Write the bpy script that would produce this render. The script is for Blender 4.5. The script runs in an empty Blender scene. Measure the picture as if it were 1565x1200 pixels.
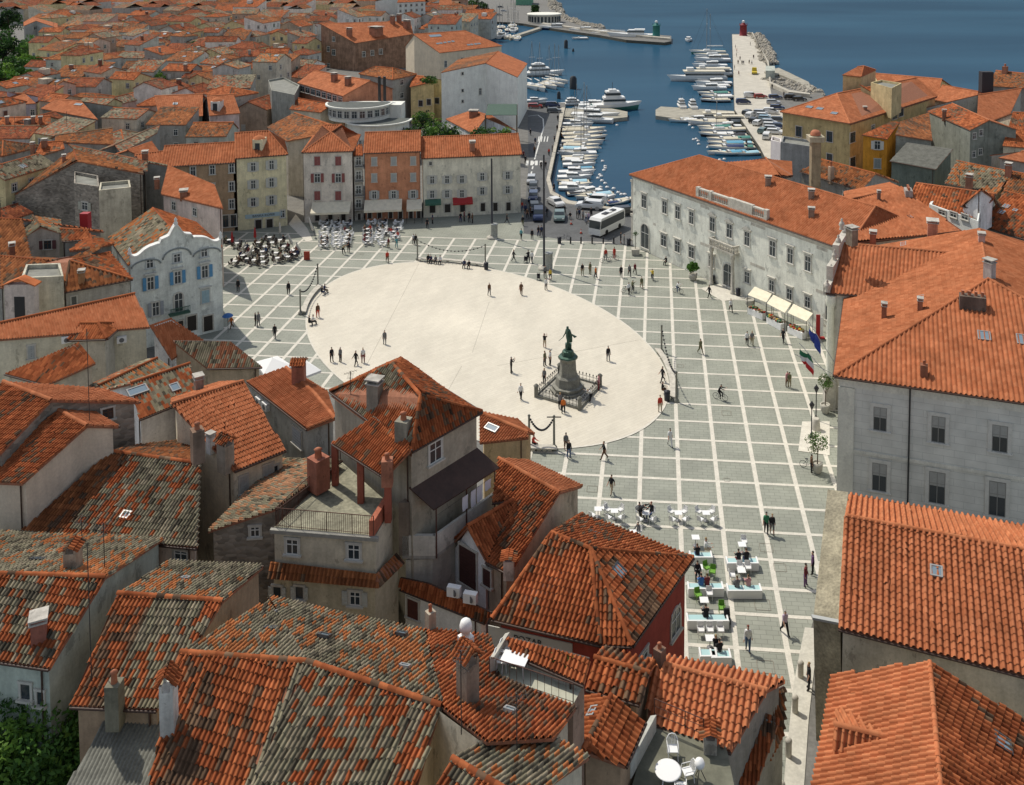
import bpy, math, random
import numpy as np
from mathutils import Vector, Matrix
from mathutils.geometry import intersect_ray_tri, tessellate_polygon
random.seed(7); RNG = np.random.default_rng(7)
SC = bpy.context.scene; COL = SC.collection
# ---------------------------------------------------------------- camera model (photo is 1565 x 1200)
FPX, CX, HOR, CAMZ, PITCH = 1430.0, 878.0, -95.0, 50.0, math.radians(3.5)
PPY = HOR + FPX*math.tan(PITCH)
C0 = Vector((0, 0, CAMZ))
def ray(x, y):
    dx = (x-CX)/FPX; dy = -(y-PPY)/FPX
    return Vector((dx, math.cos(PITCH)+dy*math.sin(PITCH), -math.sin(PITCH)+dy*math.cos(PITCH)))
def P(x, y, z=0.0):
    d = ray(x, y); return C0 + d*((z-CAMZ)/d.z)
def PR(v):                                   # world -> photo pixel
    c, s = math.cos(PITCH), math.sin(PITCH); r = v-C0
    f = r.y*c - r.z*s; u = r.y*s + r.z*c
    return (CX+FPX*r.x/f, PPY-FPX*u/f)
def V(*a): return Vector(a)
cam = bpy.data.cameras.new('camera'); co = bpy.data.objects.new('camera', cam); COL.objects.link(co)
co.location = C0; co.rotation_euler = (math.radians(90)-PITCH, 0, 0)
cam.sensor_width = 36; cam.lens = FPX/1565*36; cam.sensor_fit = 'HORIZONTAL'
cam.shift_x = (782.5-CX)/1565; cam.shift_y = -(600-PPY)/1565
cam.clip_start = 1; cam.clip_end = 20000; SC.camera = co
# ---------------------------------------------------------------- tagging
def tag(o, label=None, cat=None, group=None, kind=None):
    if label: o['label'] = label
    if cat: o['category'] = cat
    if group: o['group'] = group
    if kind: o['kind'] = kind
    return o
def empty(name, loc, label=None, cat=None, group=None, rz=0):
    o = bpy.data.objects.new(name, None); COL.objects.link(o); o.location = loc; o.rotation_euler = (0, 0, rz)
    o.empty_display_size = .2
    return tag(o, label, cat, group)
# ---------------------------------------------------------------- materials
MATS = {}
def nmat(name):
    m = bpy.data.materials.new(name); m.use_nodes = True
    return m, m.node_tree.nodes, m.node_tree.links, m.node_tree.nodes['Principled BSDF']
def mat(name, col, rough=.8, metal=0, noise=0, scale=3.0, bump=0, spec=.3, stretch=(1,1,1), noise2=0, trans=0):
    if name in MATS: return MATS[name]
    m, N, L, b = nmat(name)
    b.inputs['Base Color'].default_value = (*col, 1); b.inputs['Roughness'].default_value = rough
    b.inputs['Metallic'].default_value = metal; b.inputs['Specular IOR Level'].default_value = spec
    if noise or bump:
        tc = N.new('ShaderNodeTexCoord'); mp = N.new('ShaderNodeMapping'); mp.inputs['Scale'].default_value = stretch
        L.new(tc.outputs['Object'], mp.inputs[0])
        nt = N.new('ShaderNodeTexNoise'); nt.inputs['Scale'].default_value = scale; nt.inputs['Detail'].default_value = 6; nt.inputs['Roughness'].default_value = .65
        L.new(mp.outputs[0], nt.inputs['Vector'])
        mr = N.new('ShaderNodeMapRange'); mr.inputs['From Min'].default_value = .3; mr.inputs['From Max'].default_value = .7
        mr.inputs['To Min'].default_value = 1-noise; mr.inputs['To Max'].default_value = 1+noise*.5
        L.new(nt.outputs[0], mr.inputs[0]); fac = mr.outputs[0]
        if noise2:
            n2 = N.new('ShaderNodeTexNoise'); n2.inputs['Scale'].default_value = scale*7; n2.inputs['Detail'].default_value = 4
            L.new(mp.outputs[0], n2.inputs['Vector'])
            m2 = N.new('ShaderNodeMapRange'); m2.inputs['From Min'].default_value = .3; m2.inputs['From Max'].default_value = .7
            m2.inputs['To Min'].default_value = 1-noise2; m2.inputs['To Max'].default_value = 1+noise2
            L.new(n2.outputs[0], m2.inputs[0])
            mm = N.new('ShaderNodeMath'); mm.operation = 'MULTIPLY'; L.new(fac, mm.inputs[0]); L.new(m2.outputs[0], mm.inputs[1]); fac = mm.outputs[0]
        mx = N.new('ShaderNodeVectorMath'); mx.operation = 'SCALE'; mx.inputs[0].default_value = col
        L.new(fac, mx.inputs['Scale']); L.new(mx.outputs[0], b.inputs['Base Color'])
        if bump:
            bp = N.new('ShaderNodeBump'); bp.inputs['Strength'].default_value = .6; bp.inputs['Distance'].default_value = bump
            L.new(nt.outputs[0], bp.inputs['Height']); L.new(bp.outputs[0], b.inputs['Normal'])
    MATS[name] = m; return m
def hsh(c): return '_'.join('%02d' % int(x*100) for x in c)
def plaster(c, dirt=.28):                     # painted render with blotches and rain streaks
    n = 'plaster_'+hsh(c)+'_%d' % int(dirt*100)
    if n in MATS: return MATS[n]
    m, N, L, b = nmat(n); b.inputs['Roughness'].default_value = .9; b.inputs['Specular IOR Level'].default_value = .15
    tc = N.new('ShaderNodeTexCoord')
    def noise(scale, st, lo, hi, det=5):
        mp = N.new('ShaderNodeMapping'); mp.inputs['Scale'].default_value = st; L.new(tc.outputs['Object'], mp.inputs[0])
        nt = N.new('ShaderNodeTexNoise'); nt.inputs['Scale'].default_value = scale; nt.inputs['Detail'].default_value = det; nt.inputs['Roughness'].default_value = .7
        L.new(mp.outputs[0], nt.inputs['Vector'])
        mr = N.new('ShaderNodeMapRange'); mr.inputs['From Min'].default_value = .32; mr.inputs['From Max'].default_value = .62
        mr.inputs['To Min'].default_value = lo; mr.inputs['To Max'].default_value = hi; L.new(nt.outputs[0], mr.inputs[0]); return mr.outputs[0], nt.outputs[0]
    a, ah = noise(.45, (1,1,1), 1-dirt, 1.05); s, _ = noise(1.6, (1,1,.12), 1-dirt*.7, 1.05); f, fh = noise(6, (1,1,1), .9, 1.06)
    m1 = N.new('ShaderNodeMath'); m1.operation = 'MULTIPLY'; L.new(a, m1.inputs[0]); L.new(s, m1.inputs[1])
    pt, _ = noise(.8, (1.3,.9,.7), 1, 1); mr_ = N[-1]; mr_.inputs['From Min'].default_value = .605; mr_.inputs['From Max'].default_value = .625; mr_.inputs['To Min'].default_value = 1; mr_.inputs['To Max'].default_value = .72 if dirt > .18 else .93
    m0 = N.new('ShaderNodeMath'); m0.operation = 'MULTIPLY'; L.new(m1.outputs[0], m0.inputs[0]); L.new(pt, m0.inputs[1]); m1 = m0
    m2 = N.new('ShaderNodeMath'); m2.operation = 'MULTIPLY'; L.new(m1.outputs[0], m2.inputs[0]); L.new(f, m2.inputs[1])
    mx = N.new('ShaderNodeVectorMath'); mx.operation = 'SCALE'; mx.inputs[0].default_value = [min(.8, v*1.45) for v in c]; L.new(m2.outputs[0], mx.inputs['Scale'])
    L.new(mx.outputs[0], b.inputs['Base Color'])
    bp = N.new('ShaderNodeBump'); bp.inputs['Strength'].default_value = .35; bp.inputs['Distance'].default_value = .03
    L.new(fh, bp.inputs['Height']); L.new(bp.outputs[0], b.inputs['Normal'])
    MATS[n] = m; return m
def stonewall():
    if 'stone_wall' in MATS: return MATS['stone_wall']
    m, N, L, b = nmat('stone_wall'); b.inputs['Roughness'].default_value = .95
    tc = N.new('ShaderNodeTexCoord'); mp = N.new('ShaderNodeMapping'); mp.inputs['Scale'].default_value = (1,1,1.8); L.new(tc.outputs['Object'], mp.inputs[0])
    vo = N.new('ShaderNodeTexVoronoi'); vo.inputs['Scale'].default_value = 2.2; L.new(mp.outputs[0], vo.inputs['Vector'])
    cr = N.new('ShaderNodeValToRGB'); cr.color_ramp.elements[0].color = (.17,.15,.12,1); cr.color_ramp.elements[1].color = (.42,.37,.30,1)
    L.new(vo.outputs['Color'], cr.inputs[0])
    ns = N.new('ShaderNodeTexNoise'); ns.inputs['Scale'].default_value = .5; ns.inputs['Detail'].default_value = 6; L.new(tc.outputs['Object'], ns.inputs['Vector'])
    mr = N.new('ShaderNodeMapRange'); mr.inputs[1].default_value = .3; mr.inputs[2].default_value = .7; mr.inputs[3].default_value = .6; mr.inputs[4].default_value = 1.15; L.new(ns.outputs[0], mr.inputs[0])
    mx = N.new('ShaderNodeVectorMath'); mx.operation = 'SCALE'; L.new(cr.outputs[0], mx.inputs[0]); L.new(mr.outputs[0], mx.inputs['Scale']); L.new(mx.outputs[0], b.inputs['Base Color'])
    bp = N.new('ShaderNodeBump'); bp.inputs['Distance'].default_value = .05; bp.invert = True; L.new(vo.outputs['Distance'], bp.inputs['Height']); L.new(bp.outputs[0], b.inputs['Normal'])
    MATS['stone_wall'] = m; return m
def tilemat(kind):
    n = 'clay_tile_'+kind
    if n in MATS: return MATS[n]
    #          orange a            orange b           old fraction thr, old colour a, old b, jitter
    T = {'B': ((.34,.17,.09), (.46,.26,.15), .5, 0),
         'D': ((.19,.055,.030), (.34,.112,.048), 1.1, 0),  # far roofs: shadow between the tiles put into a darker base colour
         'N': ((.35,.115,.050), (.44,.163,.076), 9, 0),
         'L': ((.43,.140,.060), (.52,.195,.088), 9, 0),  # lighter orange for lit right-hand roofs, sunlight put into the tile colour
         'O': ((.25,.069,.027), (.45,.145,.056), 1.22, 0),
         'W': ((.22,.080,.034), (.39,.150,.058), 1.02, 0),
         'H': ((.28,.075,.028), (.44,.145,.058), .34, 0),
         'M': ((.26,.072,.028), (.43,.142,.056), .62, 0),
         'G': ((.36,.13,.048), (.50,.20,.08), .42, 0),
         'R': ((.25,.10,.055), (.38,.17,.09), .5, 0)}[kind]
    m, N, L, b = nmat(n); b.inputs['Roughness'].default_value = .9; b.inputs['Specular IOR Level'].default_value = .06
    uv = N.new('ShaderNodeUVMap'); uv.uv_map = 'UVMap'
    fl = N.new('ShaderNodeVectorMath'); fl.operation = 'FLOOR'; L.new(uv.outputs[0], fl.inputs[0])
    wn = N.new('ShaderNodeTexWhiteNoise'); wn.noise_dimensions = '2D'; L.new(fl.outputs[0], wn.inputs['Vector'])
    sp = N.new('ShaderNodeSeparateColor'); L.new(wn.outputs['Color'], sp.inputs[0])
    pn = N.new('ShaderNodeTexNoise'); pn.noise_dimensions = '2D'; pn.inputs['Scale'].default_value = .055; pn.inputs['Detail'].default_value = 3; pn.inputs['Roughness'].default_value = .6
    L.new(fl.outputs[0], pn.inputs['Vector'])
    def mth(op, a, c, d=None):
        q = N.new('ShaderNodeMath'); q.operation = op
        for i, v in enumerate((a, c, d)):
            if v is None: continue
            if isinstance(v, (int, float)): q.inputs[i].default_value = v
            else: L.new(v, q.inputs[i])
        return q.outputs[0]
    def mixc(f, a, c):
        q = N.new('ShaderNodeMix'); q.data_type = 'RGBA'
        if isinstance(f, float): q.inputs[0].default_value = f
        else: L.new(f, q.inputs[0])
        for i, v in ((6, a), (7, c)):
            if isinstance(v, tuple): q.inputs[i].default_value = (*v, 1)
            else: L.new(v, q.inputs[i])
        return q.outputs[2]
    orange = mixc(sp.outputs[0], T[0], T[1])
    old1 = mixc(sp.outputs[1], (.075,.066,.048), (.34,.29,.20)) if kind in 'MGRHB' else mixc(sp.outputs[1], (.07,.045,.03), (.24,.15,.09))
    old = mixc(mth('GREATER_THAN', sp.outputs[2], .62), old1, (.20,.18,.12) if kind in 'MGRHB' else (.13,.08,.05))
    if T[2] < 2:
        # fraction: patch noise + white noise above a threshold
        s = mth('ADD', mth('MULTIPLY', mth('SUBTRACT', pn.outputs[0], .5), 3.2), mth('MULTIPLY', wn.outputs['Value'], 1.3))
        isold = mth('GREATER_THAN', s, T[2])
        col = mixc(isold, orange, old)
    else: col = orange
    tc = N.new('ShaderNodeTexCoord')
    dn = N.new('ShaderNodeTexNoise'); dn.inputs['Scale'].default_value = .5; dn.inputs['Detail'].default_value = 7; dn.inputs['Roughness'].default_value = .7; L.new(tc.outputs['Object'], dn.inputs['Vector'])
    dr = N.new('ShaderNodeMapRange'); dr.inputs[1].default_value = .3; dr.inputs[2].default_value = .68; dr.inputs[3].default_value = .66 if kind in 'NL' else .52; dr.inputs[4].default_value = 1.1; L.new(dn.outputs[0], dr.inputs[0])
    vj = mth('MULTIPLY_ADD', sp.outputs[2], .12 if kind in 'NL' else .4, .94 if kind in 'NL' else .78)
    sc = N.new('ShaderNodeVectorMath'); sc.operation = 'SCALE'; L.new(col, sc.inputs[0]); L.new(mth('MULTIPLY', dr.outputs[0], vj), sc.inputs['Scale'])
    L.new(sc.outputs[0], b.inputs['Base Color'])
    # relief for roofs that are modelled as plain slopes (far away)
    sx = N.new('ShaderNodeSeparateXYZ'); L.new(uv.outputs[0], sx.inputs[0])
    hu = mth('ABSOLUTE', mth('SINE', mth('MULTIPLY', sx.outputs[0], math.pi), 0), 0)
    hv = mth('FRACT', sx.outputs[1], 0)
    hh = mth('MULTIPLY_ADD', hv, .35, hu)
    bp = N.new('ShaderNodeBump'); bp.inputs['Strength'].default_value = .8; bp.inputs['Distance'].default_value = .06
    L.new(hh, bp.inputs['Height']); L.new(bp.outputs[0], b.inputs['Normal'])
    MATS[n] = m; return m
def fibre():                                   # corrugated grey sheet
    return mat('grey_corrugated_sheet', (.17,.17,.145), .9, noise=.35, scale=1.2, noise2=.2)
def glass(): return mat('window_glass', (.035,.045,.05), .12, spec=.6)
def glass_light(): return mat('roof_glass', (.16,.22,.26), .08, spec=.9)
STONE = lambda: mat('pale_stone', (.50,.47,.40), .85, noise=.3, scale=1.5, noise2=.12, bump=.02)
DARK = lambda: mat('dark_metal', (.03,.03,.03), .5)
WHITE = lambda: mat('white_paint', (.78,.78,.75), .5, noise=.1, scale=2)
COPPER = lambda: mat('brown_gutter', (.06,.035,.025), .5)
# ---------------------------------------------------------------- mesh builder
class MB:
    def __init__(s): s.v=[]; s.f=[]; s.uv=[]; s.mi=[]; s.sm=[]; s.n=0; s.mats=[]
    def m(s, mt):
        if mt not in s.mats: s.mats.append(mt)
        return s.mats.index(mt)
    def quads(s, v, q, mt, uv=None, smooth=False):      # numpy arrays; uv per vertex
        v = np.asarray(v, float); q = np.asarray(q, np.int64)
        s.v.append(v); s.f.append((q+s.n).reshape(-1)); s.mi.append(np.full(len(q), s.m(mt))); s.sm.append(np.full(len(q), smooth))
        s.uv.append(uv[q.reshape(-1)] if uv is not None else np.zeros((q.size, 2))); s.n += len(v)
        s.lt = getattr(s, 'lt', []); s.lt.append(np.full(len(q), q.shape[1]))
    def poly(s, pts, mt, uv=None, smooth=False):
        n = len(pts); s.quads(np.array([tuple(p) for p in pts]), np.arange(n).reshape(1, n), mt, None if uv is None else np.array(uv, float), smooth)
    def box(s, c, sx, sy, sz, mt, rz=0, top=1.0, M=None):      # c = centre of the base; top = taper
        pts = []
        for z, k in ((0, 1), (sz, top)):
            for a, b in ((-1,-1),(1,-1),(1,1),(-1,1)):
                x, y = a*sx/2*k, b*sy/2*k
                pts.append((c[0]+x*math.cos(rz)-y*math.sin(rz), c[1]+x*math.sin(rz)+y*math.cos(rz), c[2]+z))
        if M is not None: pts = [tuple(M @ Vector(p)) for p in pts]
        s.quads(pts, [(0,3,2,1),(4,5,6,7),(0,1,5,4),(1,2,6,5),(2,3,7,6),(3,0,4,7)], mt)
    def obox(s, o, u, v, w, mt):                        # oriented box from corner o and three edge vectors
        o, u, v, w = map(Vector, (o, u, v, w))
        if u.cross(v).dot(w) < 0: u, v = v, u
        p = [o, o+u, o+u+v, o+v]; p += [q+w for q in p]
        s.quads([tuple(q) for q in p], [(0,3,2,1),(4,5,6,7),(0,1,5,4),(1,2,6,5),(2,3,7,6),(3,0,4,7)], mt)
    def tube(s, pts, r, mt, n=6, caps=True, smooth=True):
        pts = [Vector(p) for p in pts]; rs = r if isinstance(r, (list, tuple)) else [r]*len(pts)
        vs = []; k = len(pts)
        for i, p in enumerate(pts):
            d = (pts[min(i+1, k-1)]-pts[max(i-1, 0)]).normalized()
            a = d.cross(V(0,0,1)) if abs(d.z) < .95 else d.cross(V(1,0,0)); a.normalize(); b = a.cross(d)
            for j in range(n):
                t = 2*math.pi*j/n; vs.append(tuple(p+(a*math.cos(t)+b*math.sin(t))*rs[i]))
        q = [(i*n+j, i*n+(j+1) % n, (i+1)*n+(j+1) % n, (i+1)*n+j) for i in range(k-1) for j in range(n)]
        s.quads(vs, q, mt, smooth=smooth)
        if caps:
            s.quads(vs[:n], [tuple(range(n))], mt); s.quads(vs[-n:], [tuple(range(n-1, -1, -1))], mt)
    def lathe(s, c, prof, mt, n=12, smooth=True):       # prof = [(r, z)]
        vs = [(c[0]+r*math.cos(2*math.pi*j/n), c[1]+r*math.sin(2*math.pi*j/n), c[2]+z) for r, z in prof for j in range(n)]
        q = [(i*n+j, i*n+(j+1) % n, (i+1)*n+(j+1) % n, (i+1)*n+j) for i in range(len(prof)-1) for j in range(n)]
        s.quads(vs, q, mt, smooth=smooth)
        s.quads(vs[-n:], [tuple(range(n))], mt)
    def prism(s, pts, h, mt):                           # pts = 3d loop (flat), extruded up by h
        p = [Vector(a) for a in pts]; n = len(p)
        if sum((p[i].x*p[(i+1)%n].y-p[(i+1)%n].x*p[i].y) for i in range(n)) < 0: p.reverse()
        t = [a+V(0,0,h) for a in p]
        s.poly(t, mt); s.poly(p[::-1], mt)
        s.quads([tuple(a) for a in p+t], [(i, (i+1)%n, n+(i+1)%n, n+i) for i in range(n)], mt)
    def mesh(s, name, origin=(0,0,0)):
        me = bpy.data.meshes.new(name)
        v = np.concatenate(s.v)-np.array(tuple(origin)); lp = np.concatenate(s.f); lt = np.concatenate(s.lt)
        me.vertices.add(len(v)); me.vertices.foreach_set('co', v.reshape(-1).astype(np.float32))
        me.loops.add(len(lp)); me.loops.foreach_set('vertex_index', lp.astype(np.int32))
        me.polygons.add(len(lt)); st = np.concatenate([[0], np.cumsum(lt)[:-1]])
        me.polygons.foreach_set('loop_start', st.astype(np.int32)); me.polygons.foreach_set('loop_total', lt.astype(np.int32))
        me.polygons.foreach_set('material_index', np.concatenate(s.mi).astype(np.int32))
        me.polygons.foreach_set('use_smooth', np.concatenate(s.sm))
        u = me.uv_layers.new(name='UVMap'); u.data.foreach_set('uv', np.concatenate(s.uv).reshape(-1).astype(np.float32))
        for m_ in s.mats: me.materials.append(m_)
        me.update(calc_edges=True); me.validate(); return me
    def obj(s, name, parent=None, origin=None):
        """one mesh object; vertices are given in world space when parent/origin given"""
        if origin is None: origin = wloc(parent) if parent else Vector((0,0,0))
        o = bpy.data.objects.new(name, s.mesh(name, origin)); COL.objects.link(o)
        if parent: o.parent = parent; o.location = Vector(origin)-wloc(parent)
        else: o.location = origin
        return o
def wloc(o):
    v = Vector(o.location); p = o.parent
    while p: v = v+Vector(p.location); p = p.parent
    return v
def inst(name, me, parent, M, mats=None):
    """an object that shares mesh me, M = world matrix"""
    o = bpy.data.objects.new(name, me); COL.objects.link(o)
    if parent:
        o.parent = parent; o.matrix_local = Matrix.Translation(-wloc(parent)) @ M
    else: o.matrix_world = M
    return o
# ---------------------------------------------------------------- tiled roofs
def pip_intervals(poly, u):
    xs = []
    n = len(poly)
    for i in range(n):
        (u0, v0), (u1, v1) = poly[i], poly[(i+1) % n]
        if (u0 <= u) != (u1 <= u): xs.append(v0+(v1-v0)*(u-u0)/(u1-u0))
    xs.sort(); return list(zip(xs[::2], xs[1::2]))
def pnormal(pts):
    n = V(0,0,0)
    for i in range(len(pts)):
        a, b = pts[i], pts[(i+1) % len(pts)]
        n += V((a.y-b.y)*(a.z+b.z), (a.z-b.z)*(a.x+b.x), (a.x-b.x)*(a.y+b.y))
    return n.normalized()
def tile_face(mb, pts, mt, lod, w=.27, l=.42):
    n = pnormal(pts)
    if n.z < 0: n = -n
    c = sum(pts, V(0,0,0))/len(pts)
    dn = V(0,0,-1) - n*(-n.z)
    if dn.length < .02: dn = V(0,-1,0)
    dn.normalize(); u = n.cross(dn).normalized()
    uo = random.randint(0, 300); vo = random.randint(0, 300)
    loc = [((p-c).dot(u), (p-c).dot(dn)) for p in pts]
    if lod == 2:
        q = [c+u*a+dn*b+n*.0 for a, b in loc]
        mb.poly([p+n*.03 for p in pts] if pnormal(pts).z > 0 else [p+n*.03 for p in pts][::-1], mt,
                [(a/w+uo, -b/l+vo) for a, b in (loc if pnormal(pts).z > 0 else loc[::-1])]); return
    u0 = min(a for a, b in loc); u1 = max(a for a, b in loc)
    ncol = max(1, int(round((u1-u0)/w))); ww = (u1-u0)/ncol
    prof = np.array([(-.5,.0),(-.31,.008),(-.25,.08),(-.1,.135),(.1,.135),(.25,.08),(.31,.008),(.5,.0)]) if lod == 0 else np.array([(-.5,.0),(-.28,.02),(0,.12),(.28,.02),(.5,0)])
    px = prof[:, 0]*ww; ph = prof[:, 1]*w/.27
    k = len(px); U = np.array(u); D = np.array(dn); Nn = np.array(n); Cc = np.array(c)
    VV = []; QQ = []; UVs = []; base = 0; sg = random.uniform(0, 6)
    for i in range(ncol):
        uc = u0+(i+.5)*ww
        for (va, vb) in pip_intervals(loc, uc):
            if vb-va < .08: continue
            if lod == 0:
                nr = max(1, int(math.ceil((vb-va)/l-.15)))
                lo = vb-np.arange(nr)*l; hi = np.maximum(lo-l-.05, va); hi[-1] = va
                jr = RNG.normal(0, .007, (nr, 2)); jz = RNG.normal(0, .007, nr); bad = RNG.random(nr) < .03; jr[bad] *= 5; jz[bad] += .03; sag = .03*np.sin(uc*.8+sg)+.03*np.sin(lo*.7+sg*2)-.02
                # per tile: top row, bottom row
                for j in range(nr):
                    t0 = Cc+U[None]*(uc+px+jr[j,0])[:,None]+D[None]*hi[j]+Nn[None]*(ph*.93+.01+sag[j])[:,None]
                    t1 = Cc+U[None]*(uc+px*1.0+jr[j,1])[:,None]+D[None]*(lo[j]+.02)+Nn[None]*(ph+.06+jz[j]+sag[j])[:,None]
                    VV.append(t0); VV.append(t1)
                    UVs.append(np.tile((i+uo+.5, j+vo+.5), (2*k, 1)))
                tot = nr
                for j in range(nr):
                    b0 = base+j*2*k; a = np.arange(k-1)
                    QQ.append(np.stack([b0+a, b0+k+a, b0+k+a+1, b0+a+1], 1))
                base += nr*2*k
            else:
                t0 = Cc+U[None]*(uc+px)[:,None]+D[None]*va+Nn[None]*(ph+.01)[:,None]
                t1 = Cc+U[None]*(uc+px)[:,None]+D[None]*vb+Nn[None]*(ph+.01)[:,None]
                VV += [t0, t1]; a = np.arange(k-1)
                QQ.append(np.stack([base+a, base+k+a, base+k+a+1, base+a+1], 1)); base += 2*k
                UVs.append(np.concatenate([np.tile((i+uo+.5, vo+(vb-va)/l), (k, 1)), np.tile((i+uo+.5, vo), (k, 1))]))
    if not VV: return
    VV = np.concatenate(VV); QQ = np.concatenate(QQ)
    # winding: make normals point along n
    q = QQ[0]; a = VV[q]; nn = np.cross(a[1]-a[0], a[3]-a[0])
    if nn.dot(Nn) < 0: QQ = QQ[:, ::-1]
    mb.quads(VV, QQ, mt, np.concatenate(UVs), smooth=True)
def ridge_tiles(mb, a, b, mt, lod, r=.15):
    d = b-a; L_ = d.length
    if L_ < .3: return
    d.normalize(); s = d.cross(V(0,0,1)).normalized(); up = s.cross(d).normalized()
    seg = max(1, int(L_/.42)) if lod == 0 else 1
    ang = [math.pi*t/4 for t in range(5)] if lod < 2 else [0, math.pi/2, math.pi]
    for i in range(seg):
        p0 = a+d*(L_*i/seg-.02); p1 = a+d*(L_*(i+1)/seg+.03)
        r0 = r*(1.0 if seg > 1 else 1); r1 = r*(.86 if seg > 1 else 1)
        off = V(0,0,.04)+V(0,0,random.uniform(-.01,.01) if seg > 1 else 0)
        vs = [tuple(p0+off+s*math.cos(t)*r0+up*math.sin(t)*r0) for t in ang]+[tuple(p1+off+s*math.cos(t)*r1+up*math.sin(t)*r1) for t in ang]
        k = len(ang); c = random.randint(0, 400)+.5
        mb.quads(vs, [(j+1, j, k+j, k+j+1) for j in range(k-1)], mt, np.tile((c, c*.7), (2*k, 1)), smooth=True)
# ---------------------------------------------------------------- slope planes
def slope_plane(a, b, s, side):
    """plane through the level line a-b falling by s per metre; side 'F' right of a->b, 'B' left"""
    d = (b-a); d.z = 0; d.normalize(); r = V(d.y, -d.x, 0)
    if side == 'B': r = -r
    return a, V(r.x*s, r.y*s, 1).normalized()
def split(a, f0, f1, b, t, k1, k2):
    m, n = a.lerp(b, t), f0.lerp(f1, t); return [([a,f0,n,m],k1), ([m,n,f1,b],k2)]
def on(pl, x, y):
    o, n = pl; d = ray(x, y); t = (o-C0).dot(n)/d.dot(n); return C0+d*t
def mirror(a, b, p):
    d = (b-a); d.z = 0; d.normalize(); w = p-a; al = d*w.dot(d); q = w-al
    r = a+al-V(q.x, q.y, 0); r.z = p.z; return r
def S(x, y, z): return P(x, y, z)
HOUSES = []; FOOT = []
class House: pass
def house(name, label, cat, faces, wall=None, zb=0.0, lod=None, w=None, gutter=True, group=None, ridge=True, over=.28, noedge=()):
    """faces = [(list of world points, tile kind)]"""
    if len(faces) == 1 and len(faces[0][0]) > 3:      # make a single slope truly flat
        g = faces[0][0]; n_ = pnormal(g); c_ = sum(g, V(0,0,0))/len(g); faces = [([C0+(p-C0)*((c_-C0).dot(n_)/(p-C0).dot(n_)) for p in g], faces[0][1])]
    h = House(); allp = [p for f, _ in faces for p in f]
    c = sum(allp, V(0,0,0))/len(allp); dist = (c-C0).length
    if lod is None: lod = 0 if dist < 88 else (1 if dist < 190 else 2)
    if w is None: w = .22 if dist < 110 else .42
    h.root = empty(name, V(c.x, c.y, zb), label, cat, group); h.faces = [f for f, _ in faces]; h.lod = lod; h.walls = []
    mb = MB(); edge = {}
    key = lambda p: (round(p.x, 2), round(p.y, 2), round(p.z, 2))
    mort = mat('mortar_and_batten', (.30,.13,.075), .95, noise=.3, scale=4)
    for fi, (f, k) in enumerate(faces):
        n = len(f); up = pnormal(f).z > 0; g = f if up else f[::-1]; faces[fi] = (g, k)
        for i in range(n):
            e = (key(g[i]), key(g[(i+1) % n])); edge[e] = (g[i], g[(i+1) % n], fi)
    for g, k in faces:
        mt = k if not isinstance(k, str) else (fibre() if k == 'K' else tilemat(k))
        gn = pnormal(g); gc = sum(g, V(0,0,0))/len(g); dv = max(abs((p-gc).dot(gn)) for p in g)
        mb.poly([p-V(0,0,(.1 if lod == 0 and k != 'K' else 0)+dv) for p in g], mort if isinstance(k, str) and k != 'K' else mt)
        mb.poly([p-V(0,0,.16) for p in g][::-1], mort)
        if isinstance(k, str): tile_face(mb, g, mt, lod if k != 'K' else max(lod, 1), w if k != 'K' else .2, .42 if k != 'K' else 1.2)
    bound = []
    for (a, b), (pa, pb, fi) in edge.items():
        if (b, a) in edge:
            if a < b and ridge:
                f2 = edge[(b, a)][2]; n1 = pnormal(faces[fi][0]); n2 = pnormal(faces[f2][0])
                c1 = sum(faces[fi][0], V(0,0,0))/len(faces[fi][0]); k = faces[fi][1]
                if (c1-pa).dot(n2) < -.02 and isinstance(k, str) and k != 'K':
                    ridge_tiles(mb, pa, pb, tilemat('O' if k in 'MGRWOHB' else k), lod)
        else:
            bound.append((pa, pb)); mb.quads([tuple(p) for p in (pa, pb, pb-V(0,0,.16), pa-V(0,0,.16))], [(0,3,2,1)], mort)
    h.roof = mb.obj('roof', h.root)
    # walls below the outline
    if wall is not None:
        cen = V(c.x, c.y, 0); wb = MB(); nxt = {key(a): (a, b) for a, b in bound}; used = set()
        def inset(p):
            d = V(cen.x-p.x, cen.y-p.y, 0); L_ = d.length
            return p+d*(min(over*1.3, L_*.2)/max(L_, .01))-V(0,0,.1)
        for a, b in bound:
            ia, ib = inset(a), inset(b)
            lo = (V(ia.x, ia.y, zb), V(ib.x, ib.y, zb))
            if max(ia.z, ib.z) < zb+.3: continue
            wb.poly([lo[0], lo[1], ib, ia], wall); h.walls.append((lo[0], lo[1], ia.z, ib.z))
        h.wall = wb.obj('wall', h.root)
        if lod < 2 and gutter and h.walls:
            q = max(h.walls, key=lambda t: -t[1].y); dp = MB(); e_ = (q[1]-q[0]).normalized(); n_ = V(e_.y, -e_.x, 0)*.08; b_ = q[1]-e_*.35+n_; dp.tube([V(b_.x,b_.y,zb), V(b_.x,b_.y,q[3])], .05, COPPER(), 5); dp.obj('downpipe', h.root)
    if gutter and lod < 2:
        for a, b in bound:
            if abs(a.z-b.z) < .35 and (b-a).length > 1.5:
                d = (b-a).normalized(); o = V(d.y, -d.x, 0)*.09-V(0,0,.07)
                gb = MB(); gb.tube([a+o, b+o], .07, COPPER(), 5); gb.obj('gutter', h.root)
    h.c = c; h.zb = zb; h.bound = bound
    HOUSES.append(h); FOOT.append([(p.x, p.y) for p in allp]); h.hull = allp
    return h
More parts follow.
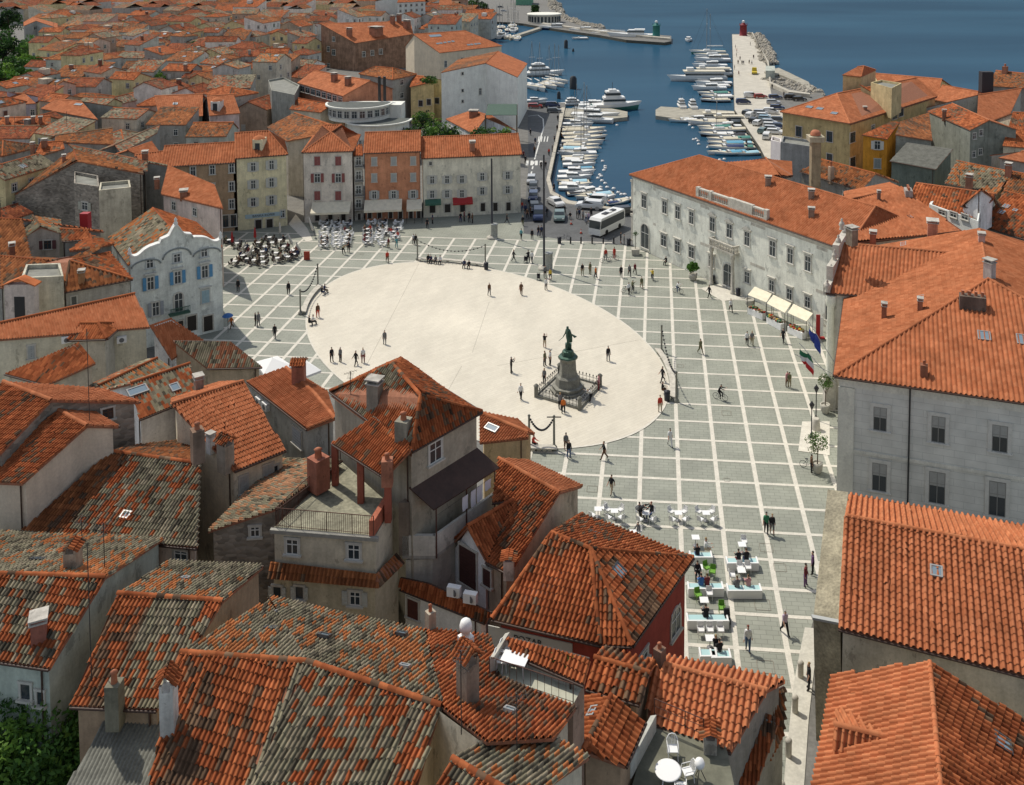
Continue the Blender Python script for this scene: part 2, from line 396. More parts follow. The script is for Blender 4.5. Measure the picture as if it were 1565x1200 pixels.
def gable(a, b, s, F=None, B=None, k='O', kb=None, hipa=False, hipb=False, khip=None, sb=None):
    """a,b world ridge; F/B lists of photo pixels for the eave corner near a and near b (more corners allowed in order a..b)"""
    kb = kb or k; khip = khip or k; out = []; pf = slope_plane(a, b, s, 'F'); pb = slope_plane(a, b, sb or s, 'B')
    isv = lambda q, pl: q if isinstance(q, Vector) else on(pl, *q)
    Fw = [isv(q, pf) for q in F] if F else None; Bw = [isv(q, pb) for q in B] if B else None
    if F is None and Bw: Fw = [mirror(a, b, p) for p in Bw]
    if B is None and Fw: Bw = [mirror(a, b, p) for p in Fw]
    if Fw: out.append(([a]+Fw+[b], k))
    if Bw: out.append(([b]+Bw[::-1]+[a], kb))
    if hipa and Fw and Bw: out.append(([a, Bw[0], Fw[0]], khip))
    if hipb and Fw and Bw: out.append(([b, Fw[-1], Bw[-1]], khip))
    return out
def shed(a, b, s, F, k='O', side='F'):
    pf = slope_plane(a, b, s, side); Fw = [q if isinstance(q, Vector) else on(pf, *q) for q in F]
    return [([a]+Fw+[b], k)]
def hit(h, x, y, walls=False, force=True):
    d = ray(x, y).normalized(); best = None
    if not walls:
        for f in h.faces:
            for t in tessellate_polygon([f]):
                r = intersect_ray_tri(f[t[0]], f[t[1]], f[t[2]], d, C0, True)
                if r is not None and (best is None or (r-C0).length < (best[0]-C0).length): best = (r, f)
        if best is None and force and y > 180:
            f = max(h.faces, key=lambda g: -sum((PR(p)[0]-x)**2+(PR(p)[1]-y)**2 for p in g)/len(g)); n = pnormal(f); t = (f[0]-C0).dot(n)/d.dot(n); best = (C0+d*t, f)
        return best
    for (a, b, za, zb_) in h.walls:
        A, B = a, b; n = V((B-A).y, -(B-A).x, 0)
        if n.length < .01: continue
        n.normalize()
        if n.dot(d) > -.02: continue
        t = (A-C0).dot(n)/d.dot(n); p = C0+d*t; L_ = (B-A).length; s = (p-A).dot((B-A)/L_)
        if -.3 < s < L_+.3 and p.z > a.z-2 and p.z < max(za, zb_)+1 and t > 0 and (best is None or t < best[2]): best = (p, n, t, (B-A).normalized())
    return best
def ridges(h, *pts):
    mb = MB()
    for a, b in zip(pts, pts[1:]): ridge_tiles(mb, a, b, tilemat('O'), 0)
    mb.obj('ridge_tiles', h.roof)
# ---------------------------------------------------------------- windows, chimneys, skylights
WM = {}
def wmeshes(w, h, st, col, shut, sc):
    key = (round(w, 1), round(h, 1), st, col, shut, sc); w, h = max(.3, round(w, 1)), max(.3, round(h, 1))
    if key in WM: return WM[key]
    fr = mat('frame_'+hsh(col), col, .7, noise=.15, scale=3)
    f = MB(); t = .3 if st == 'grey' else .13
    if st == 'arch':
        n = 10; o = []; i_ = []
        for k in range(n+1):
            a = math.pi*k/n; o.append((math.cos(a)*(w/2+t), h/2-w/2+math.sin(a)*(w/2+t))); i_.append((math.cos(a)*w/2, h/2-w/2+math.sin(a)*w/2))
        o = [(w/2+t, -h/2)]+o+[(-w/2-t, -h/2)]; i_ = [(w/2, -h/2)]+i_+[(-w/2, -h/2)]
        vs = [(x, -.09, z) for x, z in o]+[(x, -.09, z) for x, z in i_]+[(x, .05, z) for x, z in o]+[(x, .05, z) for x, z in i_]; m_ = len(o)
        q = []
        for k in range(m_-1): q += [(k, k+1, m_+k+1, m_+k)[::-1], (k, k+1, 2*m_+k+1, 2*m_+k), (m_+k, m_+k+1, 3*m_+k+1, 3*m_+k)[::-1]]
        f.quads(vs, q, fr)
    else:
        for x in (-w/2-t, w/2): f.obox((x, -.08, -h/2), (t,0,0), (0,.13,0), (0,0,h), fr)
        f.obox((-w/2-t-.03, -.10, h/2), (w+2*t+.06,0,0), (0,.15,0), (0,0,t), fr)
        if st == 'cornice': f.obox((-w/2-t-.15, -.3, h/2+t+.22), (w+2*t+.3,0,0), (0,.35,0), (0,0,.14), fr)
        if st == 'pediment': f.poly([V(-w/2-t-.2,-.3,h/2+t+.2), V(w/2+t+.2,-.3,h/2+t+.2), V(0,-.3,h/2+t+.75)], fr); f.obox((-w/2-t-.2, -.3, h/2+t+.1), (w+2*t+.4,0,0), (0,.35,0), (0,0,.12), fr)
    f.obox((-w/2-t-.08, -.2, -h/2-.12), (w+2*t+.16,0,0), (0,.25,0), (0,0,.12), fr)
    pn = MB()
    if st == 'arch':
        n = 10; pn.poly([V(-w/2,-.03,-h/2), V(w/2,-.03,-h/2)]+[V(math.cos(math.pi*k/n)*w/2, -.03, h/2-w/2+math.sin(math.pi*k/n)*w/2) for k in range(n+1)], glass())
    else: pn.poly([V(-w/2,-.03,-h/2), V(w/2,-.03,-h/2), V(w/2,-.03,h/2), V(-w/2,-.03,h/2)], glass())
    sash = mat('sash_white', (.62,.62,.58), .6) if st not in ('dark','grey') else mat('sash_brown', (.09,.05,.03), .6) if st == 'dark' else mat('sash_grey', (.24,.24,.22), .6)
    if w > .5:
        pn.obox((-.03, -.06, -h/2), (.06,0,0), (0,.03,0), (0,0,h), sash)
        for x in (-w/2, w/2-.06): pn.obox((x, -.06, -h/2), (.06,0,0), (0,.025,0), (0,0,h), sash)
        for z in (-h/2, h/2-.07, h*.12): pn.obox((-w/2, -.058, z), (w,0,0), (0,.022,0), (0,0,.06), sash)
    if st == 'grey': pn.obox((-w/2+.05, -.05, h*.05), (w-.1,0,0), (0,.012,0), (0,0,h*.42), mat('roller_blind', (.34,.34,.31), .8, noise=.15))
    sh = None
    if shut:
        sm = mat('shutter_'+hsh(sc), sc, .75, noise=.15, scale=4); sb = MB()
        if shut == 'closed':
            for x in (-w/2, .01): sb.obox((x, -.12, -h/2), (w/2-.01,0,0), (0,.05,0), (0,0,h), sm)
            for k in range(int(h/.22)): sb.obox((-w/2+.05, -.135, -h/2+.08+k*.22), (w-.1,0,0), (0,.03,0), (0,0,.1), sm)
        else:
            sb.obox((0, -.13, -h/2), (w/2,0,0), (0,.05,0), (0,0,h), sm)
            for k in range(int(h/.22)): sb.obox((.05, -.148, -h/2+.08+k*.22), (w/2-.1,0,0), (0,.03,0), (0,0,.1), sm)
        sh = sb.mesh('shutter')
    WM[key] = (f.mesh('window'), pn.mesh('pane'), sh); return WM[key]
def window_at(h, p, n, w, hh, st='plain', col=(.5,.48,.42), shut=None, sc=(.3,.3,.3), name='window', label=None):
    u = V(-n.y, n.x, 0)
    M = Matrix(((u.x, -n.x, 0, p.x), (u.y, -n.y, 0, p.y), (0, 0, 1, p.z), (0, 0, 0, 1)))
    fm, pm, sm = wmeshes(w, hh, st, col, shut, sc)
    o = inst(name, fm, h.root, M)
    if label: o['label'] = label
    c = inst('pane', pm, o, M) if False else bpy.data.objects.new('pane', pm)
    COL.objects.link(c) if c.name not in COL.objects else None
    c.parent = o
    if sm:
        if shut == 'closed': s_ = bpy.data.objects.new('shutter', sm); COL.objects.link(s_); s_.parent = o
        else:
            for k in (1, -1):
                s_ = bpy.data.objects.new('shutter', sm); COL.objects.link(s_); s_.parent = o
                s_.location = (w/2+.1 if k > 0 else -w/2-.1-w/2, 0, 0)
    return o
def win(h, x, y, wpx=None, hpx=None, w=None, hh=None, **kw):
    r = hit(h, x, y, True)
    if r is None: return None
    p, n, t, e = r; k = FPX/(p.y)
    if wpx:
        cosv = abs(e.x - e.y*(p.x/p.y)); w = wpx/k/max(.15, cosv)
    if hpx: hh = hpx/k
    return window_at(h, p, n, w, hh, **kw)
def winrow(h, a, b, n, wpx=None, hpx=None, skip=(), **kw):
    for i in range(n):
        if i in skip: continue
        t = i/(n-1) if n > 1 else 0
        win(h, a[0]+(b[0]-a[0])*t, a[1]+(b[1]-a[1])*t, wpx, hpx, **kw)
def chimney(h, x, y, wpx, hpx, st='slab', col=(.26,.12,.075), name='chimney', force=True):
    r = hit(h, x, y, False, force)
    if r is None: return None
    p = r[0]; k = FPX/p.y; w = max(.35, wpx/k); H_ = max(.5, hpx/k); mb = MB(); m_ = plaster(col, .45)
    e = r[1][1]-r[1][0]; rz = math.atan2(e.y, e.x)
    if st == 'pot':
        mb.box((p.x, p.y, p.z-.6), w, w, H_*.75+.6, m_, rz)
        mb.lathe((p.x, p.y, p.z+H_*.75), [(w*.24,0),(w*.2,H_*.22),(w*.28,H_*.24),(w*.06,H_*.3)], mat('clay_pot', (.4,.15,.08), .8, noise=.2), 8)
    elif st == 'pipe':
        mb.lathe((p.x, p.y, p.z-.3), [(w*.5,0),(w*.5,H_+.1),(w*.8,H_+.12),(w*.1,H_+.4)], mat('zinc', (.3,.31,.3), .5, .3), 8)
    elif st == 'dome':
        mb.box((p.x, p.y, p.z-.5), w*.95, w*.95, H_*.35+.5, WHITE(), rz)
        mb.lathe((p.x, p.y, p.z+H_*.35), [(w*.36,0),(w*.36,H_*.22),(w*.5,H_*.24),(w*.5,H_*.42),(w*.4,H_*.58),(w*.2,H_*.66),(.02,H_*.68)], WHITE(), 14)
    elif st == 'tile':
        mb.box((p.x, p.y, p.z-.6), w, w*.8, H_*.72+.6, m_, rz)
        z = p.z+H_*.72
        for a, b in ((-1,-1),(1,-1),(1,1),(-1,1)):
            q = V(a*(w/2-.06), b*(w*.4-.06), 0); q = V(q.x*math.cos(rz)-q.y*math.sin(rz), q.x*math.sin(rz)+q.y*math.cos(rz), 0)
            mb.box((p.x+q.x, p.y+q.y, z), .1, .1, H_*.12, m_, rz)
        ux = V(math.cos(rz), math.sin(rz), 0); uy = V(-ux.y, ux.x, 0); c = V(p.x, p.y, z+H_*.12)
        r0 = c+V(0,0,H_*.2); f = [([c-ux*w*.65-uy*w*.6, c+ux*w*.65-uy*w*.6, r0+ux*w*.65, r0-ux*w*.65]), ([c+ux*w*.65+uy*w*.6, c-ux*w*.65+uy*w*.6, r0-ux*w*.65, r0+ux*w*.65])]
        for g in f:
            mb.poly(g, tilemat('O')); mb.poly(g[::-1], tilemat('O')); tile_face(mb, g, tilemat('O'), min(h.lod, 1), .2, .3)
    elif st == 'multi':
        mb.box((p.x, p.y, p.z-.6), w, w*.45, H_*.8+.6, m_, rz)
        nn = max(2, int(w/.5))
        for i in range(nn):
            t = (i+.5)/nn-.5; mb.lathe((p.x+math.cos(rz)*w*t, p.y+math.sin(rz)*w*t, p.z+H_*.8), [(.16,0),(.14,.35),(.18,.4)], mat('clay_pot', (.4,.15,.08), .8, noise=.2), 6)
    else:
        mb.box((p.x, p.y, p.z-.6), w, w*.85, H_*.82+.6, m_, rz); z = p.z+H_*.82
        mb.box((p.x, p.y, z), w*1.2, w*1.05, .08, plaster((.34,.32,.28), .4), rz)
        for a in (-1, 1): mb.box((p.x+a*math.cos(rz)*w*.4, p.y+a*math.sin(rz)*w*.4, z+.08), .12, w*.75, H_*.12, m_, rz)
        mb.box((p.x, p.y, z+.08+H_*.12), w*1.25, w*1.1, .09, plaster((.34,.32,.28), .4) if st == 'slab' else mat('clay_pot', (.4,.15,.08), .8), rz)
    o = mb.obj(name, h.roof); return o
def skylight(h, x, y, wpx, hpx, col=(.16,.22,.26), white=True):
    r = hit(h, x, y)
    if r is None: return
    p, f = r; n = pnormal(f); n = n if n.z > 0 else -n
    dn = (V(0,0,-1)+n*n.z).normalized(); u = n.cross(dn).normalized()
    k = FPX/p.y; w = wpx/k; hh = w*1.4 if hpx is None else hpx/k
    mb = MB(); fm = mat('skylight_frame', (.30,.30,.29), .4, .2) if white else mat('dark_frame', (.06,.06,.06), .5)
    for s, g in ((-1, 1), (1, -1)): mb.obox(p+u*(s*w/2)-dn*hh/2+n*.02, u*g*.09, dn*hh, n*.14, fm)
    for s, g in ((-1, 1), (1, -1)): mb.obox(p+dn*(s*hh/2)-u*w/2+n*.02, dn*g*.09, u*w, n*.139, fm)
    fr = mb.obj('skylight', h.roof)
    g = MB(); g.poly([p-u*w/2-dn*hh/2+n*.12, p-u*w/2+dn*hh/2+n*.12, p+u*w/2+dn*hh/2+n*.12, p+u*w/2-dn*hh/2+n*.12], glass_light())
    # glazing joins the same part mesh, roof > skylight is the deepest level
    me = g.mesh('glazing', wloc(fr)); bm_join(fr, me)
def bm_join(o, me):
    import bmesh
    bm = bmesh.new(); bm.from_mesh(o.data); n = len(o.data.materials); k = len(bm.faces)
    for m_ in me.materials: o.data.materials.append(m_)
    bm.from_mesh(me); bm.faces.ensure_lookup_table()
    for i in range(k, len(bm.faces)): bm.faces[i].material_index += n
    bm.to_mesh(o.data); bm.free()
def antenna(h, x, y, hpx, bars=True):
    r = hit(h, x, y)
    if r is None: return
    p = r[0]; k = FPX/p.y; H_ = hpx/k; mb = MB(); m_ = mat('aerial_metal', (.05,.045,.04), .5)
    mb.tube([p-V(0,0,.3), p+V(0,0,H_)], .025 if p.y < 100 else .04, m_, 5)
    if bars:
        a = random.uniform(0, 3)
        for i, zf in enumerate((.95, .8)):
            q = p+V(0,0,H_*zf); d = V(math.cos(a+i), math.sin(a+i), 0); e = V(-d.y, d.x, 0)
            mb.tube([q-d*.5, q+d*.5], .015, m_, 4)
            for t in (-.4,-.2,0,.2,.4): mb.tube([q+d*t-e*.22, q+d*t+e*.22], .01, m_, 4)
    return mb.obj('antenna', h.roof)
# ================================================================ light and sky
SUN_EL = math.radians(57); SX, SY = -.75, .66           # the sun stands beyond the harbour to the left
w = bpy.data.worlds.new('World'); SC.world = w; w.use_nodes = True
wn = w.node_tree.nodes; wl = w.node_tree.links; bg = wn['Background']
st = wn.new('ShaderNodeTexSky'); st.sky_type = 'NISHITA'; st.sun_disc = False; st.sun_elevation = SUN_EL
st.sun_rotation = math.atan2(SX, SY); st.air_density = 1.0; st.dust_density = 1.2; st.altitude = 30
hs = wn.new('ShaderNodeHueSaturation'); hs.inputs['Saturation'].default_value = .55; wl.new(st.outputs[0], hs.inputs['Color']); wl.new(hs.outputs[0], bg.inputs[0]); bg.inputs[1].default_value = .15
sl = bpy.data.lights.new('sun', 'SUN'); so = bpy.data.objects.new('sun', sl); COL.objects.link(so)
sl.energy = 3.8; sl.angle = math.radians(.55); sl.color = (1, .93, .82)
dirv = V(SX*math.cos(SUN_EL), SY*math.cos(SUN_EL), math.sin(SUN_EL))
so.rotation_euler = dirv.to_track_quat('Z', 'Y').to_euler(); so.location = (-200, 200, 300)
SC.view_settings.view_transform = 'Standard'; SC.view_settings.look = 'None'; SC.view_settings.exposure = 0.0
SC.cycles.max_bounces = 5; SC.cycles.diffuse_bounces = 3; SC.cycles.glossy_bounces = 2; SC.cycles.transparent_max_bounces = 6
def struct(o): o['kind'] = 'structure'; return o
# ================================================================ sea, land
def watermat():
    m, N, L, b = nmat('sea_water'); b.inputs['Roughness'].default_value = .25; b.inputs['Specular IOR Level'].default_value = .05
    tc = N.new('ShaderNodeTexCoord'); mp = N.new('ShaderNodeMapping'); mp.inputs['Scale'].default_value = (.35, 1, 1); mp.inputs['Rotation'].default_value = (0, 0, .15); L.new(tc.outputs['Object'], mp.inputs[0])
    a = N.new('ShaderNodeTexNoise'); a.inputs['Scale'].default_value = .55; a.inputs['Detail'].default_value = 5; a.inputs['Roughness'].default_value = .6; L.new(mp.outputs[0], a.inputs['Vector'])
    c = N.new('ShaderNodeTexNoise'); c.inputs['Scale'].default_value = .012; c.inputs['Detail'].default_value = 4; L.new(mp.outputs[0], c.inputs['Vector'])
    cr = N.new('ShaderNodeValToRGB'); cr.color_ramp.elements[0].position = .35; cr.color_ramp.elements[0].color = (.016,.053,.094,1); cr.color_ramp.elements[1].position = .68; cr.color_ramp.elements[1].color = (.026,.078,.128,1)
    L.new(c.outputs[0], cr.inputs[0]); L.new(cr.outputs[0], b.inputs['Base Color'])
    bp = N.new('ShaderNodeBump'); bp.inputs['Strength'].default_value = .5; bp.inputs['Distance'].default_value = .18; L.new(a.outputs[0], bp.inputs['Height']); L.new(bp.outputs[0], b.inputs['Normal'])
    df = N.new('ShaderNodeBsdfDiffuse'); gl = N.new('ShaderNodeBsdfGlossy'); gl.inputs['Roughness'].default_value = .12; mx = N.new('ShaderNodeMixShader'); mx.inputs[0].default_value = .07
    L.new(cr.outputs[0], df.inputs[0]); L.new(bp.outputs[0], df.inputs['Normal']); L.new(bp.outputs[0], gl.inputs['Normal']); L.new(df.outputs[0], mx.inputs[1]); L.new(gl.outputs[0], mx.inputs[2]); L.new(mx.outputs[0], N['Material Output'].inputs[0])
    return m
mb = MB(); Z = -1.4
mb.poly([V(-3000,-200,Z), V(6000,-200,Z), V(9000,9000,Z), V(-6000,9000,Z)], watermat())
sea = struct(mb.obj('sea')); sea['label'] = 'blue sea water filling the harbour and the bay beyond'
asph = mat('asphalt', (.105,.108,.108), .9, noise=.25, scale=.4, noise2=.12)
groundm = mat('street_paving', (.16,.155,.14), .9, noise=.3, scale=.6, noise2=.15)
def land(pts, name, mt, z=0.0, depth=4, skirt=None):
    mb = MB(); q = [P(x, y, 0) if not isinstance((x), Vector) else x for x, y in pts]; q = [V(a.x, a.y, z) for a in q]
    if sum((q[i].x*q[(i+1)%len(q)].y-q[(i+1)%len(q)].x*q[i].y) for i in range(len(q))) < 0: q.reverse()
    tris = tessellate_polygon([q]); me_v = [tuple(p) for p in q]
    mb.quads(me_v, [tuple(t) if (q[t[1]]-q[t[0]]).cross(q[t[2]]-q[t[0]]).z > 0 else tuple(t[::-1]) for t in tris], mt)
    n = len(q); vs = me_v+[(p.x, p.y, z-depth) for p in q]
    mb.quads(vs, [(i, n+i, n+(i+1)%n, (i+1)%n) for i in range(n)], skirt or mt)
    return struct(mb.obj(name))
quay = mat('quay_stone', (.42,.39,.32), .9, noise=.3, scale=.5, noise2=.15)
quayw = mat('wet_quay_wall', (.085,.08,.06), .8, noise=.4, scale=.8)
LAND = [(-4200,2500),(-2600,-30),(-900,-62),(600,-55),(800,-30),(838,-8),(846,12),(853,24),(872,34),(905,42),(950,48),(1026,55),(1026,63),(1015,65),(957,61),(918,54),(875,48),(828,41),(800,36),(775,34),(735,33),(690,44),(660,62),(700,110),(790,157),(864,157),
        (864,164),(841,273),(846,292),(870,306),(964,321),(1050,300),(1172,246),(1161,225),(1122,168),(1118.5,52),(1150,52),(1172,100),(1205,110),(1238,128),(1262,150),(1300,150),(1700,138),(2600,150),(4200,300),(4200,2500)]
ground = land(LAND, 'ground', groundm, 0, 4, quayw)
# stone quay top beside the water and the pier deck
def sheet(name, pts, mt, z): 
    mb = MB(); q = [V(a.x, a.y, z) for a in (P(x, y, 0) for x, y in pts)]
    if sum((q[i].x*q[(i+1)%len(q)].y-q[(i+1)%len(q)].x*q[i].y) for i in range(len(q))) < 0: q.reverse()
    mb.quads([tuple(p) for p in q], [tuple(t) if (q[t[1]]-q[t[0]]).cross(q[t[2]]-q[t[0]]).z > 0 else tuple(t[::-1]) for t in tessellate_polygon([q])], mt)
    return struct(mb.obj(name))
sheet('pier_deck', [(1119,53),(1149,53),(1171,101),(1180,150),(1200,180),(1240,240),(1172,246),(1161.5,225),(1123,168)], mat('pier_concrete', (.46,.43,.36), .9, noise=.2, scale=.3, noise2=.1), .02)
sheet('quay_edge', [(835,275),(854,190),(856,164),(863.6,164.5),(840.6,273),(845.5,292.5),(869,306.5),(963,321.5),(962,325),(866,311),(841,296)], quay, .02)
road = sheet('harbour_road', [(800,345),(808,250),(806,160),(856,160),(853,190),(834,275),(840,297),(865,312),(968,327),(966,376),(905,372),(870,368),(800,357)], asph, .03)
# ================================================================ the square
ga = math.atan2((1004-CX)/FPX, 1); G = V(math.sin(ga), math.cos(ga), 0); NN = V(G.y, -G.x, 0)
def sq(n, g, z=0): return NN*n+G*g+V(0,0,z)
def pavemat():
    m, N, L, b = nmat('square_paving'); b.inputs['Roughness'].default_value = .75
    tc = N.new('ShaderNodeTexCoord'); mp = N.new('ShaderNodeMapping'); mp.inputs['Rotation'].default_value = (0,0,ga); L.new(tc.outputs['Object'], mp.inputs[0])
    br = N.new('ShaderNodeTexBrick'); br.inputs['Scale'].default_value = 1; br.inputs['Brick Width'].default_value = .9; br.inputs['Row Height'].default_value = .45; br.inputs['Mortar Size'].default_value = .02
    br.inputs['Color1'].default_value = (.240,.252,.205,1); br.inputs['Color2'].default_value = (.268,.278,.228,1); br.inputs['Mortar'].default_value = (.155,.16,.13,1); L.new(mp.outputs[0], br.inputs['Vector'])
    n = N.new('ShaderNodeTexNoise'); n.inputs['Scale'].default_value = .25; n.inputs['Detail'].default_value = 8; n.inputs['Roughness'].default_value = .65; L.new(tc.outputs['Object'], n.inputs['Vector'])
    mr = N.new('ShaderNodeMapRange'); mr.inputs[1].default_value = .3; mr.inputs[2].default_value = .7; mr.inputs[3].default_value = .80; mr.inputs[4].default_value = 1.12; L.new(n.outputs[0], mr.inputs[0])
    sc = N.new('ShaderNodeVectorMath'); sc.operation = 'SCALE'; L.new(br.outputs[0], sc.inputs[0]); L.new(mr.outputs[0], sc.inputs['Scale']); L.new(sc.outputs[0], b.inputs['Base Color'])
    return m
def ovalmat():
    m, N, L, b = nmat('oval_paving'); b.inputs['Roughness'].default_value = .6
    tc = N.new('ShaderNodeTexCoord'); mp = N.new('ShaderNodeMapping'); mp.inputs['Rotation'].default_value = (0,0,ga-.75); L.new(tc.outputs['Object'], mp.inputs[0])
    br = N.new('ShaderNodeTexBrick'); br.inputs['Scale'].default_value = 1; br.inputs['Brick Width'].default_value = 1.2; br.inputs['Row Height'].default_value = .4; br.inputs['Mortar Size'].default_value = .01
    br.inputs['Color1'].default_value = (.55,.505,.405,1); br.inputs['Color2'].default_value = (.59,.545,.44,1); br.inputs['Mortar'].default_value = (.42,.37,.29,1); L.new(mp.outputs[0], br.inputs['Vector'])
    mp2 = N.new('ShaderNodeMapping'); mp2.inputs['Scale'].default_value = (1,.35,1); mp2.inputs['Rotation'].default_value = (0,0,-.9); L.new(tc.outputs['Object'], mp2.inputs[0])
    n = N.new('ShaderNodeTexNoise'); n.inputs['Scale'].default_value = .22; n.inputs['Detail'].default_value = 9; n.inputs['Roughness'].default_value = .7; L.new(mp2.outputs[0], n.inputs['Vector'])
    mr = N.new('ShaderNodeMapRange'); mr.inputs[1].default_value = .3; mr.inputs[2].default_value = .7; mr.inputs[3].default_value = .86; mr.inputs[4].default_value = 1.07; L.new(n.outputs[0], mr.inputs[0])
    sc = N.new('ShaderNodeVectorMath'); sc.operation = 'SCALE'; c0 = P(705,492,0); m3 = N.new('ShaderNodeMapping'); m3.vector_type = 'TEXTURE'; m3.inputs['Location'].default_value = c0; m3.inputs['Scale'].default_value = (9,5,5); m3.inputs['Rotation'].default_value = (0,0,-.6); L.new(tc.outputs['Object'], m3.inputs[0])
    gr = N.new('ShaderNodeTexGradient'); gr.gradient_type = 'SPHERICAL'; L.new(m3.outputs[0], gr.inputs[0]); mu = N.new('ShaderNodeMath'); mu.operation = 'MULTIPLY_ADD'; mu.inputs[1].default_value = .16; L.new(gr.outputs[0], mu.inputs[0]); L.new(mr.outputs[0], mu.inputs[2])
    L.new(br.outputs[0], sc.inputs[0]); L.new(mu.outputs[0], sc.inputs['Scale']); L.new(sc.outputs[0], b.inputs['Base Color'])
    return m
line = mat('white_stone_band', (.58,.55,.47), .7, noise=.15, scale=1.2, noise2=.1)
SQ = [(300,420),(345,350),(455,343),(470,338),(650,330),(800,318),(810,352),(905,366),(968,377),(1274,515),(1290,600),(1290,760),(1240,960),(1200,1215),(900,1215),(900,900),(700,600),(480,600),(300,520)]
sheet('square_paving', SQ, pavemat(), .02)
gs = [49.8,53.3,56.8,60.3,63.8,67.2,70.1,73.5,77,80.5,84.1,87.6,91.1,94.7,98.3,101.9,105.5,109.2,112.9,116.4,120.3,124.2,128.1,131.9,135.6,139.3,143,147,150.8]
ns = [-1.3+3.56*k for k in range(-19, 10)]
mb = MB()
sqw = [P(x, y, 0) for x, y in SQ]; pn = [(q.dot(NN), q.dot(G)) for q in sqw]
for g in gs:
    for a, b in pip_intervals([(q[1], q[0]) for q in pn], g): mb.poly([sq(a, g-.17, .04), sq(b, g-.17, .04), sq(b, g+.17, .04), sq(a, g+.17, .04)], line)
for n in ns:
    for a, b in pip_intervals(pn, n):
        if b > 150.8: b = 150.8
        if b > a: mb.poly([sq(n-.2, a, .045), sq(n+.2, a, .045), sq(n+.2, b, .045), sq(n-.2, b, .045)], line)
struct(mb.obj('paving_bands'))
EC = sq(-22.87, 113.63); e1 = (NN*.6774-G*.7356).normalized(); e2 = (NN*-.7356-G*.6774).normalized()
def ell(t, k=1.0, z=0): return EC+e1*(30.28*k*math.cos(t))+e2*(18.27*k*math.sin(t))+V(0,0,z)
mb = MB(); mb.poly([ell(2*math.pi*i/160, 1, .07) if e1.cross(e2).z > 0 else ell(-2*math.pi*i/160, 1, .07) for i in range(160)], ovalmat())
n = 160; r0 = [tuple(ell(2*math.pi*i/n, 1, .075)) for i in range(n)]; r1 = [tuple(ell(2*math.pi*i/n, .992, .075)) for i in range(n)]
mb.quads(r0+r1, [(i, (i+1)%n, n+(i+1)%n, n+i)[::(1 if e1.cross(e2).z > 0 else -1)] for i in range(n)], line)
struct(mb.obj('oval_plaza'))
mb = MB(); dm = mat('joint_dark', (.22,.20,.16), .9)
def thin(a, b, z, w_=.05): mb.obox(a+V(0,0,z), b-a, (b-a).normalized().cross(V(0,0,1))*w_, V(0,0,.004), dm)
for a, b in (((748,462),(722,540)),((706,560),(662,640)),((640,404),(560,560)),((980,520),(760,560))): thin(P(*a,0), P(*b,0), .072, .03)
struct(mb.obj('drain_joints'))
mb = MB(); mr2 = random.Random(5)
for x, y, s in ((1110,632,.9),(905,748,.9),(1171,838,1),(1165,925,1.1),(1170,1020,1.1),(1192,868,.9),(1040,560,.7),(655,388,.6),(420,470,.7),(1111,734,.5),(960,395,.6),(1060,500,.7),(553,389,.5)):
    c = P(x, y, 0); u = NN*s/2; v = G*s/2
    for a, b in ((c-u-v,c+u-v),(c+u-v,c+u+v),(c+u+v,c-u+v),(c-u+v,c-u-v)): thin(a, b, .05, .04)
struct(mb.obj('manhole_covers'))
# white carpet-like stone slab before the town hall, white walkway along the right
sheet('entrance_slab', [(1226,645),(1268,645),(1268,697),(1220,690)], line, .06)
sheet('palace_step', [(1070,441),(1108,433),(1142,456),(1104,461)], line, .06)
sheet('white_walkway', [(1230,960),(1251,962),(1236,1100),(1228,1215),(1196,1215),(1213,1045)], mat('walkway_stone', (.50,.48,.41), .8, noise=.2, scale=.8, noise2=.1), .06)
sheet('pale_alley_paving', [(441,343),(452,328),(470,350),(478,368),(468,370)], line, .06)
# road paint: centre line, edge line, zebra crossing
pm = mat('road_paint', (.62,.62,.58), .7, noise=.2, scale=3); mb = MB()
def stripe(pts, wd, z=.055, dash=None):
    q = [P(x, y, 0) for x, y in pts]; acc = 0
    for a, b in zip(q, q[1:]):
        d = (b-a); L_ = d.length; d.normalize(); s = V(-d.y, d.x, 0)*wd/2; t = 0
        while t < L_:
            e = min(L_, t+(dash or L_)); 
            mb.poly([a+d*t-s+V(0,0,z), a+d*t+s+V(0,0,z), a+d*e+s+V(0,0,z), a+d*e-s+V(0,0,z)][::-1], pm); t = e+(dash*.8 if dash else 0)
stripe([(807,178),(822,176),(830,182),(831,195),(825,215),(818,240)], .3)
stripe([(818,240),(812,265),(811,280),(817,291),(826,299)], .3, dash=2.5)
for k in range(4):
    x = 804+k*7; q = [(x,246),(x+4,246),(x+3.6,253),(x-.6,253)]; mb.poly([P(a, b, 0)+V(0,0,.05) for a, b in q][::-1], pm)
for k in range(4):
    x = 824+k*4.5; stripe([(x,209),(x-1.5,217)], .25)
struct(mb.obj('road_markings'))
# ================================================================ colours
BEIGE=(.44,.38,.28); CREAM=(.54,.48,.36); PINK=(.46,.38,.31); ORANGEW=(.46,.20,.10); GREYW=(.27,.26,.23); GREYB=(.20,.20,.18); YELLOW=(.50,.40,.20); OCHRE=(.46,.21,.03); BROWNW=(.28,.20,.13); WHITEW=(.60,.59,.54); GREENG=(.25,.28,.23); RED=(.21,.042,.03)
H = {}
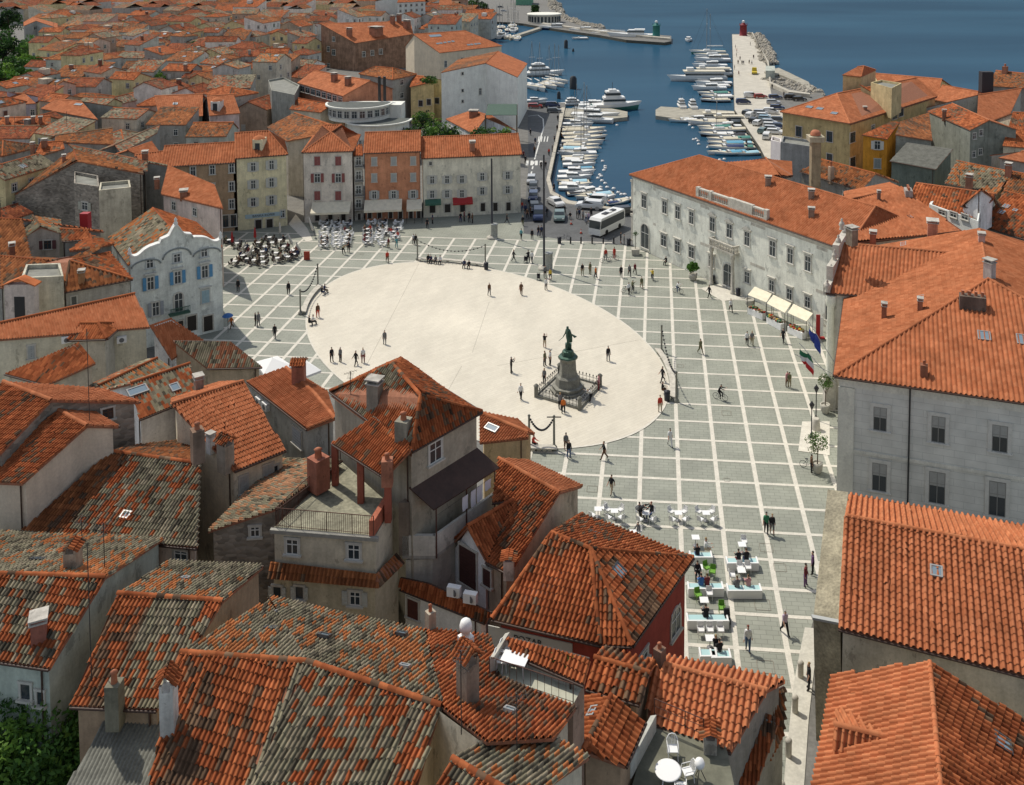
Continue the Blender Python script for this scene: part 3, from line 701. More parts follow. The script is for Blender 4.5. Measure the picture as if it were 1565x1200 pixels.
# ================================================================ foreground
# --- long mixed-tile house at the bottom
a, b, c = S(276,998,17), S(469,1012,17), S(674,1079,17)
pf, pb = slope_plane(a, b, .4, 'F'), slope_plane(a, b, .42, 'B'); pf2, pb2 = slope_plane(b, c, .4, 'F'), slope_plane(b, c, .42, 'B')
f0, f1, f2 = on(pf, 205,1290), on(pf2, 330,1330), on(pf2, 600,1330)
m1, m2 = on(pb2, 575,946), on(pb2, 650,960)
faces = split(a,f0,f1,b,.93,'O','H')+split(b,f1,f2,c,.82,'H','M')+[ ([b, on(pb,409,919), a],'G'), ([c, on(pb2,650,962), on(pb,409,919), b],'G'),
         ([c, on(pb2,744,1134), on(pb2,846,1128), on(pb2,880,1082), on(pb2,762,1034), on(pb2,748,975), on(pb2,650,962)],'O')]
pb2_ = pb2
h = H['front'] = house('townhouse','large house at the bottom whose long roof mixes orange and grey-green tiles below a sagging ridge','house',faces,plaster(BEIGE),4,ridge=False); ridges(h, a, b, c)
chimney(h, 715,1070, 30, 92, 'tile', (.20,.16,.12)); chimney(h, 712,985, 20, 42, 'dome'); chimney(h, 658,963, 13, 42, 'pot', (.30,.26,.2))
for x, y in ((412,963),(495,974)): skylight(h, x, y, 20, 13, white=False)
skylight(h, 613,971, 18, 13, white=False); skylight(h, 618,1021, 17, 12); skylight(h, 779,1088, 20, 14); skylight(h, 427,938, 14, 12)
antenna(h, 705,1112, 130); 
# --- small roof at bottom centre right
a, b = S(691,1161,17.9), S(800,1225,17.9)
h = H['botmid'] = house('townhouse','beige old-tiled roof at the bottom middle beside the white-table terrace','house',gable(a,b,.38,B=[(790,1100),(900,1157)],k='M',kb='G'),plaster(BEIGE),4)
antenna(h, 790,1150, 100)
# --- left of front house
a, b = S(180,908,15.5), S(340,919,15.5)
h = H['mix2'] = house('townhouse','house with half orange, half grey-green tiled roof behind the tall white chimney','house',gable(a,b,.4,B=[(258,858),(402,866)],kb='G')[-1:]+split(a,on(slope_plane(a,b,.4,'F'),108,1078),on(slope_plane(a,b,.4,'F'),240,1084),b,.36,'O','H'),plaster(BROWNW),4); ridges(h, a, b)
chimney(h, 176,1092, 22, 72, 'pot', (.16,.15,.11)); antenna(h, 140,1040, 230, False)
skylight(h, 283,886, 13, 12)
a, b = S(-60,876,16), S(161,882,16)
h = H['left3'] = house('townhouse','left-edge house with mixed tiles, white-capped chimney and green-grey wall above the tree','house',gable(a,b,.4,F=[(-80,998),(76,1021)],B=[(-50,812),(250,823)],k='M',kb='G'),plaster((.30,.33,.28)),4)
chimney(h, 60,973, 25, 34, 'slab', (.25,.1,.07)); chimney(h, 112,868, 24, 42, 'tile', (.28,.24,.18)); skylight(h, 57,857, 22, 12, white=False)
antenna(h, 160,868, 75); antenna(h, 126,846, 60)
win(h, 40,1056, 14, 26, shut=None, st='dark'); win(h, 62,1066, 10, 22, st='dark')
a, b = S(166,1091,12.6), S(248,1097,12.6)
h = H['sheet'] = house('shed','low lean-to with grey corrugated sheet roof beside the big green tree','shed',shed(a,b,.35,[(90,1225),(222,1225)],'K'),plaster(GREYW),3)
# the white chimney rises from the front roof
chimney(H['front'], 259,1112, 27, 96, 'tile', (.46,.45,.40), name='chimney')
# --- middle left
a, b = S(168,690,14.5), S(306,709,14.5)
h = H['mid5'] = house('townhouse','house with broad mottled grey and orange roof left of the railed roof terrace','house',gable(a,b,.4,B=[(205,682),(285,671)],kb='W')[-1:]+split(a,on(slope_plane(a,b,.4,'F'),31,812),on(slope_plane(a,b,.4,'F'),302,837),b,.24,'W','H'),plaster(PINK),4); ridges(h, a, b)
skylight(h, 193,788, 16, 13); win(h, 277,848, 20, 16, col=(.4,.38,.33))
a, b = S(90,628,17), S(133,651,17)
h = H['mid6'] = house('townhouse','orange-roofed house with a big blank beige side wall','house',gable(a,b,.36,F=[(-60,735),(34,739)],B=[(140,627),(181,652)],k='O',kb='N'),plaster((.42,.36,.28), .12),4)
antenna(h, 137,645, 150, False)
a, b = S(5,584,18), S(78,612,18)
h = H['mid7'] = house('townhouse','left-edge house with new orange roof and rough stone wall','house',gable(a,b,.36,F=[(-120,690),(-2,696)],B=[(158,597),(213,615)],k='O',kb='N'),stonewall(),4)
win(h, 165,632, 16, 18, st='dark')
a, b = S(262,617,15.6), S(372,583,15.6)
h = H['mid8'] = house('townhouse','house with square evenly tiled orange slope and white vent boxes on its left rake','house',gable(a,b,.42,F=[(358,720),(437,688)],k='N',kb='N'),plaster(CREAM),4)
chimney(h, 302,684, 18, 40, 'pot', (.20,.13,.09)); chimney(h, 345,708, 21, 44, 'tile', (.32,.28,.22)); chimney(h, 322,680, 11, 18, 'slab', (.5,.5,.46))
win(h, 372,740, 12, 26, shut='closed', sc=(.42,.42,.38)); win(h, 410,720, 13, 22, shut='closed', sc=(.42,.42,.38)); win(h, 420,722, 8, 22)
a, b = S(200,586,14.6), S(290,556,14.6)
h = H['mid9'] = house('townhouse','house with mottled roof holding one large and one small skylight','house',gable(a,b,.42,F=[(213,641),(300,606)],k='M',kb='R'),plaster(WHITEW),4)
skylight(h, 210,598, 30, 16); skylight(h, 267,593, 14, 16); chimney(h, 304,602, 14, 30, 'slab', (.3,.25,.2))
a, b = S(437,562,13.6), S(482,603,13.6)
h = H['mid10'] = house('townhouse','hip-roofed orange house beside the white parasols, two white boxes on its wall','house',gable(a,b,.42,F=[(377,583),(470,656)],B=[(500,599),(512,640)],k='N',kb='N',hipb=True),plaster((.33,.33,.30)),4)
win(h, 455,668, 13, 26, shut='closed', sc=(.40,.42,.44)); chimney(h, 457,582, 19, 34, 'tile', (.28,.12,.08))
a, b = S(522,703,13.2), S(421,778,13.2)
h = H['mid11'] = house('townhouse','old stone house with rubble-like beige tiles beside the roof terrace','house',shed(a,b,.35,[(430,700),(318,812)],'B'),stonewall(),4)
win(h, 390,812, 14, 16, col=(.5,.48,.42)); chimney(h, 487,735, 25, 52, 'pot', (.28,.11,.07))
# more roofs upper left of these
a, b = S(0,494,14.5), S(206,449,14.5)
h = H['mid12'] = house('townhouse','long house with smooth orange hipped roof in front of the baroque facade','house',gable(a,b,.40,F=[(-10,520),(229,500)],k='N',kb='O'),plaster((.44,.41,.31)),3)
win(h, 48,538, 10, 20, shut='closed', sc=(.35,.37,.36)); win(h, 137,528, 9, 24, shut='closed', sc=(.25,.24,.22))
a, b = S(123,493,13.4), S(170,500,13.4)
h = H['dorm12'] = house('roof_annex','small hipped orange roof annex with shutters against the cream wall','annex',gable(S(123,494,13.6),S(150,494,13.6),.45,F=[(104,520),(163,518)],B=None,k='O',hipa=True,hipb=True),plaster((.38,.35,.28)),4)
a, b = S(123,524,14.5), S(146,556,14.5)
h = H['mid13'] = house('townhouse','house with bright square-tiled slope falling to the left below the cream wall','house',[([S(8,571,12.9),S(120,523,14.6),S(146,555,14.4),S(72,588,12.4)],'O')],plaster(BEIGE),4)
a, b = S(232,500,13.6), S(262,486,13.6)
h = H['mid14'] = house('townhouse','plain smooth orange lean-to roof below the baroque house','house',[([S(229,497,12.6),S(261,486,12.8),S(311,520,10.2),S(262,549,9.8)],'N')],plaster(WHITEW),3)
h = H['mid15'] = house('townhouse','dark old house with mossy brown-tiled roof beside the white parasols','house',[([S(264,521,11.2),S(352,522,11.4),S(401,561,9.8),S(317,563,9.6)],'R')],plaster((.36,.29,.20)),3)
h = H['mid16'] = house('townhouse','low house with brown old tiled roof in a courtyard behind the skylights','house',gable(S(150,590,12.6),S(240,548,12.6),.3,F=[(175,605),(262,562)],k='G',kb='R'),plaster(GREYW),3)
# --- terrace house in the middle
TZ = 12.6
def wallbox(name, loop, z0, z1, mt, parent, cap=None, flip=False):
    mb = MB(); q = [V(p.x, p.y, z0) for p in loop]
    mb.prism(q, z1-z0, mt); 
    return mb.obj(name, parent)
t0, t1, t2, t3 = S(419,806,TZ), S(574,819,TZ), S(600,775,TZ), S(522,706,TZ)
root = empty('terrace_house', V(t1.x, t1.y, 4), 'beige house topped by a railed roof terrace with a small tiled canopy', 'house')
wallbox('wall', [t0,t1,t2,t3], 4, TZ, plaster((.42,.38,.29)), root)
mb = MB(); fl = mat('terrace_paving', (.26,.25,.18), .9, noise=.45, scale=.6, noise2=.25, bump=.03)
mb.poly([V(p.x,p.y,TZ+.02) for p in (t0,t1,t2,t3)], fl); mb.prism([V(t0.x-.2,t0.y-.25,TZ-.25),V(t1.x+.2,t1.y-.25,TZ-.25),V(t1.x+.2,t1.y,TZ-.25),V(t0.x-.2,t0.y,TZ-.25)], .24, mat('grey_ledge', (.3,.29,.25), .8, noise=.2)); mb.obj('terrace_floor', root)
def railing(name, pts, hgt, parent, step=.14, r=.014, mt=None, bars=True):
    mb = MB(); mt = mt or mat('rusty_iron', (.10,.045,.03), .7, noise=.3, scale=3)
    for a, b in zip(pts, pts[1:]):
        d = b-a; L_ = d.length; n = int(L_/step)
        mb.tube([a+V(0,0,hgt), b+V(0,0,hgt)], r*2, mt, 5); mb.tube([a+V(0,0,.1), b+V(0,0,.1)], r*1.5, mt, 4)
        if not bars: mb.tube([a+V(0,0,hgt*.55), b+V(0,0,hgt*.55)], r*1.5, mt, 4)
        for i in range(n+1):
            big = i % 12 == 0 or i == n
            if bars or big: mb.tube([a+d*(i/max(n,1)), a+d*(i/max(n,1))+V(0,0,hgt)], r*2.2 if big else r, mt, 4, caps=False)
    return mb.obj(name, parent)
up = V(0,0,.03)
railing('railing', [t3+up+V(0,-.3,0), t0+up+V(.12,0,0), t1+up-V(.12,0,0)], 1.25, root)
mb = MB(); mb.obox(t1+V(-.05,0,0), (t2-t1)*.98, V(-.35,-.05,0), V(0,0,1.0), plaster((.30,.10,.06))); mb.obj('parapet', root)
h = House(); h.root = root; h.walls = [(V(t0.x,t0.y,4),V(t1.x,t1.y,4),TZ,TZ)]; h.lod = 0
win(h, 447,835, 19, 26, col=(.5,.49,.44)); win(h, 541,843, 19, 26, col=(.5,.49,.44)); win(h, 434,900, 12, 18, shut='open', sc=(.46,.47,.42)); win(h, 545,914, 18, 22, shut='open', sc=(.46,.47,.42)); 
# tile skirt and lower storey
s0, s1, s2 = S(414,858,10.45), S(575,877,10.25), S(605,845,10.1)
q0, q1, q2 = S(410,884,9.7), S(579,899,9.65), S(619,860,9.6)
mb = MB()
for f in ([s0,q0,q1,s1],[s1,q1,q2,s2]): tile_face(mb, f, tilemat('W'), 0); mb.poly(f, mat('mortar_and_batten', (.30,.13,.075))); 
mb.obj('lean_to_roof', root)
lw = [V(q0.x+.25,q0.y+.3,4),V(q1.x-.3,q1.y+.3,4),V(q2.x-.5,q2.y+.2,4),V(q2.x-3,q2.y+4,4),V(q0.x+.4,q0.y+5,4)]
mb = MB(); mb.prism(lw, 5.55, plaster((.38,.34,.24))); mb.obj('lower_wall', root)
h.walls = [(lw[0],lw[1],8.8,8.8)]
win(h, 424,904, 11, 18, shut='open', sc=(.46,.47,.42)); win(h, 458,905, 11, 20, shut='open', sc=(.46,.47,.42)); win(h, 543,914, 18, 22, shut='open', sc=(.46,.47,.42))
# canopy
ca, cb = S(571,637,17.2), S(628,688,17.2)
cf = shed(ca, cb, .30, [(508,677),(589,728)], 'O', 'F')
cf[0] = ([ca, S(508,677,15.7), S(589,729,15.7), cb], 'O')
h = H['canopy'] = house('terrace_canopy','small bright orange tiled canopy over the back of the railed terrace','canopy',cf,None,TZ)
br = plaster((.22,.07,.045))
for q in (cf[0][0][1], cf[0][0][2], (cf[0][0][1]+cf[0][0][2])/2): mb = MB(); mb.box((q.x+.1, q.y+.25, TZ), .4, .4, 15.6-TZ, br); mb.obj('pillar', h.root)
chimney(h, 592,727, 17, 36, 'pot', (.30,.13,.08))
# --- tower house
a, b = S(600,557,19.6), S(643,605,19.6)
F0, F1, B1 = S(505,598,16.9), S(629,690,16.9), S(736,629,16.9); B0 = F0+(B1-F1)
h = H['tower'] = house('tower_house','tall grey-brown house with hipped orange roof standing out over the oval square','house',
    [([a,F0,F1,b],'M'),([b,F1,B1],'O'),([b,B1,B0,a],'O'),([a,B0,F0],'O')],plaster((.27,.245,.19)),4)
chimney(h, 573,618, 20, 42, 'slab', (.22,.2,.16)); chimney(h, 617,672, 21, 44, 'pot', (.2,.19,.15)); antenna(h, 536,605, 40)
win(h, 665,690, 20, 34, col=(.5,.49,.44)); 
# lean-to of brown sheet over the laundry balcony
r0, r1 = S(625,745,14.3), S(728,683,14.3); e0, e1_, = S(663,779,12.9), S(761,715,12.9)
root = empty('balcony_house', V(e0.x,e0.y,4), 'balcony wing with dark brown sheet roof and laundry hung under it', 'house')
mb = MB(); bm_ = mat('brown_sheet', (.055,.030,.022), .6, noise=.35, scale=.7, noise2=.1); mb.obox(r0, r1-r0, e0-r0, V(0,0,-.08), bm_); mb.obj('roof', root)
pw = [V(e0.x,e0.y+.25,0), V(e1_.x-.2,e1_.y+.25,0)]; 
dd = (pw[1]-pw[0]).normalized(); nn_ = V(-dd.y, dd.x, 0)
bz = 9.6
mb = MB(); mb.obox(V(pw[0].x,pw[0].y,bz), pw[1]-pw[0], nn_*.18, V(0,0,1.35), plaster((.40,.38,.33),.2)); 
sd = V(r0.x-.5,r0.y+.1,0)-V(pw[0].x,pw[0].y,0); mb.obox(V(pw[0].x,pw[0].y,bz), sd, V(0,0,1.35), nn_*.18+dd*.18, plaster((.40,.38,.33),.2)); mb.obj('parapet', root)
mb = MB(); mb.obox(V(pw[0].x,pw[0].y,bz-.2), pw[1]-pw[0], sd, V(0,0,.2), plaster(GREYW)); mb.obj('balcony_floor', root)
for t in (0.02,.5,.98): mb = MB(); mb.tube([V(pw[0].x,pw[0].y,bz-.2)+(pw[1]-pw[0])*t-nn_*.04, V(pw[0].x,pw[0].y,12.95)+(pw[1]-pw[0])*t-nn_*.04], .05, mat('rusty_iron', (.10,.045,.03)), 5); mb.obj('post', root)
mb = MB(); mb.prism([V(pw[0].x,pw[0].y,4)+nn_*.25,V(pw[1].x,pw[1].y,4)+nn_*.25,V(pw[1].x,pw[1].y,4)+sd*.9,V(pw[0].x,pw[0].y,4)+sd*.9], bz-4.3, plaster((.34,.32,.27))); mb.obj('lower_wall', root)
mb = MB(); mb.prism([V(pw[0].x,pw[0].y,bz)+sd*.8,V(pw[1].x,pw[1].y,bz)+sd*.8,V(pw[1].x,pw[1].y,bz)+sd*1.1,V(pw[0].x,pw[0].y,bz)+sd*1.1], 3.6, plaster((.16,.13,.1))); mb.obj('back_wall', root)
h = House(); h.root = root; h.lod = 0; h.walls = [(V(pw[0].x,pw[0].y,4)+nn_*.22,V(pw[1].x,pw[1].y,4)+nn_*.22,bz,bz)]
root_b = root; LAUN = (pw, nn_, dd)
# --- houses right of it
a, b = S(733,630,11.2), S(807,661,11.2)
h = H['r14'] = house('townhouse','beige house with skylight in its plain orange roof by the oval square','house',gable(a,b,.4,F=[(733,677),(808,669)],k='N',kb='N'),plaster((.46,.36,.22)),3)
skylight(h, 752,655, 24, 12)
a, b = S(762,701,12.3), S(855,753,12.3)
pl15 = slope_plane(a, b, .42, 'F'); o15 = [on(pl15,*q) for q in ((752,768),(785,764),(743,858),(772,873),(788,862))]; v15 = o15[1]
h = H['r15'] = house('townhouse','orange-roofed house with ridge running down toward the square cafe','house',[([a]+o15+[b],'O'),([b,S(889,743,10.3),S(806,703,10.6),a],'N')],plaster((.36,.30,.22)),3)
chimney(h, 778,868, 20, 22, 'tile', (.42,.40,.35)); 
gb_ = v15+V(0,0,.03); ga_ = S(714,805,gb_.z); vb_ = o15[2]+V(0,-.02,.03)
gf = [([ga_, vb_, gb_],'O'), ([ga_, gb_, S(688,834,9.0)],'O')]
h = H['gable15'] = house('gabled_wing','white gabled wing with tall dark brown door beside the laundry balcony','house',gf,plaster((.55,.56,.54),.12),4,gutter=False)
win(h, 716,866, 26, 60, st='dark', shut='closed', sc=(.07,.03,.025)); win(h, 745,882, 11, 26, st='dark', shut='closed', sc=(.07,.03,.025))
RZ = 10.0
a, b = S(843,815,12.6), S(903,839,12.6); e = [S(890,786,RZ), S(1059,852,RZ), S(1052,872,RZ), S(966,987,RZ), S(917,985,RZ), S(752,946,RZ)]
h = H['red'] = house('red_house','deep red Venetian Gothic house with hipped orange roof at the cafe corner','house',
    [([a,b,e[1],e[0]],'O'),([b,e[3],e[1]],'O'),([b,e[4],e[3]],'O'),([a,e[5],e[4],b],'O'),([a,e[0],e[5]],'O')],plaster(RED,.2),0,w=.29,over=.45)
skylight(h, 945,873, 21, 22, white=False); skylight(h, 908,816, 18, 9, white=False)
win(h, 1032,950, 14, 44, st='arch', col=(.5,.47,.4)); win(h, 1049,1000, 12, 40, st='arch', col=(.5,.47,.4)); win(h, 983,1003, 12, 16, col=(.5,.48,.42))
# stone balcony with balusters on the red house
r = hit(h, 1052,1010, True)
if r:
    p, n_, _, u_ = r; mb = MB(); stn = STONE(); p = V(p.x,p.y,p.z-.6)
    mb.obox(p-u_*1.4, u_*2.8, n_*1.0, V(0,0,.18), stn); mb.obox(p-u_*1.4+V(0,0,1.05)+n_*.85, u_*2.8, n_*.18, V(0,0,.12), stn)
    for i in range(12): q = p+u_*(-1.3+i*.236)+n_*.93+V(0,0,.18); mb.lathe(tuple(q), [(.06,0),(.09,.2),(.04,.45),(.08,.87)], stn, 6)
    for s in (-1.35, 1.35):
        mb.obox(p+u_*s+V(0,0,1.05), n_*1.0, u_*.12, V(0,0,.12), stn)
        for i in range(3): q = p+u_*s+n_*(.15+i*.28)+V(0,0,.18); mb.lathe(tuple(q), [(.06,0),(.09,.2),(.04,.45),(.08,.87)], stn, 6)
    mb.obj('balcony', h.root)
a, b = S(992,1010,10.4), S(1172,1056,10.4)
h = H['b17'] = house('townhouse','house with clean light orange barrel tiles above the white-table terrace','house',gable(a,b,.42,F=[(990,1104),(1118,1149)],B=[(1006,1000),(1200,1041)],k='L',kb='L'),plaster(GREYB),2,w=.33)
chimney(h, 1008,1014, 15, 34, 'pot', (.16,.1,.07)); chimney(h, 1085,1148, 26, 40, 'tile', (.30,.28,.24))
a, b = S(908,1005,11.2), S(993,1029,11.2)
h = H['b18'] = house('townhouse','small orange tiled roof between the sun terrace and the light orange roof','house',gable(a,b,.42,F=[(896,1052),(978,1076)],k='O',kb='O'),plaster(BROWNW),2,w=.33)
a, b = S(934,1063,12.1), S(891,1148,12.1)
h = H['b19'] = house('townhouse','orange gabled roof with a skylight and white panel at the bottom middle','house',gable(a,b,.5,F=[(876,1068),(852,1128)],B=[(985,1103),(955,1171)],k='O',kb='O'),plaster(BROWNW),2,w=.3)
skylight(h, 906,1090, 22, 14)
# sun terrace with loungers
zt = z = on(pb2_, 800,1050).z-.25; t = [S(748,1034,z), S(876,1077,z), S(893,1046,z), S(770,1000,z)]
root = empty('sun_terrace', V(t[0].x,t[0].y,4), 'narrow railed roof terrace with pale floor and planters below the red house', 'terrace')
mb = MB(); mb.prism([V(p.x,p.y,4) for p in t], z-4, plaster((.26,.18,.13))); mb.obj('wall', root)
mb = MB(); mb.poly([p+V(0,0,.02) for p in t], mat('terrace_tiles', (.42,.42,.33), .8, noise=.25, scale=1)); mb.obj('terrace_floor', root)
railing('railing', [t[0]+up, t[1]+up], .95, root, .34, .011)
mb = MB(); mb.obox(S(748,1034,z), S(772,995,z)-S(748,1034,z), V(.22,.1,0), V(0,0,.9), plaster((.36,.34,.29))); mb.obj('parapet', root)
t_sun = t
a, b = S(775,974,zt+.9), S(900,1007,zt+.9)
h = H['b20'] = house('townhouse','narrow strip of orange tiles behind the sun terrace below the red house','house',shed(a,b,.4,[(782,998),(893,1046)],'O'),plaster(GREYW),4)
# bottom terrace with white table
z = 9.2; t = [S(962,1215,z), S(1125,1215,z), S(1105,1118,z), S(1000,1085,z)]
root = empty('courtyard_terrace', V(t[0].x,t[0].y,2), 'small walled roof terrace holding a round white table and chairs', 'terrace')
mb = MB(); mb.prism([V(p.x,p.y,2) for p in t], z-2, plaster(GREYW)); mb.obj('wall', root)
mb = MB(); mb.poly([p+V(0,0,.02) for p in t], mat('mossy_floor', (.15,.15,.11), .9, noise=.4, scale=1)); mb.obj('terrace_floor', root)
railing('railing', [S(1000,1093,z+.6), S(1075,1125,z+.6)], .9, root, bars=False); T_tab = z
mb = MB(); q = [S(965,1190,z),S(1003,1118,z)]; mb.obox(q[0], q[1]-q[0], V(-.3,-.05,0), V(0,0,.9), plaster((.34,.34,.30))); mb.obj('parapet', root)
h = H['b21'] = house('townhouse','narrow steep orange roof at the bottom beside the white walkway','house',[([S(1165,1088,8.6),S(1192,1098,8.6),S(1150,1215,6.2),S(1122,1190,6.6)],'O')],plaster(GREYB),1)
h = H['b22'] = house('townhouse','dark house corner with brown tiles leaning over the white walkway','house',[([S(1168,1065,8.8),S(1200,1050,8.6),S(1198,1120,7.2),S(1175,1165,6.6)],'W')],plaster(GREYB),0)
# ================================================================ right side
a, b = S(1421,1013,11.5), S(1440,1235,11.5)
h = H['k'] = house('townhouse','bottom-right house with tall orange gabled roof and a tiled cross dormer','house',gable(a,b,.5,F=[(1272,1033),(1235,1240)],B=[(1600,1125),(1760,1330)],k='L',kb='O'),plaster(CREAM),1,w=.33)
skylight(h, 1532,1137, 30, 28, white=False)
cr0, cr1 = S(1275,1108,10.1), S(1400,1138,10.4)
h = H['kd'] = house('roof_dormer','tiled cross dormer lying over the slope of the bottom-right roof','dormer',[([cr0, S(1273,1160,8.9), S(1322,1175,9.0), cr1],'L'),([cr0, cr1, S(1366,1108,10.0), S(1280,1085,9.2)],'L')],plaster(BEIGE),7.5,w=.33,gutter=False)
a, b = S(1294,789,12.4), S(1640,854,12.4)
h = H['j'] = house('hall_annex','long lower building with fresh orange tiled roof at the right below the town hall','house',gable(a,b,.4,F=[(1281,960),(1640,1052)],B=[(1297,756),(1640,818)],k='N',kb='L'),plaster((.38,.34,.26)),0,w=.36)
skylight(h, 1431,874, 19, 19)
win_h = h
q = [S(1265,748,10.4),S(1296,752,10.6),S(1284,952,8.4),S(1243,944,8.0)]
root = empty('stone_parapet', V(q[3].x,q[3].y,0), 'old lichen-stained stone parapet wall along the right of the square', 'wall')
mb = MB(); sm = mat('lichen_stone', (.30,.27,.19), .95, noise=.45, scale=.9, noise2=.25, bump=.05)
mb.quads([tuple(p) for p in q]+[(p.x+.3, p.y, 0) for p in q], [(3,2,1,0),(0,4,7,3),(3,7,6,2),(2,6,5,1),(1,5,4,0)], sm); mb.obj('wall_mass', root)
mb = MB(); mb.obox(q[3]+V(-.1,-.2,0), q[2]-q[3], V(0,.3,0), V(0,0,.15), mat('zinc', (.3,.31,.3), .5, .3)); mb.obj('ledge', root)
# --- municipality
def ashlar():
    m, N, L, b = nmat('ashlar_render'); b.inputs['Roughness'].default_value = .9; tc = N.new('ShaderNodeTexCoord'); sx = N.new('ShaderNodeSeparateXYZ'); cx = N.new('ShaderNodeCombineXYZ'); L.new(tc.outputs['Object'], sx.inputs[0])
    ad = N.new('ShaderNodeMath'); ad.operation = 'SUBTRACT'; L.new(sx.outputs[0], ad.inputs[0]); L.new(sx.outputs[1], ad.inputs[1]); L.new(ad.outputs[0], cx.inputs[0]); L.new(sx.outputs[2], cx.inputs[1])
    br = N.new('ShaderNodeTexBrick'); br.inputs['Scale'].default_value = 1; br.inputs['Brick Width'].default_value = 2.1; br.inputs['Row Height'].default_value = .62; br.inputs['Mortar Size'].default_value = .022
    br.inputs['Color1'].default_value = (.60,.60,.54,1); br.inputs['Color2'].default_value = (.64,.635,.57,1); br.inputs['Mortar'].default_value = (.48,.48,.43,1); L.new(cx.outputs[0], br.inputs['Vector'])
    n = N.new('ShaderNodeTexNoise'); n.inputs['Scale'].default_value = .7; n.inputs['Detail'].default_value = 7; L.new(tc.outputs['Object'], n.inputs['Vector']); mr = N.new('ShaderNodeMapRange'); mr.inputs[1].default_value = .3; mr.inputs[2].default_value = .7; mr.inputs[3].default_value = .82; mr.inputs[4].default_value = 1.08; L.new(n.outputs[0], mr.inputs[0])
    sc = N.new('ShaderNodeVectorMath'); sc.operation = 'SCALE'; L.new(br.outputs[0], sc.inputs[0]); L.new(mr.outputs[0], sc.inputs['Scale']); L.new(sc.outputs[0], b.inputs['Base Color']); return m
zE, zR = 12.0, 17.0
NLc, FR, APX, RF = S(1275,575,zE), S(1950,671,zE), S(1511,426.5,zR), S(1497,351,zR)
FL = NLc+(S(1288,476,zE)-NLc)*2.3
b2 = APX+(FR-NLc)*.5; BR = FR+(FL-NLc)
mf = [([NLc,FR,APX],'N'), ([FL,NLc,APX,RF],'N'), ([APX,FR,BR,RF],'N'), ([RF,BR,FL],'N')]
h = H['town_hall'] = house('town_hall','big town hall with broad orange hipped roof and pale blue-grey side wall','town hall',mf,ashlar(),0,w=.40,over=.5)
for x, y in ((1412,574),): chimney(h, x, y, 11, 24, 'pot', (.22,.1,.06))
chimney(h, 1351,488, 9, 26, 'slab', (.22,.1,.06)); chimney(h, 1406,475, 9, 20, 'slab', (.22,.1,.06)); chimney(h, 1486,470, 38, 24, 'multi', (.12,.09,.07))
chimney(h, 1334,374, 11, 22, 'slab', (.24,.1,.06)); chimney(h, 1425,354, 17, 18, 'slab', (.4,.2,.13)); chimney(h, 1500,370, 11, 14, 'slab', (.45,.3,.25)); chimney(h, 1512,425, 14, 30, 'slab', (.36,.33,.3))
skylight(h, 1504,514, 19, 20); skylight(h, 1563,520, 18, 22); skylight(h, 1408,457, 22, 10); skylight(h, 1381,374, 22, 9)
for x, y, ww, hh_ in ((1345,640,21,38),(1434,656,23,42),(1528,670,24,44)): win(h, x, y, ww, hh_, col=(.58,.57,.51), st='grey')
for x, y, ww, hh_ in ((1344,729,24,46),(1432,745,26,52),(1524,762,27,56)): win(h, x, y, ww, hh_, col=(.58,.57,.51), st='grey')
# cornice band + downpipe + corner pilaster
wa, wb_, _, _ = [q for q in h.walls if (q[1]-q[0]).length > 20][0]
for (A, B, za, zc) in h.walls:
    pa, pb_ = PR(V(A.x,A.y,11)), PR(V(B.x,B.y,11))
    if min(pa[1], pb_[1]) > 570:
        d = (B-A).normalized(); n_ = V(d.y,-d.x,0); mb = MB(); cm = plaster((.45,.44,.38),.15)
        mb.obox(V(A.x,A.y,zE-1.0)+n_*.003, B-A, n_*.06, V(0,0,.75), cm); mb.obox(V(A.x,A.y,zE-.3), B-A, n_*.28, V(0,0,.2), cm)
        mb.obj('cornice', h.root)
        corner = A if abs(pa[0]-1280) < abs(pb_[0]-1280) else B; s_ = 1 if corner is A else -1
        mb = MB(); mb.obox(V(corner.x,corner.y,0)-d*s_*.05, d*s_*1.35, n_*.12, V(0,0,zE-1.05), plaster((.46,.45,.38),.15)); mb.obj('corner_pilaster', h.root)
        r = hit(h, 1389,680, True); p = r[0]; mb = MB(); mb.tube([V(p.x,p.y,0)+n_*.12, V(p.x,p.y,zE-.1)+n_*.12], .07, DARK(), 6); mb.obj('downpipe', h.root)
        r = hit(h, 1400,750, True); mb = MB(); mb.obox(V(A.x,A.y,5.2), B-A, n_*.1, V(0,0,.3), cm); mb.obj('string_course', h.root)
wg = gable(S(1284,372,15.6), S(1487,389.5,15.9), .4, F=[(1262,448),(1382,455)], B=None, k='N', kb='N')
h = H['wing'] = house('town_hall_wing','cross wing of the town hall with orange tiles behind a carved stone gable','wing',wg,plaster((.45,.42,.35)),0,w=.40)
chimney(h, 1302,366, 14, 20, 'slab', (.2,.16,.12))
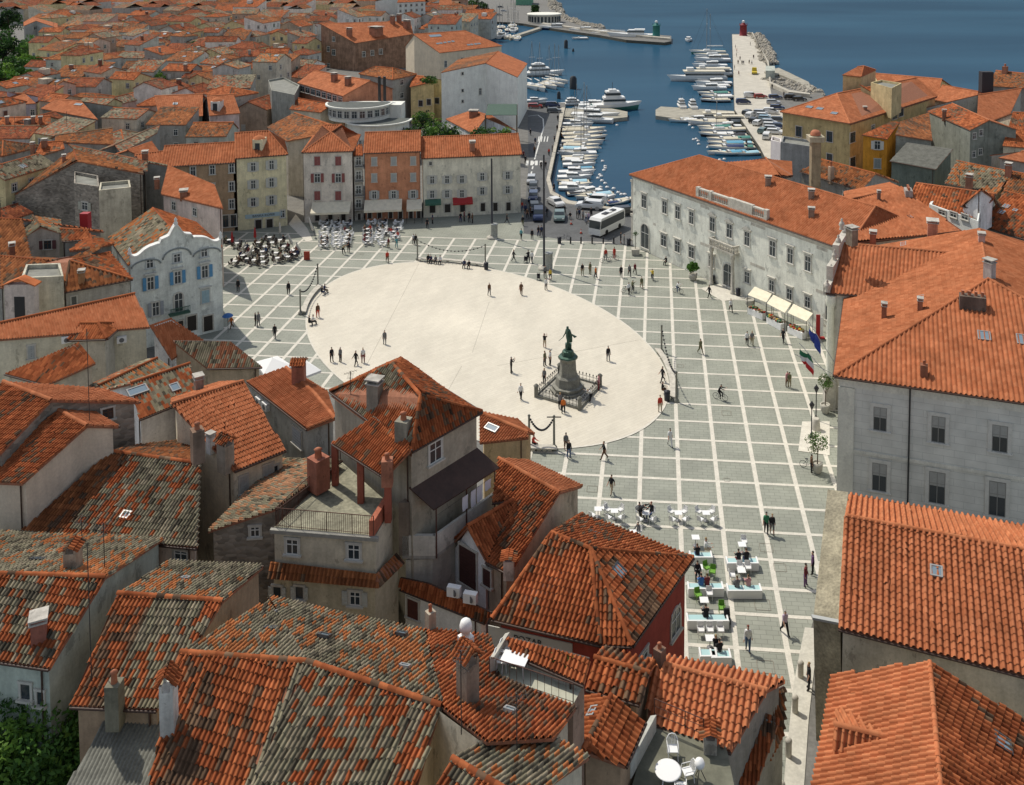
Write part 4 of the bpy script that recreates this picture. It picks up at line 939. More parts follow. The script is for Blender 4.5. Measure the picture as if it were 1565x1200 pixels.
# pediment gable with statue group at the wing's left end, facing the square
pa, pb_ = S(1264,447,12.6), S(1286,368,15.9); pc = pa+ (pb_-pa)*2; pc.z = 12.6; pb_ = (pa+pc)/2+V(0,0,3.6)
root = empty('gable_front', V(pa.x,pa.y,0), 'carved white stone gable with a lion relief on the front of the town hall', 'gable')
mb = MB(); d = V(pc.x-pa.x, pc.y-pa.y, 0).normalized(); n_ = V(d.y,-d.x,0); st_ = STONE()
for s0_, s1_, t0_, t1_ in ((0,.28,0,1.1),(.1,.42,1.0,2.6),(.3,.7,2.4,4.0),(.58,.9,1.0,2.6),(.72,1,0,1.1)):
    L_ = V(pc.x-pa.x,pc.y-pa.y,0).length
    mb.obox(V(pa.x,pa.y,12.3+t0_)+d*L_*s0_+n_*.3, d*L_*(s1_-s0_), n_*-.7, V(0,0,t1_-t0_), st_)
mb.obj('stone_gable', root)
for t in (.02,.34,.66,.98):
    q = V(pa.x,pa.y,0)+d*L_*t+n_*.35; mb = MB(); mb.box((q.x,q.y,0), 1.1, 1.1, 3.4, st_); mb.lathe((q.x,q.y,3.4), [(.5,0),(.42,.3),(.38,7.6),(.55,7.9),(.6,8.4),(.6,8.9)], plaster((.56,.54,.45),.2), 12); mb.obj('column', root)
mb = MB()
for i in range(9):
    t = i/8; zz = 12.6+4.2*(1-abs(t-.5)*2)+(.3 if t != .5 else .6); q = V(pa.x,pa.y,zz)+d*L_*t
    mb.lathe(tuple(q), [(.28,-.2),(.2,.1),(.34,.35),(.26,.6),(.1,.75),(.16,.9),(.03,1.1)], st_, 8)
mb.obj('finial', root)
# ================================================================ helpers for rows of facades
def dz(yb): return (P(0, yb, 0)).y
def zat(xb, yb, ye):
    g = P(xb, yb, 0); lo, hi = 0, 40
    for _ in range(40):
        m = (lo+hi)/2
        if PR(V(g.x, g.y, m))[1] > ye: lo = m
        else: hi = m
    return lo
def rowhouse(name, label, A, B, ye, depth, rise, k, wall, hip=(0,0), cat='house', kb=None, over=.3, zb=0, ze=None, **kw):
    """front wall foot from photo pixel A to B, eave seen at photo row ye above A"""
    a, b = P(*A, 0), P(*B, 0); z = ze or zat(A[0], A[1], ye); d = (b-a).normalized(); n = V(-d.y, d.x, 0)
    a = a-d*.05-n*over; b = b+d*.05-n*over; D = depth+2*over
    e = [V(a.x,a.y,z), V(b.x,b.y,z), V(b.x,b.y,z)+n*D, V(a.x,a.y,z)+n*D]
    r0 = e[0]+n*D/2+d*(D/2*hip[0])+V(0,0,rise); r1 = e[1]+n*D/2-d*(D/2*hip[1])+V(0,0,rise)
    f = [([r0,e[0],e[1],r1],k), ([r1,e[2],e[3],r0],kb or k)]
    if hip[0]: f.append(([r0,e[3],e[0]],k))
    if hip[1]: f.append(([r1,e[1],e[2]],k))
    return house(name, label, cat, f, wall, zb, over=over, **kw)
def strip_on(h, x, y, z, hgt, proud, mt, name='string_course', s0=0, s1=1, low=None):
    r = hit(h, x, y, True)
    if not r: return
    n, e, p = r[1], r[3], r[0]
    for (A, B, za, zc) in h.walls:
        d = (B-A).normalized()
        if (d-e).length < .02 and abs((p-A).dot(V(d.y,-d.x,0))) < .1:
            L_ = (B-A).length; mb = MB(); mb.obox(V(A.x,A.y,z)+d*L_*s0, d*L_*(s1-s0), n*proud, V(0,0,hgt), mt); return mb.obj(name, h.root)
def awning(name, label, A, B, zt, out, drop, mt, group=None, legs=False):
    a, b = P(*A, 0), P(*B, 0); d = (b-a).normalized(); n = V(d.y, -d.x, 0); mb = MB()
    t0, t1 = V(a.x,a.y,zt), V(b.x,b.y,zt); u0, u1 = t0+n*out-V(0,0,drop), t1+n*out-V(0,0,drop)
    mb.obox(t0, t1-t0, u0-t0, V(0,0,.05), mt); mb.obox(u0+n*.03, u1-u0, V(0,0,-.28), n*.03, mt)
    root = empty(name, V(a.x,a.y,zt), label, 'awning', group); mb.obj('canvas', root)
    f = MB()
    for q in (u0, u1, (u0+u1)/2):
        q2 = V(q.x, q.y, q.z-.04)
        if legs: f.tube([q2, V(q.x,q.y,.05)], .035, DARK(), 5)
        else: f.tube([q2, q2-n*out+V(0,0,-.6)], .03, DARK(), 4)
    f.obj('frame', root); return root
cream_canvas = mat('cream_canvas', (.74,.68,.52), .9, noise=.15, scale=1.5); red_canvas = mat('red_canvas', (.35,.03,.03), .9); green_canvas = mat('green_canvas', (.05,.13,.09), .9)
def door(h, x, y, wpx, hpx, col=(.03,.025,.02), name='door'):
    r = hit(h, x, y, True)
    if not r: return
    p, n, t, e = r; k = FPX/p.y; w = wpx/k/max(.2, abs(e.x-e.y*(p.x/p.y))); hh = hpx/k; mb = MB(); m_ = mat('door_'+hsh(col), col, .6)
    mb.obox(V(p.x,p.y,p.z-hh/2)-e*w/2, e*w, n*.06, V(0,0,hh), m_)
    for s in (-1, 1): mb.obox(V(p.x,p.y,p.z-hh/2)+e*(s*w/2)-e*.08, e*.16, n*.12, V(0,0,hh+.12), STONE())
    mb.obox(V(p.x,p.y,p.z+hh/2)-e*(w/2+.08), e*(w+.16), n*.121, V(0,0,.16), STONE())
    return mb.obj(name, h.root)
# ================================================================ the row at the far side of the square
h = rowhouse('townhouse','narrow brown-beige townhouse at the far left corner of the square',(248,362),(361,353),255,10,2.4,'N',plaster((.30,.21,.13)))
for y in (259,287,314): winrow(h,(295,y+3),(354,y-2),3,8,15,col=(.5,.48,.42))
winrow(h,(345,338),(357,337),2,9,18,st='dark')
chimney(h,222,248,9,18,'slab'); 
h = rowhouse('townhouse','pale yellow townhouse with white shutters and a round-topped roof dormer',(362,353),(441,345),242,11,3.2,'N',plaster((.50,.45,.29)),hip=(0,.5))
for y in (254,281,308): winrow(h,(387,y+1),(415,y-2),2,8,14,shut='open',sc=(.50,.50,.45),col=(.5,.48,.4))
door(h,395,344,11,17); door(h,412,343,11,17); win(h,432,327,7,12)
r = hit(h,403,329,True)
if r:
    p, n, t, e = r; mb = MB(); mb.obox(p-e*3-V(0,0,.35), e*6, n*.08, V(0,0,.7), mat('sign_pale_blue', (.35,.45,.48), .6)); s = mb.obj('shop_sign', h.root)
    def text_on(parent, txt, p, n, e, size, mt, name='lettering'):
        cu = bpy.data.curves.new('lettering', 'FONT'); cu.body = txt; cu.size = size; cu.extrude = .01; cu.align_x = 'CENTER'; cu.align_y = 'CENTER'
        tmp = bpy.data.objects.new('t', cu); COL.objects.link(tmp); dg = bpy.context.evaluated_depsgraph_get(); me = bpy.data.meshes.new_from_object(tmp.evaluated_get(dg)); bpy.data.objects.remove(tmp)
        me.materials.clear(); me.materials.append(mt)
        M = Matrix(((e.x, 0, n.x, p.x), (e.y, 0, n.y, p.y), (0, 1, 0, p.z), (0, 0, 0, 1)))
        return inst(name, me, parent, M)
    # (e must run to the right for a reader in front)
    rr = e if n.cross(e).z > 0 or True else -e
    rgt = V(-n.y, n.x, 0)
    text_on(h.root, 'BANKA KOPER', p+n*.1, n, rgt, .55, DARK())
r = hit(h,397,222)
if r:
    p = r[0]; mb = MB(); dpl = plaster((.5,.45,.3)); mb.box((p.x,p.y,p.z-1.4), 1.7, 2.4, 2.6, dpl); mb.lathe((p.x,p.y-.25,p.z+1.2), [(1.1,0),(.8,.35),(.3,.6),(.02,.7)], tilemat('N'), 10)
    mb.obox((p.x-.4,p.y-1.26,p.z-.9), (.8,0,0), (0,.05,0), (0,0,1.5), glass()); mb.obj('dormer', h.roof)
h = rowhouse('townhouse','off-white townhouse with dark red shutters and a pyramid-like roof',(464,341),(541,338),233,13,3.4,'N',plaster((.50,.45,.38)),hip=(.9,.9))
for y, sh in ((246,'closed'),(272,'open'),(299,'closed')): winrow(h,(485,y),(517,y),2,9,14,shut='closed' if sh=='closed' else 'open',sc=(.26,.09,.08))
for x in (485, 505, 525): door(h,x,332,8,11)
h = rowhouse('townhouse','narrow grey infill house with stacked balconies between white and orange facades',(542,338),(556,337),238,8,1.0,'O',plaster((.30,.28,.24)),ridge=False)
for y in (246,268,290,311):
    win(h,548,y,8,13); r = hit(h,549,y+9,True)
    if r:
        p,n,t,e = r; mb = MB(); mb.obox(p-e*.75, e*1.5, n*.8, V(0,0,.1), GREYW and plaster(GREYW)); 
        for i in range(9): mb.tube([p-e*.7+e*(i*.175)+n*.75+V(0,0,.1), p-e*.7+e*(i*.175)+n*.75+V(0,0,1.0)], .02, DARK(), 4)
        mb.tube([p-e*.75+n*.75+V(0,0,1.0), p+e*.75+n*.75+V(0,0,1.0)], .03, DARK(), 4); mb.obj('balcony', h.root)
door(h,549,331,6,10)
h = rowhouse('townhouse','orange-painted townhouse with grey shutters and white window frames',(557,337),(644,333),234,10,2.6,'N',plaster((.40,.18,.10)))
for y in (247,272,298): winrow(h,(572,y),(631.5,y-1),3,7,12,col=(.5,.48,.42),shut='closed' if y<290 else 'open',sc=(.36,.37,.35))
for x in (565, 580, 597, 612, 628, 640): door(h,x,328,7,12,(.04,.03,.025))
h = rowhouse('townhouse','long cream-white townhouse by the harbour road with shops in its ground floor',(645,333),(798,325),242,11,2.6,'N',plaster((.49,.46,.37)))
for y in (275,297): winrow(h,(660.5,y),(706,y-1),3,7,12,shut='open',sc=(.5,.49,.44)); winrow(h,(737,y-5),(776,y-7),2,7,12,shut='open',sc=(.5,.49,.44))
win(h,658,250,4,5)
for x, ww in ((661,10),(684,10),(707,9),(738,8),(757,8),(777,8)): door(h,x,319-(x-660)*.03,ww,13)
chimney(h,722,229,9,14,'slab')
for x, nm, hh_ in ((688,'shop sign',0),): pass
awning('awning','wide cream awning over the cafe below the red-shuttered townhouse',(478,340.5),(537,338.4),3.6,2.6,1.2,cream_canvas,'cafe awnings on the far row')
awning('awning','wide cream awning below the orange-painted townhouse',(558,337),(615,334.6),3.6,2.6,1.2,cream_canvas,'cafe awnings on the far row')
awning('awning','small square cream awning on posts between orange and white townhouses',(622,334.3),(645,333.2),3.4,3.2,.9,cream_canvas,'cafe awnings on the far row',legs=True)
awning('awning','bright red awning over a shop in the long cream townhouse',(692,330.6),(722,329),3.4,1.5,.7,red_canvas,'cafe awnings on the far row')
awning('awning','thin dark green awning at the left end of the long cream townhouse',(650,332.8),(674,331.6),3.3,1.3,.5,green_canvas,'cafe awnings on the far row')
# ================================================================ baroque house
fl_, fr_ = P(203,537,0), P(341,504,0); d = (fr_-fl_).normalized(); n = V(-d.y,d.x,0); ZE = 10.6
L_ = (fr_-fl_).length
E0, E1 = V(fl_.x,fl_.y,ZE)-d*.2, V(fr_.x,fr_.y,ZE)+d*.2; E2, E3 = E1+n*13, E0+n*13
rf, rb = (E0+E1)/2+V(0,0,3.0)+n*.3, (E0+E1)/2+V(0,0,3.0)+n*13
E0b, E1b = E0+n*.3, E1+n*.3
h = H['baroque'] = house('baroque_house','pale blue-white baroque house with curved gable and bright blue shutters','house',[([rf,rb,E3,E0b],'G'),([rb,rf,E1b,E2],'O')],plaster((.48,.50,.46)),0,over=.05,gutter=False)
fm = plaster((.48,.50,.46)); root = h.root; mb = MB(); N_ = 48
prof = []
for i in range(N_+1):
    x = abs(i/N_-.5)*2; prof.append(ZE+float(np.interp(x, (0,.05,.1,.15,.2,.34,.37,.42,.6,.7,.82,.9,1), (3.9,3.75,3.3,2.75,2.6,2.4,1.95,1.95,1.75,1.5,1.0,.9,1.15))))
for i in range(N_):
    a0 = fl_+d*L_*i/N_; za, zc = prof[i], prof[i+1]
    q = [V(a0.x,a0.y,10.3), V(a0.x,a0.y,10.3)+d*L_/N_, V(a0.x,a0.y,zc)+d*L_/N_, V(a0.x,a0.y,za)]
    bk = [p+n*.5 for p in q]; f3 = [p-n*.02 for p in q]
    mb.quads([tuple(p) for p in f3+bk], [(0,1,2,3),(7,6,5,4),(3,2,6,7)], fm)
mb.obj('curved_gable', root)
mb = MB(); wcap = mat('white_coping', (.66,.66,.62), .7, noise=.15, scale=2)
for i in range(N_): 
    a0 = fl_+d*L_*i/N_; mb.obox(V(a0.x,a0.y,prof[i])-n*.2, d*L_/N_+V(0,0,prof[i+1]-prof[i]), n*.9, V(0,0,.18), wcap)
for t in (0,.5,1): q = fl_+d*L_*t+n*.2; mb.lathe((q.x,q.y,(prof[0] if t != .5 else prof[N_//2])+.1), [(.2,0),(.28,.2),(.14,.4),(.22,.6),(.03,.9)], wcap, 8)
mb.obj('coping', root)
mb = MB(); gc = mat('grey_moulding', (.22,.24,.23), .8, noise=.2)
for k in range(3):
    c_ = (k+.5)/3; pts = []
    for j in range(13): a = math.pi*j/12; pts.append(V(fl_.x,fl_.y,10.2+(.75 if k!=1 else 1.1)*math.sin(a)+(.35 if k == 1 else 0))+d*L_*(c_-.155*math.cos(a))-n*.1)
    mb.tube(pts, .1, gc, 5)
mb.obj('moulding', root)
h.walls = [(V(fl_.x,fl_.y,0)-n*.02, V(fr_.x,fr_.y,0)-n*.02, ZE, ZE)]; mb = MB(); mb.obox(V(fl_.x,fl_.y,0), fr_-fl_, n*.35, V(0,0,10.4), fm); mb.obj('front_wall', root)
winrow(h,(229,403),(312,386),3,11,14,col=(.42,.45,.44))
BL = (.10,.27,.45)
winrow(h,(230,433),(313,415),3,11,20,shut='open',sc=BL,st='cornice',col=(.5,.5,.46))
win(h,238,472,11,22,shut='open',sc=(.3,.32,.34)); win(h,273,462,14,30,st='arch',shut=None); win(h,314,453,12,20,shut='closed',sc=(.30,.42,.46),st='cornice',col=(.5,.5,.46))
for x in (293,318): door(h,x,494,16,24)
door(h,275,500,12,20)
r = hit(h,273,478,True)
if r:
    p, n_, t, e = r; mb = MB(); gm = mat('green_balcony', (.05,.11,.08), .7); mb.obox(p-e*1.2, e*2.4, n_*.9, V(0,0,.15), gm)
    for i in range(15): mb.tube([p-e*1.15+e*(i*.165)+n_*.85, p-e*1.15+e*(i*.165)+n_*.85+V(0,0,.9)], .03, gm, 4)
    mb.tube([p-e*1.2+n_*.85+V(0,0,.9), p+e*1.2+n_*.85+V(0,0,.9)], .05, gm, 4); mb.obj('balcony', root)
# ================================================================ court palace
PFl, PFr = P(969,375,0), P(1276,513,0); d = (PFr-PFl).normalized(); n = V(-d.y,d.x,0); ZP = 11.6; DP = 15; o_ = .55
if n.x < 0: pass
E = [V(PFl.x,PFl.y,ZP)-n*o_-d*o_, V(PFr.x,PFr.y,ZP)-n*o_+d*2, V(PFr.x,PFr.y,ZP)+n*DP+d*2, V(PFl.x,PFl.y,ZP)+n*DP-d*o_]
R0 = E[0]+n*(DP/2+.4)+d*8+V(0,0,3.7); R1 = E[1]+n*(DP/2+.4)-d*2+V(0,0,3.7)
h = H['palace'] = house('palace','long neoclassical palace with pilasters, tall windows and an arched stone doorway','palace',
  [([R0,E[0],E[1],R1],'N'),([R0,E[3],E[0]],'N'),([R1,E[2],E[3],R0],'N'),([R1,E[1],E[2]],'N')],plaster((.62,.59,.48),.22),0,w=.34,over=o_)
st_ = STONE(); PL = (PFr-PFl).length
mb = MB(); lowm = plaster((.62,.54,.37),.25); 
def pfo(s, z, out=.0): return V(PFl.x,PFl.y,z)+d*PL*s-n*out
h.walls.append((V(PFl.x,PFl.y,0), V(PFr.x,PFr.y,0), ZP, ZP))
mb.obox(pfo(0,0,.06), d*PL, n*.3, V(0,0,5.3), lowm); mb.obj('ground_floor_wall', h.root)
h.walls.append((pfo(0,0,.06), pfo(1,0,.06), 5.3, 5.3))
mb = MB(); mb.obox(pfo(0,5.3,.3), d*PL, n*.4, V(0,0,.3), st_); mb.obox(pfo(0,0,.25), d*PL, n*.4, V(0,0,.7), st_); mb.obj('string_course', h.root)
mb = MB(); mb.obox(pfo(0,ZP-.75,.32), d*PL, n*.4, V(0,0,.35), st_); mb.obox(pfo(0,ZP-.4,.52), d*PL, n*.5, V(0,0,.25), st_); mb.obj('cornice', h.root)
def pil(s, z0, z1, wd=.7, out=.22): mb.obox(pfo(s,z0,out)-d*wd/2, d*wd, n*.3, V(0,0,z1-z0), st_); mb.obox(pfo(s,z1-.4,out+.1)-d*wd*.65, d*wd*1.3, n*.3, V(0,0,.4), st_); mb.obox(pfo(s,z0,out+.08)-d*wd*.6, d*wd*1.2, n*.3, V(0,0,.3), st_)
def sfrac(x, y):                               # fraction along the facade for a pixel on it
    A, B = PFl, PFr; nn = V((B-A).y, -(B-A).x, 0).normalized(); dd = ray(x, y); t = (A-C0).dot(nn)/dd.dot(nn); return (C0+dd*t-A).dot(d)/PL
cols = [(968,330),(975,330),(1002,340),(1076,350),(1083,350),(1153,390),(1161,390),(1168,395),(1254,430),(1262,430)]
for x, y in cols:
    s = sfrac(x, y); mb = MB(); pil(s, 5.7, ZP-.8); mb.obj('pilaster', h.root); mb = MB(); pil(s, .7, 5.2); mb.obj('pilaster', h.root)
for x, y in ((984.5,308),(1016,317),(1036,325),(1057,333)): win(h,x,y,7,20,st='cornice',col=(.5,.48,.42))
for x, y in ((1089,343),(1115,353),(1142,365)): win(h,x,y,8,22,st='pediment',col=(.5,.48,.42))
for x, y in ((1181,380),(1208,391),(1235,403)): win(h,x,y,9,24,st='cornice',col=(.5,.48,.42))
for x, y in ((1014.6,368),(1035.6,377),(1057,386),(1087.5,400),(1142,424),(1179.6,437),(1206.7,450),(1234.5,462)): win(h,x,y,8,18,st='cornice',col=(.5,.48,.42))
win(h,986,361,12,38,st='arch',col=(.5,.48,.42)); win(h,1113.5,421,16,36,st='arch',col=(.52,.5,.44)); win(h,1268,470,12,44,st='arch',col=(.5,.48,.42))
# balcony with balusters over the doorway
s = sfrac(1113,380); mb = MB(); zb_ = 5.6
mb.obox(pfo(s,zb_,1.5)-d*2.6, d*5.2, n*1.5, V(0,0,.25), st_); mb.obox(pfo(s,zb_+1.1,1.5)-d*2.6, d*5.2, n*.25, V(0,0,.18), st_)
for i in range(16): q = pfo(s,zb_+.25,1.37)-d*(2.4-i*.32); mb.lathe(tuple(q), [(.08,0),(.12,.25),(.06,.5),(.1,.85)], st_, 6)
for sd in (-2.5,2.4):
    mb.obox(pfo(s,zb_+1.1,1.5)+d*sd, n*1.4, d*.18, V(0,0,.18), st_)
    for i in range(4): mb.lathe(tuple(pfo(s,zb_+.25,1.2-i*.33)+d*(sd+.09)), [(.08,0),(.12,.25),(.06,.5),(.1,.85)], st_, 6)
for sd in (-2.2,2.2): mb.lathe(tuple(pfo(s,0,1.2)+d*sd), [(.34,0),(.34,.4),(.25,.5),(.23,4.8),(.34,5.0),(.34,5.6)], st_, 10)
mb.obj('balcony', h.root)
# attic balustrade
s0, s1 = sfrac(1068,298), sfrac(1172,338); mb = MB(); z = ZP+.0
mb.obox(pfo(s0,z,.3), d*PL*(s1-s0), n*.5, V(0,0,.35), st_); mb.obox(pfo(s0,z+1.3,.3), d*PL*(s1-s0), n*.5, V(0,0,.2), st_)
nb = int(PL*(s1-s0)/.38)
for i in range(nb): mb.lathe(tuple(pfo(s0,z+.35,.1)+d*(.2+i*.38)), [(.09,0),(.13,.3),(.07,.6),(.11,.95)], st_, 6)
for t in (0,.2,.5,.8,1): mb.obox(pfo(s0+(s1-s0)*t,z,.34)-d*.3, d*(.6 if t not in (.5,) else 4.2), n*.56, V(0,0,1.6), st_)
mb.obj('balustrade', h.root)
for x, y in ((1174,283),(1240,303),(1240,331)): chimney(h,x,y,9,14,'slab',(.22,.16,.12))
# ================================================================ harbour side block behind the palace (yellow, with stair tower)
h = house('harbour_block','large ochre-beige harbour block with hipped orange roof and a square stair tower','building',
  [([S(1279,143,15.6),S(1192,171,12),S(1299,189,12)],'N'),([S(1279,143,15.6),S(1299,189,12),S(1433,147,12),S(1400,119,15.6)],'N'),([S(1400,119,15.6),S(1433,147,12),S(1345,128,12)],'N'),([S(1400,119,15.6),S(1345,128,12),S(1192,171,12),S(1279,143,15.6)],'N')],plaster((.36,.27,.13)),0,over=.6)
winrow(h,(1221,201),(1268,209),2,9,16,col=(.5,.45,.4),st='dark'); winrow(h,(1221,235),(1268,243),2,9,16,col=(.5,.45,.4),st='dark'); winrow(h,(1303,210),(1303,248),2,8,16,st='dark'); winrow(h,(1367,176),(1377,172),2,7,12,st='dark'); win(h,1334,195,5,8)
for x, y in ((1237,164),(1253,166.5),(1275,173.5)): skylight(h,x,y,11,7)
skylight(h,1397,143,11,7); chimney(h,1322,168,6,5,'slab')
TW = plaster((.38,.31,.17))
h = house('stair_tower','small square tower with its own orange roof rising from the ochre harbour block','tower',gable(S(1310,102.5,19.4),S(1320,101,19.4),.4,F=[(1287,114.5),(1316,117.5)],B=[(1318,101.5),(1339,107)],k='N',hipa=True,hipb=True),TW,12,over=.4)
h = house('roof_block','plain ochre penthouse block with a small sloping orange roof beside the stair tower','building',[([S(1313,129,16.8),S(1319,133,16.2),S(1343,147,14.6),S(1346,140,15.2)],'O')],TW,11)
def flat(name, label, pts, z, mt, zb=0, cat='building', top=None, par=.5):
    q = [S(x, y, z) for x, y in pts]; c = sum(q, V(0,0,0))/len(q); root = empty(name, V(c.x,c.y,zb), label, cat)
    mb = MB(); n = len(q); 
    if sum((q[i].x*q[(i+1)%n].y-q[(i+1)%n].x*q[i].y) for i in range(n)) < 0: q.reverse()
    mb.quads([tuple(p) for p in q]+[(p.x,p.y,zb) for p in q], [(n+i,n+(i+1)%n,(i+1)%n,i) for i in range(n)], mt); 
    inn = [p+(c-p)*min(.25, .35/max((c-p).length,.1)) for p in q]; inn = [V(p.x,p.y,z) for p in inn]
    mb.quads([tuple(p) for p in q]+[tuple(p) for p in inn], [(i,(i+1)%n,n+(i+1)%n,n+i) for i in range(n)], mt)
    mb.quads([tuple(p) for p in inn]+[(p.x,p.y,z-par) for p in inn], [(i,(i+1)%n,n+(i+1)%n,n+i) for i in range(n)], mt)
    mb.obj('wall', root); mb = MB(); mb.poly([V(p.x,p.y,z-par+.01) for p in inn], top or mat('flat_roof_felt', (.22,.22,.19), .9, noise=.3, scale=.7)); mb.obj('flat_roof', root)
    h = House(); h.root = root; h.roof = root; h.lod = 1; h.faces = [q]; h.walls = [(V(q[i].x,q[i].y,zb),V(q[(i+1)%n].x,q[(i+1)%n].y,zb),z,z) for i in range(n)]; HOUSES.append(h); h.hull = q
    FOOT.append([(p.x,p.y) for p in q]); return h
h = flat('penthouse','flat-topped ochre penthouse box with white rim on the harbour block roof',[(1331,126),(1347,122),(1378,127),(1363,135)],17.6,TW,11)
# long roofs behind, at the sea
h = house('townhouse','long orange roof at the water behind the ochre harbour block','house',gable(S(1335,112,13.5),S(1440,121,13.5),.4,F=[(1350,140),(1432,152)],k='N'),plaster(YELLOW),0)
h = house('townhouse','orange roof strip on the sea edge right of the harbour block','house',gable(S(1440,130,12.5),S(1495,140,12.5),.4,F=[(1425,152),(1490,165)],k='N'),plaster(BEIGE),0)
h = house('townhouse','brown-roofed house with a dark chimney slab at the upper right edge of town','house',gable(S(1522,108,14),S(1600,116,14),.45,F=[(1508,131),(1600,137)],k='W'),plaster((.2,.18,.16)),0)
chimney(h,1536,112,7,14,'pot')
mb = MB(); q = S(1506,160,9); mb.box((q.x,q.y,0), 1.4*2, 2, 17.2, mat('dark_slab', (.03,.03,.035), .7)); o = mb.obj('chimney_stack', None, V(q.x,q.y,0)); tag(o,'tall dark chimney slab standing alone against the sea','chimney')
h = house('townhouse','orange-roofed house before the brown roof at the upper right edge','house',gable(S(1495,145,13),S(1562,135,13),.45,F=[(1493,182),(1538,187)],k='N'),plaster(GREYW),0)
h = house('townhouse','right-edge house with sunlit orange slope below the dark terrace wall','house',gable(S(1548,172,12.5),S(1640,175,12.5),.5,F=[(1532,223),(1640,232)],k='O'),plaster(BEIGE),0)
win(h,1556,205,16,10,st='dark')
h = house('townhouse','grey-walled house with bright tiled roof facing the sea in the right cluster','house',gable(S(1455,158,12.5),S(1512,184,12.0),.42,F=[(1417,170),(1483,199)],B=None,k='O',kb='N'),plaster((.19,.20,.17)),0)
winrow(h,(1489,208),(1488,236),2,5,10); winrow(h,(1499,203),(1498,232),2,5,10); chimney(h,1443,181,6,14,'slab')
h = house('townhouse','ochre-yellow house with white shutters in the right cluster','house',shed(S(1362,186,12.2),S(1376,186,12.2),.40,[(1317,206),(1356,213)],'O'),plaster(OCHRE),0)
win(h,1341,222,9,13,shut='open',sc=(.6,.6,.56)); win(h,1341,250,10,15,col=(.5,.5,.46),shut='closed',sc=(.25,.28,.28))
h = house('townhouse','house with grey sheet roof edged in white next to the ochre-yellow house','house',[([S(1386,218,10.2),S(1360,246,8.4),S(1430,259,8.4),S(1456,228,10.2)],'K')],plaster((.10,.12,.10)),0)
h = house('townhouse','dark-walled gable house beside the grey sheet roof','house',shed(S(1376,186,12.6),S(1420,172,12.6),.3,[(1368,206),(1425,215)],'W'),plaster((.20,.20,.17)),0)
h = house('townhouse','house with speckled black and beige tiles in the right cluster','house',gable(S(1462,246,10.6),S(1546,263,10.6),.42,F=[(1444,280),(1523,297)],k='G'),plaster((.30,.26,.18)),0)
chimney(h,1481,291,10,26,'slab',(.30,.14,.09)); antenna(h,1466,285,26,False)
h = house('townhouse','small orange roof between speckled roof and right edge','house',gable(S(1560,232,11.2),S(1640,224,11.2),.35,F=[(1526,241),(1640,262)],k='N'),plaster(GREYW),0)
h = house('townhouse','right-edge low orange roofs behind a brown chimney','house',gable(S(1545,262,10.6),S(1640,280,10.6),.4,F=[(1530,300),(1640,318)],k='W',kb='N'),plaster(BEIGE),0)
chimney(h,1541,270,10,22,'slab',(.25,.11,.07))
h = house('townhouse','roof with two joined skylights at the right edge behind the town hall','house',gable(S(1535,292,12.2),S(1640,318,12.2),.42,F=[(1500,345),(1640,388)],k='O'),plaster(GREYB),0)
skylight(h,1538,316,10,9); skylight(h,1531,325,10,9); skylight(h,1552,322,8,6)
h = house('townhouse','orange roof with glazed white dormer terrace behind the town hall','house',gable(S(1400,280,13.2),S(1520,297,13.2),.42,F=[(1378,330),(1490,352)],k='O',kb='N'),plaster(WHITEW),0)
h2 = flat('roof_terrace','pale roof terrace with wide glazing cut into the roof behind the town hall',[(1420,312),(1428,300),(1500,312),(1495,338)],11.8,plaster((.50,.51,.48),.1),6,par=.9)
winrow(h2,(1440,325),(1475,332),3,10,8)
h = house('roof_dormer','small hipped orange dormer roof above the glazed terrace','dormer',gable(S(1493,297,13.4),S(1510,300,13.4),.45,F=[(1468,315),(1500,320)],B=[(1500,290),(1520,303)],k='O',hipa=True,hipb=True),plaster(WHITEW),9)
# houses directly behind the palace
h = house('townhouse','plain low house with faded orange roof just behind the palace','house',gable(S(1256,244,12),S(1338,265.5,12),.4,F=[(1222,262),(1316,291)],k='W'),plaster((.22,.22,.2)),0)
chimney(h,1270,275,7,28,'pot',(.3,.22,.16)); win(h,1291,297,5,8)
h = house('townhouse','orange-roofed house with three slim skylights next to the palace roof','house',
  [([S(1293,306,14.8),S(1300,372,12.6),S(1470,352,13.0),S(1378,288,14.8)],'N'),([S(1293,306,14.8),S(1378,288,14.8),S(1360,280,13.2),S(1290,294,13.2)],'N')],plaster(BEIGE),0)
for x, y in ((1348,341),(1366,338),(1392,332)): skylight(h,x,y,8,10,white=False)
chimney(h,1388,300,24,14,'multi',(.3,.27,.24)); chimney(h,1343,307,6,16,'slab',(.15,.1,.08)); chimney(h,1335,340,7,12,'slab',(.15,.1,.08))
h = house('townhouse','small orange-roofed house at the left behind the palace roof','house',gable(S(1170,241,12),S(1192,270,11),.4,F=[(1108,252),(1168,268)],k='N'),plaster((.3,.29,.27)),0)
h = flat('party_wall','bare grey firewall block with two air units behind the palace',[(1193,217),(1240,224),(1240,214),(1197,208)],11.6,plaster((.20,.20,.19)),0)
h = flat('party_wall','tall pinkish white wall beside the parking area',[(1178,214),(1194,218),(1194,212),(1180,208)],11.4,plaster((.5,.46,.44),.1),0)
q = S(1245,290,9); mb = MB(); mb.box((q.x,q.y,0), 1.5, 1.5, 17.0, plaster((.25,.20,.13),.4)); mb.box((q.x,q.y,17), 2.3, 2.3, .9, plaster((.32,.29,.21),.3), top=1.08); mb.lathe((q.x,q.y,18), [(.9,0),(.8,.5),(.5,.8),(.05,.9)], mat('clay_pot', (.4,.15,.08), .8, noise=.2), 8)
o = mb.obj('chimney_tower', None, V(q.x,q.y,0)); tag(o,'tall plastered Venetian chimney tower with flared top behind the palace','chimney')
